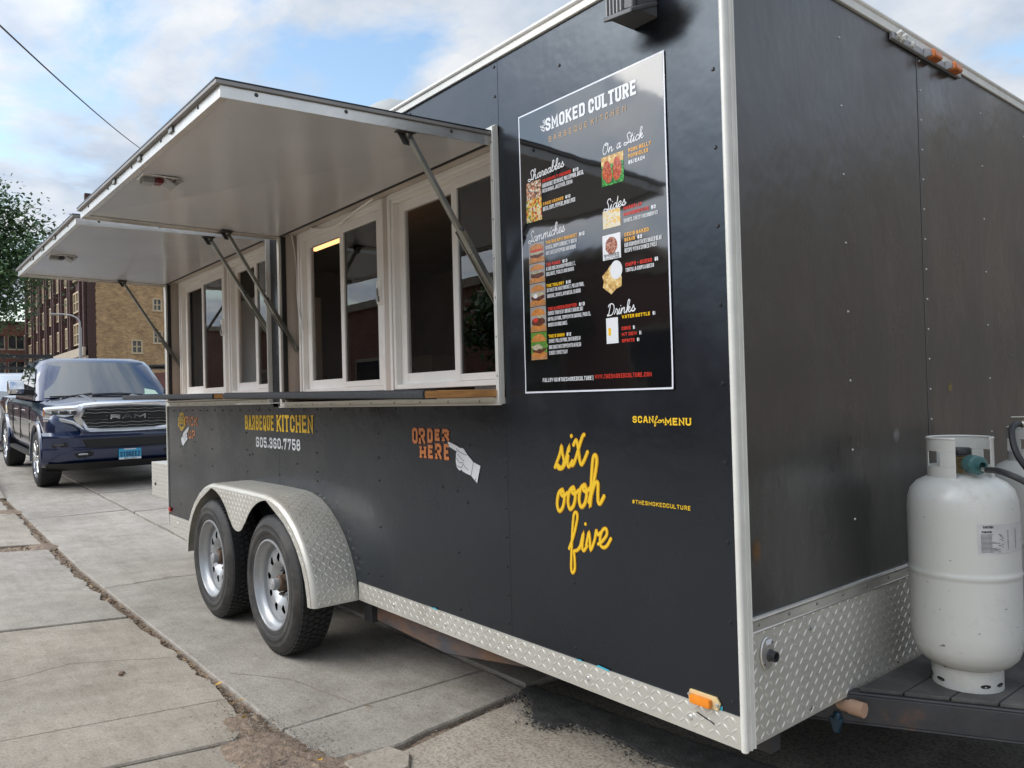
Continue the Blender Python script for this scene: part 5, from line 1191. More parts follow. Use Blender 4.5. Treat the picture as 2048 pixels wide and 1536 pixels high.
def burger(z0, z1, k, lab):
    x0, x1 = -.840, -.756; h = z1-z0; cx = (x0+x1)/2; w2 = .040
    s_ = [(rc(x0,z1,x1,z0),0 if k != 4 else 5),(rc(x0,z0+h*.24,x1,z0),1),(el(cx,z0+h*.20,w2*.86,h*.13,14),2),(el(cx,z0+h*.40,w2*.92,h*.17,13,wob=.12),3)]
    s_ += {0:[(el(cx,z0+h*.48,w2*.95,h*.08,13,wob=.18),4),(el(cx,z0+h*.60,w2*.95,h*.06,11,wob=.1),10)],1:[(el(cx-.006,z0+h*.54,w2*.8,h*.07,11,wob=.2),4)],2:[(el(cx,z0+h*.52,w2*.9,h*.10,13,wob=.2),4),(el(cx-.012,z0+h*.45,w2*.3,h*.1,9,wob=.2),7)],3:[(el(cx-.014,z0+h*.48,w2*.35,h*.09,9),10),(el(cx+.012,z0+h*.60,w2*.45,h*.07,9),4)],4:[(el(cx+.008,z0+h*.50,w2*1.0,h*.12,13,wob=.2),5),(el(cx-.01,z0+h*.46,w2*.7,h*.1,11,wob=.25),4)]}[k]
    s_ += [(el(cx,z0+h*.66,w2*.95,h*.27,14,0,PI),2)]
    pic(s_, lab)
for k,(z0,z1,lb_) in enumerate(((1.852,1.923,"brisket burger"),(1.780,1.850,"pork belly burger"),(1.697,1.778,"pulled pork burger"),(1.606,1.695,"burger with pickles"),(1.507,1.604,"slaw burger"))): burger(z0, z1, k, lb_)

# ------------------------------------------------------------------ propane tanks
def tank(loc, rotz, label):
    t = thing("propane_tank", label, "propane tank", loc, "propane tanks on the trailer tongue", (0,0,rotz))
    R, H = .157, .62
    mb = MB(); pr = [(.0,.055),(.05,.056),(.09,.062),(.124,.078),(.144,.10),(.1545,.13),(R,.17),(R,.185),(R,.345),(R,.352),(R+.002,.356),(R+.003,.362),(R+.002,.368),(R,.372),(R,.380),(R,.540),(R,.555),(.1545,.590),(.146,.618),(.127,.640),(.098,.656),(.07,.664),(.03,.668),(.0,.668)]
    mb.lathe(pr, 56); build(mb, "tank_shell", M['white_paint'], t, local=True, ang=50)
    mb = MB(); mb.lathe([(.100,.0),(.100,.066),(.097,.066),(.097,.0),(.100,0)], 40); ft = build(mb, "foot_ring", M['white_paint'], t, local=True)
    mb = MB()
    for a in (.0,.55,2.2,2.75,4.4,4.95): 
        mb.prism([(.016*math.cos(b), .006*math.sin(b)) for b in [2*PI*i/12 for i in range(12)]], lambda u,v: ((.1006)*math.cos(a+u/.1), (.1006)*math.sin(a+u/.1), .022+v), lambda u,v: ((.0998)*math.cos(a+u/.1), (.0998)*math.sin(a+u/.1), .022+v))
    build(mb, "drain_slot", M['dark_gap'], ft, local=True)
    # collar with hand holes, open at the valve side
    mb = MB(); rc_ = .094; z0, z1 = .640, .780
    def collar(a0, a1, n, za, zb):
        rings = []
        for i in range(n+1):
            a = a0+(a1-a0)*i/n; rings.append([((rc_+d)*math.cos(a), (rc_+d)*math.sin(a), z) for d, z in ((0,za),(0,zb),(-.003,zb),(-.003,za))])
        mb.loft(rings, True, 0, True)
    opn = .62
    collar(opn, 2*PI-opn, 44, z1-.040, z1); collar(opn, 2*PI-opn, 44, z0, z0+.052)
    for a0, a1 in ((opn,1.05),(1.85,2.25),(2.95,3.45),(4.15,4.55),(2*PI-1.12,2*PI-opn)): collar(a0, a1, 8, z0+.0525, z1-.0405)
    rr = [((rc_-.0015)*math.cos(opn+(2*PI-2*opn)*i/44), (rc_-.0015)*math.sin(opn+(2*PI-2*opn)*i/44), z1) for i in range(45)]; mb.tube(rr, .004, 6)
    build(mb, "collar", M['white_paint'], t, local=True, ang=50)
    mb = MB(); mb.tube([(0,0,.665),(0,0,.72)],.022,10); mb.tube([(0,0,.70),(.05,0,.70)],.018,10); vl = build(mb, "valve", M['brass'], t, local=True)
    mb = MB(); mb.lathe([(.0,.748),(.03,.748),(.034,.742),(.034,.728),(.02,.724),(.0,.724)], 10, (0,0,0)); build(mb, "hand_wheel", M['hose'], vl, local=True)
    mb = MB(); mb.lathe([(.0,.052),(.018,.052),(.027,.055),(.030,.062),(.030,.100),(.026,.106),(.0,.106)], 12, (0,0,.70), 'x'); mb.lathe([(.012,.106),(.012,.125)],10,(0,0,.70),'x'); build(mb, "connector_nut", M['teal'], vl, local=True, ang=25)
    # warning label wrapped round the shell
    mb = MB(); a0, a1 = -.25, .98
    mb.loft([[((R+.0008)*math.cos(a0+(a1-a0)*i/14), (R+.0008)*math.sin(a0+(a1-a0)*i/14), z) for z in (.440,.528)] for i in range(15)], False)
    lbm = build(mb, "warning_label", mat("silvered_label",(.50,.50,.50),.4,0,.1,30,dark=(.40,.36,.27),dthr=(.6,.8),dscale=20), t, local=True, recalc=False)
    mb = MB(); cyl = lambda u,v,h: ((R+.0014+h)*math.cos(a0+.03+u/R), (R+.0014+h)*math.sin(a0+.03+u/R), v)
    block_text(mb, "CAUTION", .010,.040,.5165,.0075, lambda u,v,h: cyl(u,v,h), .2,.4); block_text(mb, "WARNING", .006,.034,.5025,.0062, cyl, .25,.4)
    rs2 = random.Random(5)
    for k in range(15): ribbon(mb, [(.004,.4975-k*.0037),(.03,.4975-k*.0037),(.058+rs2.uniform(-.012,.016),.4975-k*.0037)], .0014, cyl, 0)
    for k in range(16): ribbon(mb, [(.086,.508-k*.0037),(.125,.508-k*.0037)], .0014, cyl, 0)
    build(mb, "label_print", M['vinyl_black'], lbm, local=True, smooth=False, recalc=False)
    rs3 = random.Random(8)
    for k in range(26):
        a = rs3.uniform(-1.6,1.2); z = rs3.choice((rs3.uniform(.06,.15), rs3.uniform(.15,.56))); sz = rs3.uniform(.0015,.004) if z > .15 else rs3.uniform(.003,.010)
        r_ = R+.0004 if z > .17 else R*math.sin(min(1,(z-.03)/.14)*PI/2)**.42+.0006
        mb = MB(); mb.add([((r_+(.002 if z < .17 and dz < 0 else 0))*math.cos(a+du*sz/R), r_*math.sin(a+du*sz/R), z+dz*sz*.55) for du,dz in ((-1,-.4),(0,-1),(1,-.2),(.7,.8),(-.5,1))], [(0,1,2,3,4)])
        build(mb, "scuff", M['scuff'], t, local=True, smooth=False, recalc=False)
    return t
VIEW_ROT = math.atan2(-1.807-.862, 1.253-.24)
t1 = tank((.24,.862,.430), VIEW_ROT+.50, "nearer white propane tank with silver warning label at the front corner of the trailer")
t2 = copy_tree(t1, (.245,1.56,.430), None, "farther white propane tank half hidden behind the front tank"); t2.rotation_euler = (0,0,VIEW_ROT+1.1); WL[t2.name] = Vector((.245,1.56,.430))
# hoses
a_ = VIEW_ROT+.50
c1 = Vector((.24,.862,.430+.69)); d1 = Vector((math.cos(a_), math.sin(a_), 0))
a2 = VIEW_ROT+1.1; c2 = Vector((.245,1.56,.430+.69)); d2 = Vector((math.cos(a2), math.sin(a2), 0))
hz = thing("gas_hose", "black rubber gas hoses joining the two propane tanks to a brass regulator", "gas hose", tuple(c1+d1*.2))
mb = MB(); p0 = c1+d1*.122
mb.tube([p0, p0+d1*.03], .006, 8); build(mb, "hose_nipple", M['alu'], hz)
mb = MB(); mb.tube(catmull([tuple(p0+d1*.025), tuple(p0+d1*.09+Vector((0,0,.002))), tuple(p0+d1*.16+Vector((.01,.03,-.02))), tuple(p0+d1*.20+Vector((.04,.10,-.07))), (.62,1.22,1.0)], 8), .0095, 10); build(mb, "hose", M['hose'], hz)
rg = Vector((.33,1.24,1.225))
mb = MB(); mb.tube(catmull([tuple(rg+Vector((-.02,-.03,.015))), tuple(rg+Vector((-.03,-.10,.0))), tuple(rg+Vector((.0,-.14,-.09))), tuple(rg+Vector((.07,-.13,-.18))), tuple(rg+Vector((.16,-.07,-.24))), tuple(rg+Vector((.26,0,-.27)))], 8), .0105, 10); build(mb, "hose", M['hose'], hz)
mb = MB(); mb.tube([rg+Vector((-.02,-.045,.012)), rg+Vector((.0,.0,.02)), rg+Vector((.06,.03,.02))], .013, 8); mb.box(rg.x-.01,rg.x+.05,rg.y-.02,rg.y+.05,rg.z-.07,rg.z+.01); mb.hexa([tuple(rg+Vector(q)) for q in ((-.05,-.05,.034),(.07,.03,.034),(.06,.06,.034),(-.055,-.035,.034),(-.05,-.05,.040),(.07,.03,.040),(.06,.06,.040),(-.055,-.035,.040))]); build(mb, "regulator", mat("worn_brass",(.45,.42,.36),.35,.8), hz, bevel=.003)
mb = MB(); mb.tube([rg+Vector((.02,.01,-.06)), rg+Vector((.02,.01,-.74))], .012, 8); build(mb, "regulator_post", M['dark_steel'], hz)

# ------------------------------------------------------------------ pickup truck
M['navy'] = mat("navy_metallic_paint", (.012,.025,.075), .22, .35, 0, 1, spec=.6, coat=1.0, croug=.03)
M['chrome'] = mat("chrome", (.80,.81,.83), .10, 1.0)
M['satin'] = mat("satin_chrome", (.62,.63,.64), .25, .9)
M['auto_glass'] = mat("dark_auto_glass", (.012,.017,.018), .02, 0, spec=.9, coat=1.0, croug=.01, ior=1.75)
M['black_trim'] = mat("black_plastic_trim", (.012,.012,.013), .45)
M['lamp_lens'] = mat("headlamp_lens", (.05,.05,.055), .06, 0, coat=1)
M['lamp_white'] = mat("headlamp_reflector", (.75,.76,.8), .15, .6)
M['plate_blue'] = mat("plate_sky_blue", (.05,.36,.60), .4)
TR = thing("pickup_truck", "dark navy pickup truck with chrome grille parked behind the trailer", "pickup truck", (-11.02, .95, .055+.03*5.02), None, (0,.03,0))
def tb(mb, n, m, par=TR, **k): return build(mb, n, m, par, local=True, **k)
def ring(x, hw, zs, zt, zb=.46, crown=.0):
    h = [(hw*.90,zb),(hw*.985,zb+.12),(hw,zb+.34),(hw*.992,zs-.10),(hw*.955,zs-.015),(hw*.80,zs+(zt-zs)*.55),(hw*.52,zt-.006+crown),(0,zt+crown*.4)]
    return [(x,-y,z) for y,z in h] + [(x,y,z) for y,z in h[-2::-1]]
mb = MB()
mb.loft([ring(-.10,.93,1.00,1.10),ring(-.16,.985,1.09,1.19),ring(-.35,1.01,1.13,1.235,crown=.012),ring(-.8,1.03,1.17,1.275,crown=.02),ring(-1.30,1.035,1.21,1.305,crown=.012),ring(-1.42,1.035,1.225,1.29),ring(-1.7,1.035,1.24,1.28),ring(-3.9,1.03,1.26,1.29),ring(-4.0,1.03,1.27,1.29),ring(-5.5,1.03,1.27,1.29),ring(-5.82,.99,1.25,1.27)], True, 0, True)
body = tb(mb, "body", M['navy'], ang=50)
cut = MB()
for x in (-.97,-4.64):
    for s_ in (-1,1): cut.lathe([(.0,.62*s_),(.475,.62*s_),(.475,1.3*s_),(.0,1.3*s_)], 36, (x,0,.43), 'y')
co = build(cut, "arch_cutter", M['black_trim'], None)
bpy.context.view_layer.update()
cm = bmesh.new(); cm.from_mesh(co.data); bmesh.ops.recalc_face_normals(cm, faces=cm.faces); cm.to_mesh(co.data); cm.free()
co.parent = TR
md = body.modifiers.new("arch", 'BOOLEAN'); md.object = co; md.operation = 'DIFFERENCE'; md.solver = 'EXACT'
bpy.context.view_layer.update()
dg = bpy.context.evaluated_depsgraph_get()
nm_ = bpy.data.meshes.new_from_object(body.evaluated_get(dg)); body.modifiers.clear(); body.data = nm_
bpy.data.objects.remove(co)
# greenhouse
def gh(z, xf, xr, hw, r=.10): 
    return [(xf-r*1.2,-hw,z),(xf-.02,-hw*.88,z),(xf+.04,-hw*.45,z),(xf+.05,0,z),(xf+.04,hw*.45,z),(xf-.02,hw*.88,z),(xf-r*1.2,hw,z),(xr+.08,hw,z),(xr,hw*.9,z),(xr,-hw*.9,z),(xr+.08,-hw,z)]
mb = MB(); mb.loft([gh(1.25,-1.36,-3.86,.965),gh(1.50,-1.68,-3.80,.915),gh(1.78,-2.06,-3.72,.835),gh(1.87,-2.22,-3.66,.79),gh(1.925,-2.40,-3.5,.68)], True, 0, True); tb(mb, "cab", M['navy'], ang=50)
mb = MB()
def ws(t, k): # windscreen point, t 0 bottom..1 top, k -1..1
    z = 1.285+t*.565; f = (z-1.25)/(1.87-1.25); xf = -1.36-.86*f; hw = (.965-.175*f)*.90
    return (xf+.092-.105*abs(k)**2.4, k*hw, z+.004)
mb.loft([[ws(t/6, k/8) for k in range(-8,9)] for t in range(7)], False); tb(mb, "windscreen", M['auto_glass'], ang=60)
mb = MB()
mb.add([ws(.04,.60),ws(.04,.86),ws(.17,.86),ws(.21,.66)] and [(p[0]+.004,p[1],p[2]+.004) for p in (ws(.05,.66),ws(.05,.92),ws(.16,.90),ws(.22,.72))], [(0,1,2,3)]); tb(mb, "parking_slip", mat("pale_green_slip",(.50,.66,.52),.3), smooth=False)
mb = MB(); q = [ws(.02,-.92),ws(.03,-.6),ws(.10,-.25)]; mb.tube([(p[0]+.014,p[1],p[2]+.008) for p in q],.010,6); q = [ws(.07,-.25),ws(.09,.2),ws(.04,.62)]; mb.tube([(p[0]+.014,p[1],p[2]+.008) for p in q],.010,6); tb(mb, "wiper", M['black_trim'])
for s_ in (-1,1):
    def sw_(x, z): f = (z-1.25)/(1.87-1.25); return (x, s_*((.965-.13*f)+.006), z)
    for nm, pts in (("front_side_window",[(-1.70,1.32),(-2.55,1.32),(-2.55,1.76),(-2.20,1.76)]),("rear_side_window",[(-2.66,1.32),(-3.45,1.32),(-3.52,1.76),(-2.66,1.76)])):
        mb = MB(); mb.poly([sw_(*p) for p in pts]); tb(mb, nm, M['auto_glass'], smooth=False, recalc=False)
    mb = MB(); mb.prism([(-1.52,1.43),(-1.56,1.36),(-1.74,1.36),(-1.78,1.45),(-1.74,1.56),(-1.58,1.56)], lambda u,v: (u,s_*1.10,v), lambda u,v: (u,s_*1.30,v)); m_ = tb(mb, "door_mirror", M['chrome'], bevel=.02, seg=2)
    mb = MB(); mb.box(-1.70,-1.60,min(s_*.96,s_*1.11),max(s_*.96,s_*1.11),1.34,1.43); mb.box(-1.775,-1.56,min(s_*1.09,s_*1.29),max(s_*1.09,s_*1.29),1.335,1.36); tb(mb, "mirror_arm", M['black_trim'], m_, bevel=.01)
    for xd in (-2.35,-3.25):
        mb = MB(); y = s_*1.045; mb.box(xd-.12,xd+.10,min(y-s_*.03,y),max(y-s_*.03,y),1.075,1.10); tb(mb, "door_handle", M['chrome'], bevel=.006)
    mb = MB()
    for xs_ in (-1.62,-2.62,-3.55): mb.box(xs_-.004,xs_+.004,min(s_*1.028,s_*1.0385),max(s_*1.028,s_*1.0385),.62,1.16)
    mb.box(-3.9,-1.5,min(s_*.96,s_*1.04),max(s_*.96,s_*1.04),.40,.455); tb(mb, "sill_trim", M['black_trim'])
    mb = MB(); mb.box(-1.60,-1.40,min(s_*1.03,s_*1.042),max(s_*1.03,s_*1.042),.92,.955); tb(mb, "side_badge", M['chrome'])
    for xw in (-.97,-4.64):
        mb = MB(); mb.loft([[(xw+r*math.cos(a),s_*y,.43+r*math.sin(a)) for r,y in ((.465,1.01),(.475,1.05),(.53,1.05),(.55,1.025))] for a in [PI*(-.06+1.12*k/20) for k in range(21)]], False); tb(mb, "wheel_arch", M['navy'], ang=50)
# fascia
fy = lambda p: p
mb = MB()
gl = [(-.60,1.03),(-.55,1.152),(-.30,1.163),(.30,1.163),(.55,1.152),(.60,1.03),(.52,.884),(.35,.868),(-.35,.868),(-.52,.884)]
mb.prism(gl, lambda u,v: (-.02,u,v), lambda u,v: (-.12,u,v)); tb(mb, "grille_backing", M['black_trim'])
mb = MB()
def outl(k): return [(u*(1+k*.1/abs(.6) if abs(u) > .5 else 1+k*.05), v+k*(.045 if v > 1.03 else (-.055 if v < 1.0 else 0))) for u,v in gl]
a_o, a_i = outl(1), gl
n_ = len(gl)
mb.add([(-.03,u,v) for u,v in a_o]+[(.015,u*.985+0,v) for u,v in [((p[0]+q[0])/2,(p[1]+q[1])/2) for p,q in zip(a_o,a_i)]]+[(-.015,u,v) for u,v in a_i], [(i,(i+1)%n_,(i+1)%n_+n_,i+n_) for i in range(n_)]+[(i+n_,(i+1)%n_+n_,(i+1)%n_+2*n_,i+2*n_) for i in range(n_)]); tb(mb, "grille_surround", M['satin'], ang=50)
mb = MB()
lip = [(-1.02,1.165,-.20),(-.66,1.185,-.06),(-.56,1.215,-.035),(-.40,1.228,-.02),(0,1.235,-.015),(.40,1.228,-.02),(.56,1.215,-.035),(.66,1.185,-.06),(1.02,1.165,-.20)]
mb.loft([[(x-.03,y,z-.04),(x+.02,y,z-.035),(x+.025,y,z-.01),(x-.01,y,z+.016),(x-.06,y,z+.018)] for y,z,x in lip], False); tb(mb, "hood_lip", M['chrome'], ang=60)
for k in range(6):
    mb = MB(); z = 1.138-k*.048; hw = .53 if k in (0,5) else .565; w_ = []
    if k in (2,3):
        for a,b in ((-.58,-.27),(.27,.58)): mb.tube([(-.012,a+(b-a)*i/8,z+.005*math.sin(i*1.6)) for i in range(9)],.0055,6)
    else: mb.tube([(-.012,-hw+2*hw*i/24,z+.006*math.sin(i*1.57)) for i in range(25)],.0055,6)
    tb(mb, "grille_bar", M['steel'])
mb = MB()
for s_ in (-1,1): mb.prism([(s_*.58,1.03),(s_*.54,1.058),(s_*.30,1.058),(s_*.28,1.03),(s_*.30,1.002),(s_*.54,1.002)], lambda u,v: (.0,u,v), lambda u,v: (-.02,u,v))
tb(mb, "grille_insert", M['black_trim'])
mb = MB(); mb.box(-.02,-.004,-.26,.26,.985,1.08); tb(mb, "badge_plinth", M['black_trim'])
fr_ = lambda u,v,h: (.002+h, u, v)
mb = MB(); block_text(mb, "RAM", -.235,.235,.996,.066, fr_, .30,.22,False); o = tb(mb, "badge_letters", M['chrome'], smooth=False, recalc=False)
for s_ in (-1,1):
    mb = MB(); hl = [(s_*1.03,1.035,-.24),(s_*.80,1.035,-.09),(s_*.69,1.06,-.05),(s_*.64,1.125,-.04),(s_*.66,1.17,-.055),(s_*1.03,1.172,-.24)]
    mb.add([(x+.008,y,z) for y,z,x in hl]+[(x-.08,y,z) for y,z,x in hl], [tuple(range(6)),tuple(range(11,5,-1))]+[(i,(i+1)%6,(i+1)%6+6,i+6) for i in range(6)]); h_ = tb(mb, "headlight", M['satin'], bevel=.006)
    for yc,wd_ in ((.86,.085),(.73,.055)):
        mb = MB(); xo = -.135 if yc > .8 else -.06
        mb.prism([(s_*(yc-wd_),1.075),(s_*(yc-wd_),1.135),(s_*(yc+wd_),1.135),(s_*(yc+wd_),1.075)], lambda u,v: (xo-(abs(u)-yc)*.65+.022,u,v), lambda u,v: (xo-(abs(u)-yc)*.65-.01,u,v)); l_ = tb(mb, "lamp_lens", M['lamp_lens'], h_, bevel=.008)
        mb = MB(); mb.dome((xo+.022,s_*yc,1.105),(1,-s_*.6,0),.022,.008,10); tb(mb, "bulb", M['lamp_white'], h_)
    mb = MB(); mb.prism([(s_*.995,1.05),(s_*.995,1.15),(s_*1.035,1.15),(s_*1.035,1.05)], lambda u,v: (-.228,u,v), lambda u,v: (-.26,u,v)); tb(mb, "turn_lens", M['amber_old'], h_)
    # chrome sweep from the lamp down round the grille
    mb = MB(); mb.loft([[(x,y,z),(x+.012,y,z-.03),(x-.01,y,z-.055)] for y,z,x in ((s_*1.04,1.035,-.25),(s_*.82,1.022,-.08),(s_*.70,.985,-.03),(s_*.60,.90,-.01),(s_*.50,.858,.0),(0,.848,.005))], False); tb(mb, "chrome_sweep", M['satin'], ang=60)
# bumper
mb = MB()
def bsec(y): 
    e = max(0, abs(y)-.75)/.32; x = -.0-.16*e**2
    return [(x-.06,y,.84-.02*e),(x+.02,y,.80),(x+.075,y,.785),(x+.085,y,.74),(x+.05,y,.66),(x+.06,y,.60),(x+.05,y,.45),(x-.02,y,.36),(x-.10,y,.34)]
mb.loft([bsec(y) for y in (-1.07,-1.0,-.9,-.75,-.5,-.25,0,.25,.5,.75,.9,1.0,1.07)], False); tb(mb, "front_bumper", M['navy'], ang=45)
mb = MB(); mb.prism([(-.62,.735),(.62,.735),(.55,.610),(.35,.60),(-.35,.60),(-.55,.610)], lambda u,v: (.088,u,v), lambda u,v: (.03,u,v)); tb(mb, "lower_intake", M['black_trim'], bevel=.01)
mb = MB(); mb.loft([[(.07-.16*(max(0,abs(y)-.75)/.32)**2,y,.40),(.0-.16*(max(0,abs(y)-.75)/.32)**2,y,.30),(-.1,y,.29)] for y in (-1.04,-.75,0,.75,1.04)], False); tb(mb, "air_dam", M['black_trim'], ang=50)
for s_ in (-1,1):
    mb = MB(); mb.prism([(s_*.98,.69),(s_*.80,.69),(s_*.78,.63),(s_*.96,.62)], lambda u,v: (.062-.16*(max(0,abs(u)-.75)/.32)**2,u,v), lambda u,v: (-.06,u,v)); fg = tb(mb, "fog_lamp", M['black_trim'], bevel=.004)
    mb = MB(); mb.prism([(s_*.95,.675),(s_*.83,.675),(s_*.83,.655),(s_*.95,.65)], lambda u,v: (.068-.16*(max(0,abs(u)-.75)/.32)**2,u,v), lambda u,v: (.0-.1,u,v)); tb(mb, "fog_lens", M['lamp_lens'], fg)
    mb = MB(); mb.prism([(s_*.72,.53),(s_*.52,.56),(s_*.46,.53),(s_*.48,.49),(s_*.66,.47)], lambda u,v: (.068,u,v), lambda u,v: (-.0,u,v)); th = tb(mb, "tow_hook", M['black_trim'], bevel=.006)
    mb = MB(); mb.box(.05,.085,min(s_*.66,s_*.54),max(s_*.66,s_*.54),.505,.528); tb(mb, "hook", M['chrome'], th, bevel=.006)
mb = MB(); mb.box(.074,.082,-.150,.150,.41,.566); lp_ = tb(mb, "licence_plate", M['plate_blue'], bevel=.003)
mb = MB(); block_text(mb, "STOGEEZ", -.130,.132,.452,.070, lambda u,v,h: (.0835+h,u,v), .17,.45); tb(mb, "plate_letters", mat("plate_navy_ink",(.015,.02,.06),.4), lp_, smooth=False, recalc=False)
mb = MB(); mb.box(.0822,.0832,-.148,.148,.412,.440); mb.box(.0822,.0832,-.08,.08,.550,.5655); tb(mb, "plate_frame", M['poster_white'], lp_)
mb = MB(); block_text(mb, "BILLION", -.075,.080,.416,.021, lambda u,v,h: (.0842+h,u,v), .22,.36); tb(mb, "frame_letters", M['vinyl_black'], lp_, smooth=False, recalc=False)
mb = MB()
for s_ in (-1,1):
    mb.loft([[(x,s_*y,z) for y,z in ((.30,zc),(.36,zc+.018),(.42,zc+.006))] for x,zc in ((-.12,1.185),(-.5,1.252),(-.95,1.296),(-1.3,1.318))], False)
tb(mb, "hood_crease", M['navy'], ang=60)
mb = MB(); mb.box(-.98,-.80,-.52,-.44,1.262,1.282); mb.box(-.98,-.80,.44,.52,1.262,1.282); tb(mb, "hood_vent", M['black_trim'], bevel=.006)
# running gear
mb = MB(); mb.box(-5.6,-.3,-.45,.45,.30,.50); mb.box(-1.03,-.91,-.8,.8,.36,.46); mb.box(-4.70,-4.58,-.8,.8,.36,.46); tb(mb, "underbody", M['black_trim'])
def truck_wheel():
    w_ = bpy.data.objects.new("wheel", None); link(w_); w_.parent = TR; R = .410
    mb = MB(); mb.lathe([(.275,-.125),(.29,-.143),(.34,-.148),(.375,-.140),(.398,-.122),(.408,-.105),(R,-.07),(R,.07),(.408,.105),(.398,.122),(.36,.145),(.275,.125)], 48, (0,0,0), 'y')
    for row,(y0,y1) in enumerate(((-.12,-.07),(-.05,-.01),(.01,.05),(.07,.12))):
        for k in range(44):
            a = 2*PI*(k+.5*(row % 2))/44; da = .048; q = []
            for r in (R-.006, R+.004):
                for aa,yy in ((a-da,y0),(a+da,y0),(a+da,y1),(a-da,y1)): q.append((r*math.cos(aa),yy,r*math.sin(aa)))
            mb.hexa(q)
    build(mb, "tyre", M['rubber'], w_, local=True)
    mb = MB(); mb.lathe([(.278,-.130),(.282,-.138),(.268,-.140),(.260,-.125),(.258,-.05),(.25,.0),(.22,.0)], 40, (0,0,0), 'y')
    for k in range(6):
        a = 2*PI*k/6
        for d in (-.20,.20):
            mb.bar((.055*math.cos(a),-.118,.055*math.sin(a)),(.268*math.cos(a+d),-.126,.268*math.sin(a+d)),.040,.030,(0,1,0))
    mb.lathe([(.0,-.135),(.045,-.135),(.06,-.128),(.075,-.10)], 20, (0,0,0), 'y')
    build(mb, "rim", M['chrome'], w_, local=True, bevel=.004)
    mb = MB(); mb.lathe([(.0,-.02),(.25,-.02)], 24, (0,0,0), 'y'); build(mb, "brake_disc", M['dark_steel'], w_, local=True)
    return w_
tw0 = truck_wheel(); tw0.location = (-.97,-.895,.41)
for x,y,rz in ((-4.64,-.895,0),(-.97,.895,PI),(-4.64,.895,PI)):
    c_ = copy_tree(tw0, (x,y,.41), TR); c_.rotation_euler = (0,.3,rz)

# vehicle parked behind the truck: only its roof and windscreen show
SV = thing("parked_suv", "pale grey parked vehicle mostly hidden behind the navy truck", "car", (-18.6,.9,.05+.03*12.6), None, (0,.03,0))
M['silver'] = mat("silver_car_paint", (.50,.53,.58), .25, .4, coat=1.0)
mb = MB(); mb.loft([ring(-.1,.85,.75,.85,.3),ring(-.3,.93,.88,.97,.28),ring(-1.3,.95,.98,1.08,.28),ring(-4.4,.95,1.0,1.06,.28),ring(-4.7,.9,.95,1.0,.32)], True, 0, True); build(mb, "body", M['silver'], SV, local=True, ang=50)
mb = MB(); mb.loft([gh(1.03,-1.2,-4.55,.88),gh(1.35,-1.65,-4.5,.82),gh(1.66,-2.15,-4.35,.74),gh(1.76,-2.35,-4.2,.68)], True, 0, True); build(mb, "cabin", M['silver'], SV, local=True, ang=50)
mb = MB(); mb.loft([[(-1.2-.95*t+.06-.07*abs(k)**2, k*(.88-.14*t)*.9, 1.07+.57*t) for k in [j/6-1 for j in range(13)]] for t in [i/4 for i in range(5)]], False); build(mb, "windscreen", M['auto_glass'], SV, local=True)
for s_ in (-1,1):
    mb = MB(); mb.poly([(-1.7,s_*.885,1.1),(-4.3,s_*.885,1.1),(-4.2,s_*.79,1.58),(-2.2,s_*.79,1.58)]); build(mb, "side_window", M['auto_glass'], SV, local=True, smooth=False)
    for xw in (-.9,-3.8):
        mb = MB(); mb.lathe([(.0,-.09),(.2,-.10),(.28,-.105),(.33,-.09),(.34,0),(.33,.09),(.0,.09)], 28, (xw,s_*.84,.34), 'y'); build(mb, "wheel", M['rubber'], SV, local=True)

# ------------------------------------------------------------------ background buildings
def brickmat(name, c1, c2, mortar, ax, scale=1.0, bw=.45, big=.25):
    m = bpy.data.materials.new(name); m.use_nodes = True; t = m.node_tree; b = t.nodes["Principled BSDF"]; b.inputs["Roughness"].default_value = .85; b.inputs["Specular IOR Level"].default_value = .2
    tcn = t.nodes.new("ShaderNodeTexCoord"); sp = t.nodes.new("ShaderNodeSeparateXYZ"); t.links.new(tcn.outputs["Object"], sp.inputs[0]); cb = t.nodes.new("ShaderNodeCombineXYZ")
    t.links.new(sp.outputs[0 if ax == 'x' else 1], cb.inputs[0]); t.links.new(sp.outputs[2], cb.inputs[1])
    br = t.nodes.new("ShaderNodeTexBrick"); br.inputs["Scale"].default_value = scale; br.inputs["Brick Width"].default_value = bw; br.inputs["Row Height"].default_value = bw*.34; br.inputs["Mortar Size"].default_value = .018; br.inputs["Bias"].default_value = .1
    br.inputs["Color1"].default_value = (*c1,1); br.inputs["Color2"].default_value = (*c2,1); br.inputs["Mortar"].default_value = (*mortar,1); t.links.new(cb.outputs[0], br.inputs["Vector"])
    nz = t.nodes.new("ShaderNodeTexNoise"); nz.inputs["Scale"].default_value = .9; nz.inputs["Detail"].default_value = 9; nz.inputs["Roughness"].default_value = .75; t.links.new(tcn.outputs["Object"], nz.inputs["Vector"])
    r = t.nodes.new("ShaderNodeValToRGB"); t.links.new(nz.outputs[0], r.inputs[0]); r.color_ramp.elements[0].position = .3; r.color_ramp.elements[1].position = .7
    r.color_ramp.elements[0].color = (1-big,)*3+(1,); r.color_ramp.elements[1].color = (1+big,)*3+(1,)
    mx_ = t.nodes.new("ShaderNodeMixRGB"); mx_.blend_type = 'MULTIPLY'; mx_.inputs[0].default_value = 1; t.links.new(br.outputs[0], mx_.inputs[1]); t.links.new(r.outputs[0], mx_.inputs[2]); t.links.new(mx_.outputs[0], b.inputs["Base Color"]); return m
M['brick_yel'] = brickmat("ochre_brick", (.50,.33,.155), (.30,.195,.105), (.42,.32,.21), 'y', 1, .40, .35)
M['brick_brn'] = brickmat("brown_brick", (.105,.058,.054), (.075,.043,.043), (.12,.085,.075), 'x', 1, .45, .2)
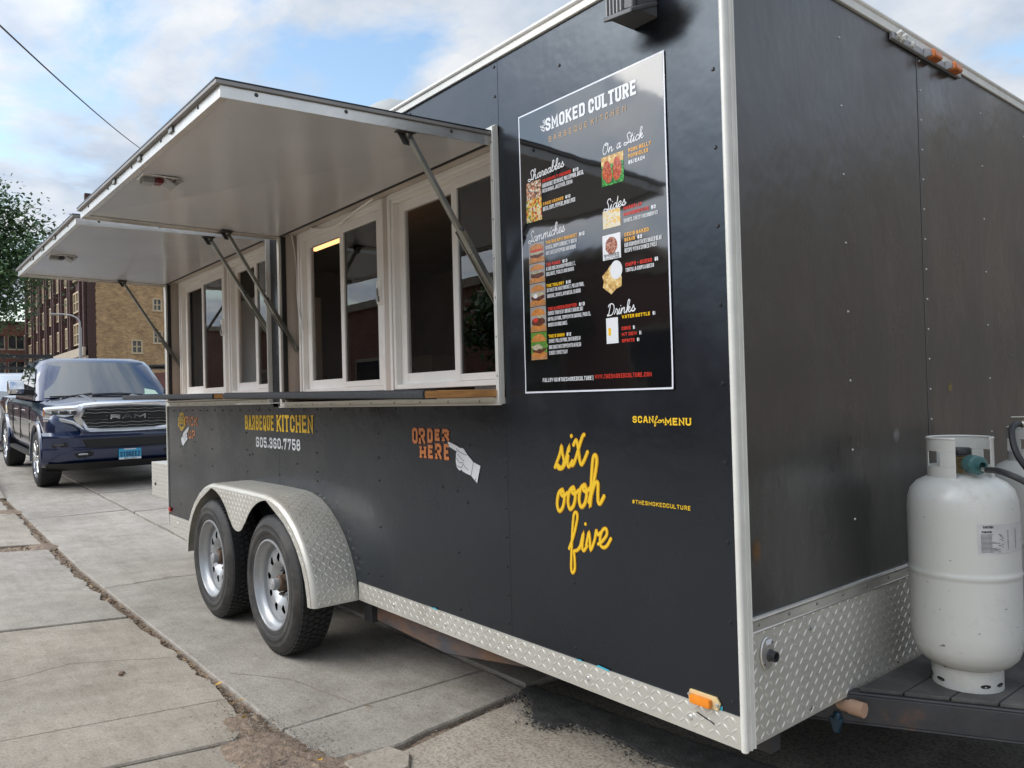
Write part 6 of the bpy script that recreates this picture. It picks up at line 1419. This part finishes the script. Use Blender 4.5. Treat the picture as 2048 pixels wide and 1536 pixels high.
M['brick_brn_y'] = brickmat("brown_brick_side", (.085,.048,.045), (.060,.036,.036), (.10,.07,.06), 'y', 1, .45, .2)
M['brick_red'] = brickmat("red_brick", (.20,.070,.050), (.14,.050,.040), (.20,.15,.12), 'y', 1, .45, .2)
M['brick_red_x'] = brickmat("red_brick_front", (.36,.15,.10), (.26,.10,.075), (.22,.17,.14), 'x', 1, .25, .2)
M['cream'] = mat("cream_window_paint", (.50,.41,.27), .6, 0, .1, 3)
M['stone'] = mat("pale_cast_stone", (.42,.36,.28), .8, 0, .12, 2)
M['far_glass'] = mat("far_window_glass", (.035,.042,.05), .12, 0, spec=.8)
M['blind'] = mat("pale_window_blind", (.38,.34,.28), .7)
BZ = 1.67
B = thing("brick_building", "large brown brick building with ochre side wall beyond the truck", "building", (-123,22,BZ))
X1, X0_, YF, ZTOP = -99.6, -148.2, 16.7, 23.4
rows = [(9.05,11.75),(13.1,15.65),(17.05,19.7),(20.9,22.5)]
bays = [(-108.5,-103.4),(-114.3,-110.6),(-120.4,-116.7),(-126.5,-122.8),(-132.6,-128.9),(-138.7,-135.0),(-147.3,-141.6)]
mb = MB(); edges = [X1-.02]
for a,b in bays: edges += [b, a]
edges.append(X0_)
for i in range(0, len(edges), 2): mb.box(edges[i+1], edges[i], YF, YF+1.2, BZ+7.0-1.67, ZTOP)
mb.box(X0_, X1-.62, YF+1.21, YF+9.9, BZ, ZTOP-.2)
build(mb, "wall", M['brick_brn'], B)
mb = MB()
for a,b in bays:
    zs_ = [BZ+5.4]+[z for r_ in rows for z in r_]+[ZTOP]
    for k in range(0, len(zs_), 2): mb.box(a, b, YF+.35, YF+1.2, zs_[k], zs_[k+1])
build(mb, "spandrel", M['brick_brn'], B)
mb = MB()
for i in range(0, len(edges), 2):
    a, b = edges[i+1], edges[i]
    for f in (.18,.82): xc = a+(b-a)*f; mb.box(xc-.28,xc+.28,YF-.30,YF-.002,BZ+6.8,ZTOP)
build(mb, "pilaster", M['brick_brn'], B)
mb = MB(); mb.box(X0_-.2,X1+.35,YF-.55,YF-.31,7.4,8.4); mb.box(X0_-.2,X1+.25,YF-.30,YF-.003,BZ,7.39); build(mb, "stone_band", M['stone'], B)
_win = None
for (a,b) in bays:
    for (z0,z1) in rows:
        key = round(b-a,1)
        mb = MB(); w2 = (b-a)/2; n_l = 3
        mb.box(-w2,w2,0,.25,z0-z1,z0-z1+.16); mb.box(-w2,w2,0,.25,-.2,0); 
        for k in range(n_l+1): xc = -w2+.14+(2*w2-.28)*k/n_l; mb.box(xc-.14,xc+.14,0,.25,z0-z1+.165,-.205)
        for k in range(n_l): xa = -w2+.28+(2*w2-.28)*k/n_l; mb.box(xa,xa+(2*w2-.28)/n_l-.28,.05,.2,(z0-z1)/2-.06,(z0-z1)/2+.06)
        wn = build(mb, "window", M['cream'], B, local=True); wn.location = Vector(((a+b)/2,YF+.06,z1))-wloc(B)
        mb = MB(); mb.box(-w2+.1,w2-.1,.26,.30,z0-z1+.1,-.1); build(mb, "window_pane", M['far_glass'], wn, local=True)
        mb = MB()
        for k in range(n_l):
            xa = -w2+.28+(2*w2-.28)*k/n_l; dd = random.choice((.25,.45,.45,.6,.9)); mb.box(xa,xa+(2*w2-.28)/n_l-.28,.235,.255,-.2-(z1-z0-.4)*dd,-.21)
        build(mb, "blind", M['blind'], wn, local=True)
# ochre side wall
YE = 27.0
ywin = [(23.90,24.92,13.0,14.5),(21.42,22.60,7.75,9.35),(23.88,24.90,9.0,10.5)]
mb = MB(); 
def wallholes(mb, y0, y1, z0, z1, holes, x0, x1):
    ys_ = sorted({y0,y1,*[h[0] for h in holes],*[h[1] for h in holes]}); zs_ = sorted({z0,z1,*[h[2] for h in holes],*[h[3] for h in holes]})
    for i in range(len(ys_)-1):
        run = None
        for j in range(len(zs_)-1):
            cy_, cz_ = (ys_[i]+ys_[i+1])/2, (zs_[j]+zs_[j+1])/2
            if any(h[0] < cy_ < h[1] and h[2] < cz_ < h[3] for h in holes):
                if run is not None: mb.box(x0,x1,ys_[i],ys_[i+1],run,zs_[j]); run = None
            elif run is None: run = zs_[j]
        if run is not None: mb.box(x0,x1,ys_[i],ys_[i+1],run,zs_[-1])
wallholes(mb, YF+.9, YE, BZ, ZTOP-.3, ywin, X1-.6, X1)
build(mb, "side_wall", M['brick_yel'], B)
mb = MB()
for k in range(62): z = BZ+.4*k; dd = .78+.12*(k % 2)+.06*random.random(); mb.box(X1-.6,X1+.03,YF+.0,YF+dd,z,z+.395)
build(mb, "quoin", M['brick_brn_y'], B)
for (y0,y1,z0,z1) in ywin:
    mb = MB(); f = .13; x0,x1 = X1-.28,X1+.06
    mb.box(x0,x1,y0-.06,y0+f,z0,z1); mb.box(x0,x1,y1-f,y1+.06,z0,z1); mb.box(x0,x1,y0+f,y1-f,z1-f,z1+.05); mb.box(x0,x1+.06,y0-.1,y1+.1,z0-.12,z0+f-.02)
    yc = (y0+y1)/2; zc_ = (z0+z1)/2; mb.box(x0+.05,x1-.14,yc-.075,yc+.075,z0+f,z1-f); mb.box(x0+.05,x1-.15,y0+f,y1-f,zc_-.075,zc_+.075)
    wn = build(mb, "window", M['cream'], B); mb = MB(); mb.box(X1-.26,X1-.22,y0+f*.5,y1-f*.5,z0+f*.5,z1-f*.5); build(mb, "window_pane", M['far_glass'], wn)
mb = MB(); mb.tube([(X1+.12,25.25,6.5),(X1+.12,25.25,17.0)],.10,8); mb.dome((X1+.1,25.05,17.2),(1,0,0),.35,.5,8); build(mb, "downpipe", M['pvc'], B)
mb = MB(); mb.box(X0_-.3,X1+.3,YF-.4,YE+.3,ZTOP+.01,ZTOP+.5); build(mb, "roof_coping", M['stone'], B)
# low red lean-to against it
mb = MB(); mb.hexa([(-44,8.7,1.3),(-40.6,8.7,1.3),(-40.6,12.5,1.3),(-44,12.5,1.3),(-44,8.7,3.0),(-40.6,8.7,3.0),(-40.6,12.5,3.35),(-44,12.5,3.35)])
rb = build(mb, "brick_kiosk", mat("dull_red_paint",(.17,.075,.06),.8,0,.15,2), None); tag(rb, "low dull red brick kiosk between the truck and the trailer's rear edge", "kiosk")
mb = MB(); mb.box(-44.1,-40.5,8.6,12.6,3.36,3.45); build(mb, "roof", M['dark_steel'], rb)
# distant dark red block at the left
B2 = thing("office_block", "dark red brick block with wide windows at the far left edge", "building", (-155,2,BZ))
w2_ = [(y0,y0+3.2,z0,z0+1.75) for z0 in (5.6,8.2,11.3) for y0 in (-6.5,-2.2,2.1,6.4,10.3)]
w2_ = [(6.4,9.6,7.2,9.2),(6.4,9.6,11.4,13.5),(2.0,5.2,7.2,9.2),(2.0,5.2,11.4,13.5),(10.4,13.8,7.2,9.2),(10.4,13.8,11.4,13.5),(14.2,16.6,7.2,9.2),(14.2,16.6,11.4,13.5),(-2.4,.8,7.2,9.2),(-2.4,.8,11.4,13.5)]
mb = MB(); wallholes(mb, -8, 17.4, BZ, 15.6, w2_, -151.2, -150.2); build(mb, "wall", M['brick_red'], B2)
mb = MB(); mb.box(-165,-151.21,-8,17.4,BZ,15.5); build(mb, "core", M['brick_red'], B2)
mb = MB(); mb.box(-151.5,-149.9,-8.2,17.5,15.61,15.95); build(mb, "roof_coping", mat("dark_red_coping",(.10,.05,.045),.7), B2)
for (y0,y1,z0,z1) in w2_:
    mb = MB(); mb.box(-150.5,-150.15,y0-.05,y1+.05,z0-.25,z0); mb.box(-150.5,-150.25,(y0+y1)/2-.06,(y0+y1)/2+.06,z0,z1); mb.box(-150.5,-150.25,y0,y0+.12,z0,z1); mb.box(-150.5,-150.25,y1-.12,y1,z0,z1); wn = build(mb, "window", M['stone'], B2)
    mb = MB(); mb.box(-150.62,-150.55,y0,y1,z0,z1); build(mb, "window_pane", M['far_glass'], wn)
# steel truss between two posts
S = thing("steel_truss", "long dark steel lattice truss on posts behind the navy truck", "steel truss", (-46,-1,1.4))
mb = MB()
for z in (3.45,4.02): mb.box(-46.1,-45.9,-9,5.2,z,z+.12)
mb.box(-46.14,-45.86,-9,5.3,4.145,4.22); build(mb, "chord", M['dark_steel'], S)
y = -9
while y < 5.0:
    mb = MB(); mb.bar((-46,y,3.58),(-46,y+.75,4.01),.06,.06,(1,0,0)); mb.bar((-46,y+.76,4.01),(-46,y+1.5,3.58),.06,.06,(1,0,0)); mb.box(-46.03,-45.97,y-.03,y+.03,3.575,4.015); build(mb, "lattice_bar", M['dark_steel'], S); y += 1.5
mb = MB()
for y in (-8.9,5.1): mb.box(-46.12,-45.88,y-.12,y+.12,1.3,3.44)
build(mb, "post", M['dark_steel'], S)
# street lamp
SL = thing("street_lamp", "thin grey street lamp with curved arm in front of the brown building", "street lamp", (-66.4,10.1,BZ))
mb = MB(); mb.tube([(-66.4,10.1,BZ),(-66.4,10.1,7.6)],.13,10,rs=[.16,.11]); build(mb, "pole", M['grey_plastic'], SL)
mb = MB(); mb.tube(catmull([(-66.4,10.1,7.6),(-66.45,10.05,8.15),(-66.7,9.7,8.5),(-67.0,9.3,8.62),(-67.35,8.8,8.68)],5),.06,8); build(mb, "arm", M['grey_plastic'], SL)
mb = MB(); mb.box(-67.9,-67.3,8.25,8.85,8.60,8.74); build(mb, "lamp_head", M['grey_plastic'], SL, bevel=.05)
# overhead wire
mb = MB(); wp = [Vector((10,-9,5.6)), Vector((-99.7,27.0,26.0))]
A_, B_ = Vector((-20.01,.40,10.34)), Vector((-46.94,9.97,16.40))
pts = []
for k in range(-18,60):
    t_ = k/14; p = A_.lerp(B_, t_); p.z -= .55*(t_*(1-t_)) if 0 <= t_ <= 1 else .55*(t_*(1-t_))*.35; pts.append(p)
mb.tube(pts,.022,6); tag(build(mb, "overhead_wire", M['dark_gap'], None), "single black overhead wire crossing the cloudy sky", "wire")

# ------------------------------------------------------------------ trees
M['leaf_a'] = mat("leaf_dark_green", (.060,.12,.050), .5, 0, .35, 6)
M['leaf_b'] = mat("leaf_mid_green", (.09,.17,.058), .5, 0, .3, 6)
M['leaf_c'] = mat("leaf_light_green", (.10,.17,.05), .5, 0, .3, 6)
M['bark'] = mat("grey_brown_bark", (.10,.08,.065), .9, 0, .3, 8, .5, 20)
def tree(loc, label, crown_c, crown_r, nclump, nleaf, lsize, seed, trunk_h):
    r = random.Random(seed); t = thing("street_tree" if loc[1] > -5 else "maple_tree", label, "tree", loc)
    base = Vector(loc); cc = Vector(crown_c)
    clumps = []
    while len(clumps) < nclump:
        v = Vector((r.uniform(-1,1), r.uniform(-1,1), r.uniform(-1,1)))
        if .25 < v.length < 1: clumps.append(cc+Vector((v.x*crown_r[0], v.y*crown_r[1], v.z*crown_r[2])))
    mb = MB(); top = base.lerp(cc, .55); mb.tube([base, base.lerp(top,.5)+Vector((.1,.05,0)), top, cc+Vector((0,0,crown_r[2]*.4))], .2, 10, rs=[.26,.2,.15,.05])
    tr = build(mb, "trunk", M['bark'], t)
    for c in clumps[::3]:
        mb = MB(); st = base.lerp(cc, r.uniform(.35,.9)); md_ = st.lerp(c,.5)+Vector((0,0,-.2)); mb.tube([st, md_, c], .05, 6, rs=[.07,.045,.012]); build(mb, "limb", M['bark'], t)
    mb = MB()
    for i in range(nleaf):
        c = clumps[int(r.random()**1.0*len(clumps)) % len(clumps)]; sd_ = .17*min(crown_r)+.10
        off = Vector((r.gauss(0,1), r.gauss(0,1), r.gauss(0,.62)))*sd_*r.uniform(.6,1.35)
        p = c+off+Vector((0,0,-.10*abs(off.x)-.10*abs(off.y))); s_ = lsize*r.uniform(.6,1.25)
        t_ = Vector((r.uniform(-1,1), r.uniform(-1,1), r.uniform(-.7,.35))).normalized(); nr = Vector((r.uniform(-.7,.7), r.uniform(-.7,.7), 1)); b_ = nr.cross(t_).normalized()
        hgt = (off.z/sd_)
        mi = 2 if r.random() < .10+.10*(hgt > .4) else (1 if r.random() < .42 else 0)
        mb.add([p-t_*s_*.5, p+b_*s_*.30, p+t_*s_*.6-Vector((0,0,s_*.1)), p-b_*s_*.30], [(0,1,2,3)], mi)
    build(mb, "crown", [M['leaf_a'],M['leaf_b'],M['leaf_c']], t, smooth=False, recalc=False)
    return t
tree((-33.5,-2.2,.9), "leafy green street tree at the left edge beyond the awnings", (-32.6,-.8,6.7), (3.0,3.7,3.1), 120, 64000, .165, 11, 4)
tree((-47.5,-7.5,.6), "broad tree on the near side of the street", (-47.5,-7.5,6.6), (4.0,3.5,3.2), 30, 5000, .35, 21, 4)
tree((-17.0,-13.4,.2), "small tree beside the near brick building", (-17.0,-13.4,3.9), (1.9,2.0,1.5), 22, 4000, .26, 31, 3)

# ------------------------------------------------------------------ buildings across from the trailer, seen in its glossy faces
B3 = thing("brick_storefront", "red brick storefront behind the photographer", "building", (-18,-20,.15))
mb = MB(); mb.box(-46,-14.5,-26,-15.6,.1,5.6); mb.box(-14.49,12,-26,-15.6,.1,4.9); build(mb, "wall", M['brick_red_x'], B3)
mb = MB(); mb.box(-46.3,-14.4,-26.2,-15.4,5.61,5.95); mb.box(-14.38,12.2,-26.2,-15.4,4.91,5.2); build(mb, "roof_coping", M['stone'], B3)
for k in range(9):
    x = -44+k*6
    mb = MB(); mb.box(x,x+2.4,-15.62,-15.5,1.2,3.3); wn = build(mb, "window", M['stone'], B3)
    mb = MB(); mb.box(x+.15,x+2.25,-15.49,-15.47,1.35,3.15); build(mb, "window_pane", M['far_glass'], wn)
B4 = thing("brown_storefront", "brown brick storefront across the street", "building", (16,27,.3))
mb = MB(); mb.box(-3.5,45,22,34,-.05,8.6); build(mb, "wall", mat("taupe_brick",(.235,.205,.175),.85,0,.2,.8), B4)
mb = MB(); mb.box(-3.7,45.2,21.8,34.2,8.61,9.0); build(mb, "roof_coping", M['stone'], B4)
for k in range(8):
    mb = MB(); mb.box(-1+k*5.6,1.8+k*5.6,21.9,21.98,1.0,3.2); wn = build(mb, "window", M['stone'], B4)
    mb = MB(); mb.box(-.85+k*5.6,1.65+k*5.6,21.87,21.89,1.15,3.05); build(mb, "window_pane", M['far_glass'], wn)
for i,(x,y) in enumerate(((-4.2,-8.2),(-2.6,-8.5))):
    r = random.Random(90+i); mb = MB()
    for k in range(1500):
        p = Vector((x+r.gauss(0,.45), y+r.gauss(0,.35), .2+abs(r.gauss(0,.45)))); s_ = .06; t_ = Vector((r.uniform(-1,1),r.uniform(-1,1),r.uniform(-.5,.8))).normalized(); b_ = Vector((0,0,1)).cross(t_).normalized()
        mb.add([p-t_*s_,p+b_*s_*.5,p+t_*s_,p-b_*s_*.5],[(0,1,2,3)], r.choice((0,1,1,2)))
    sh_ = thing("shrub", ("low green shrub by the sidewalk, nearer the trees" if i == 0 else "low green shrub by the sidewalk, nearer the photographer"), "shrub", (x,y,.15), "shrubs by the sidewalk")
    build(mb, "foliage", [M['leaf_a'],M['leaf_b'],M['leaf_c']], sh_, smooth=False, recalc=False)
    mb = MB(); mb.tube([(x,y,.1),(x+.05,y,.6)],.03,6); build(mb, "stem", M['bark'], sh_)

B5 = thing("terrace_building", "dark brick terrace along the near sidewalk beyond the truck", "building", (-95,-14,1.0))
mb = MB(); mb.box(-146,-66,-22,-10.5,.4,7.6); build(mb, "wall", M['brick_red_x'], B5)
mb = MB(); mb.box(-146.2,-65.8,-22.2,-10.3,7.61,8.0); build(mb, "roof_coping", M['stone'], B5)
for k in range(12):
    x = -143+k*6.4
    for z in (2.6,5.8):
        mb = MB(); mb.box(x,x+2.6,-10.52,-10.4,z,z+1.9); wn = build(mb, "window", M['stone'], B5)
        mb = MB(); mb.box(x+.15,x+2.45,-10.39,-10.37,z+.15,z+1.75); build(mb, "window_pane", M['far_glass'], wn)

# ------------------------------------------------------------------ pieces that sit apart become objects of their own
def split_loose(o):
    bm = bmesh.new(); bm.from_mesh(o.data); bm.verts.ensure_lookup_table(); seen = set(); isl = []
    for v in bm.verts:
        if v.index in seen: continue
        st = [v]; seen.add(v.index); g = []
        while st:
            a = st.pop(); g.append(a.index)
            for e in a.link_edges:
                b = e.other_vert(a)
                if b.index not in seen: seen.add(b.index); st.append(b)
        isl.append(g)
    if len(isl) < 2: bm.free(); return
    owner = {i: k for k, g in enumerate(isl) for i in g}; faces = [[] for _ in isl]
    for f in bm.faces: faces[owner[f.verts[0].index]].append([v.index for v in f.verts])
    co = [v.co.copy() for v in bm.verts]; bm.free(); base = o.name.split('.')[0]; src = o.data
    for k, g in enumerate(isl):
        c = sum((co[i] for i in g), Vector())/len(g); mp_ = {i: n for n, i in enumerate(g)}
        me = bpy.data.meshes.new(base); me.from_pydata([co[i]-c for i in g], [], [[mp_[i] for i in f] for f in faces[k]])
        for m in src.materials: me.materials.append(m)
        me.polygons.foreach_set("use_smooth", [True]*len(me.polygons)); me.set_sharp_from_angle(angle=math.radians(35))
        n = bpy.data.objects.new(base, me); link(n); n.parent = o.parent; n.location = o.location+c
    bpy.data.objects.remove(o)
for o in [o for o in bpy.data.objects if o.type == 'MESH' and o.name.split('.')[0] in ("screw","mount_tab","broken_socket","drain_slot","lip_clip","rivet","tape_scrap","pilaster","quoin","hood_vent","grille_insert","spandrel","cable","mullion_board")]:
    split_loose(o)
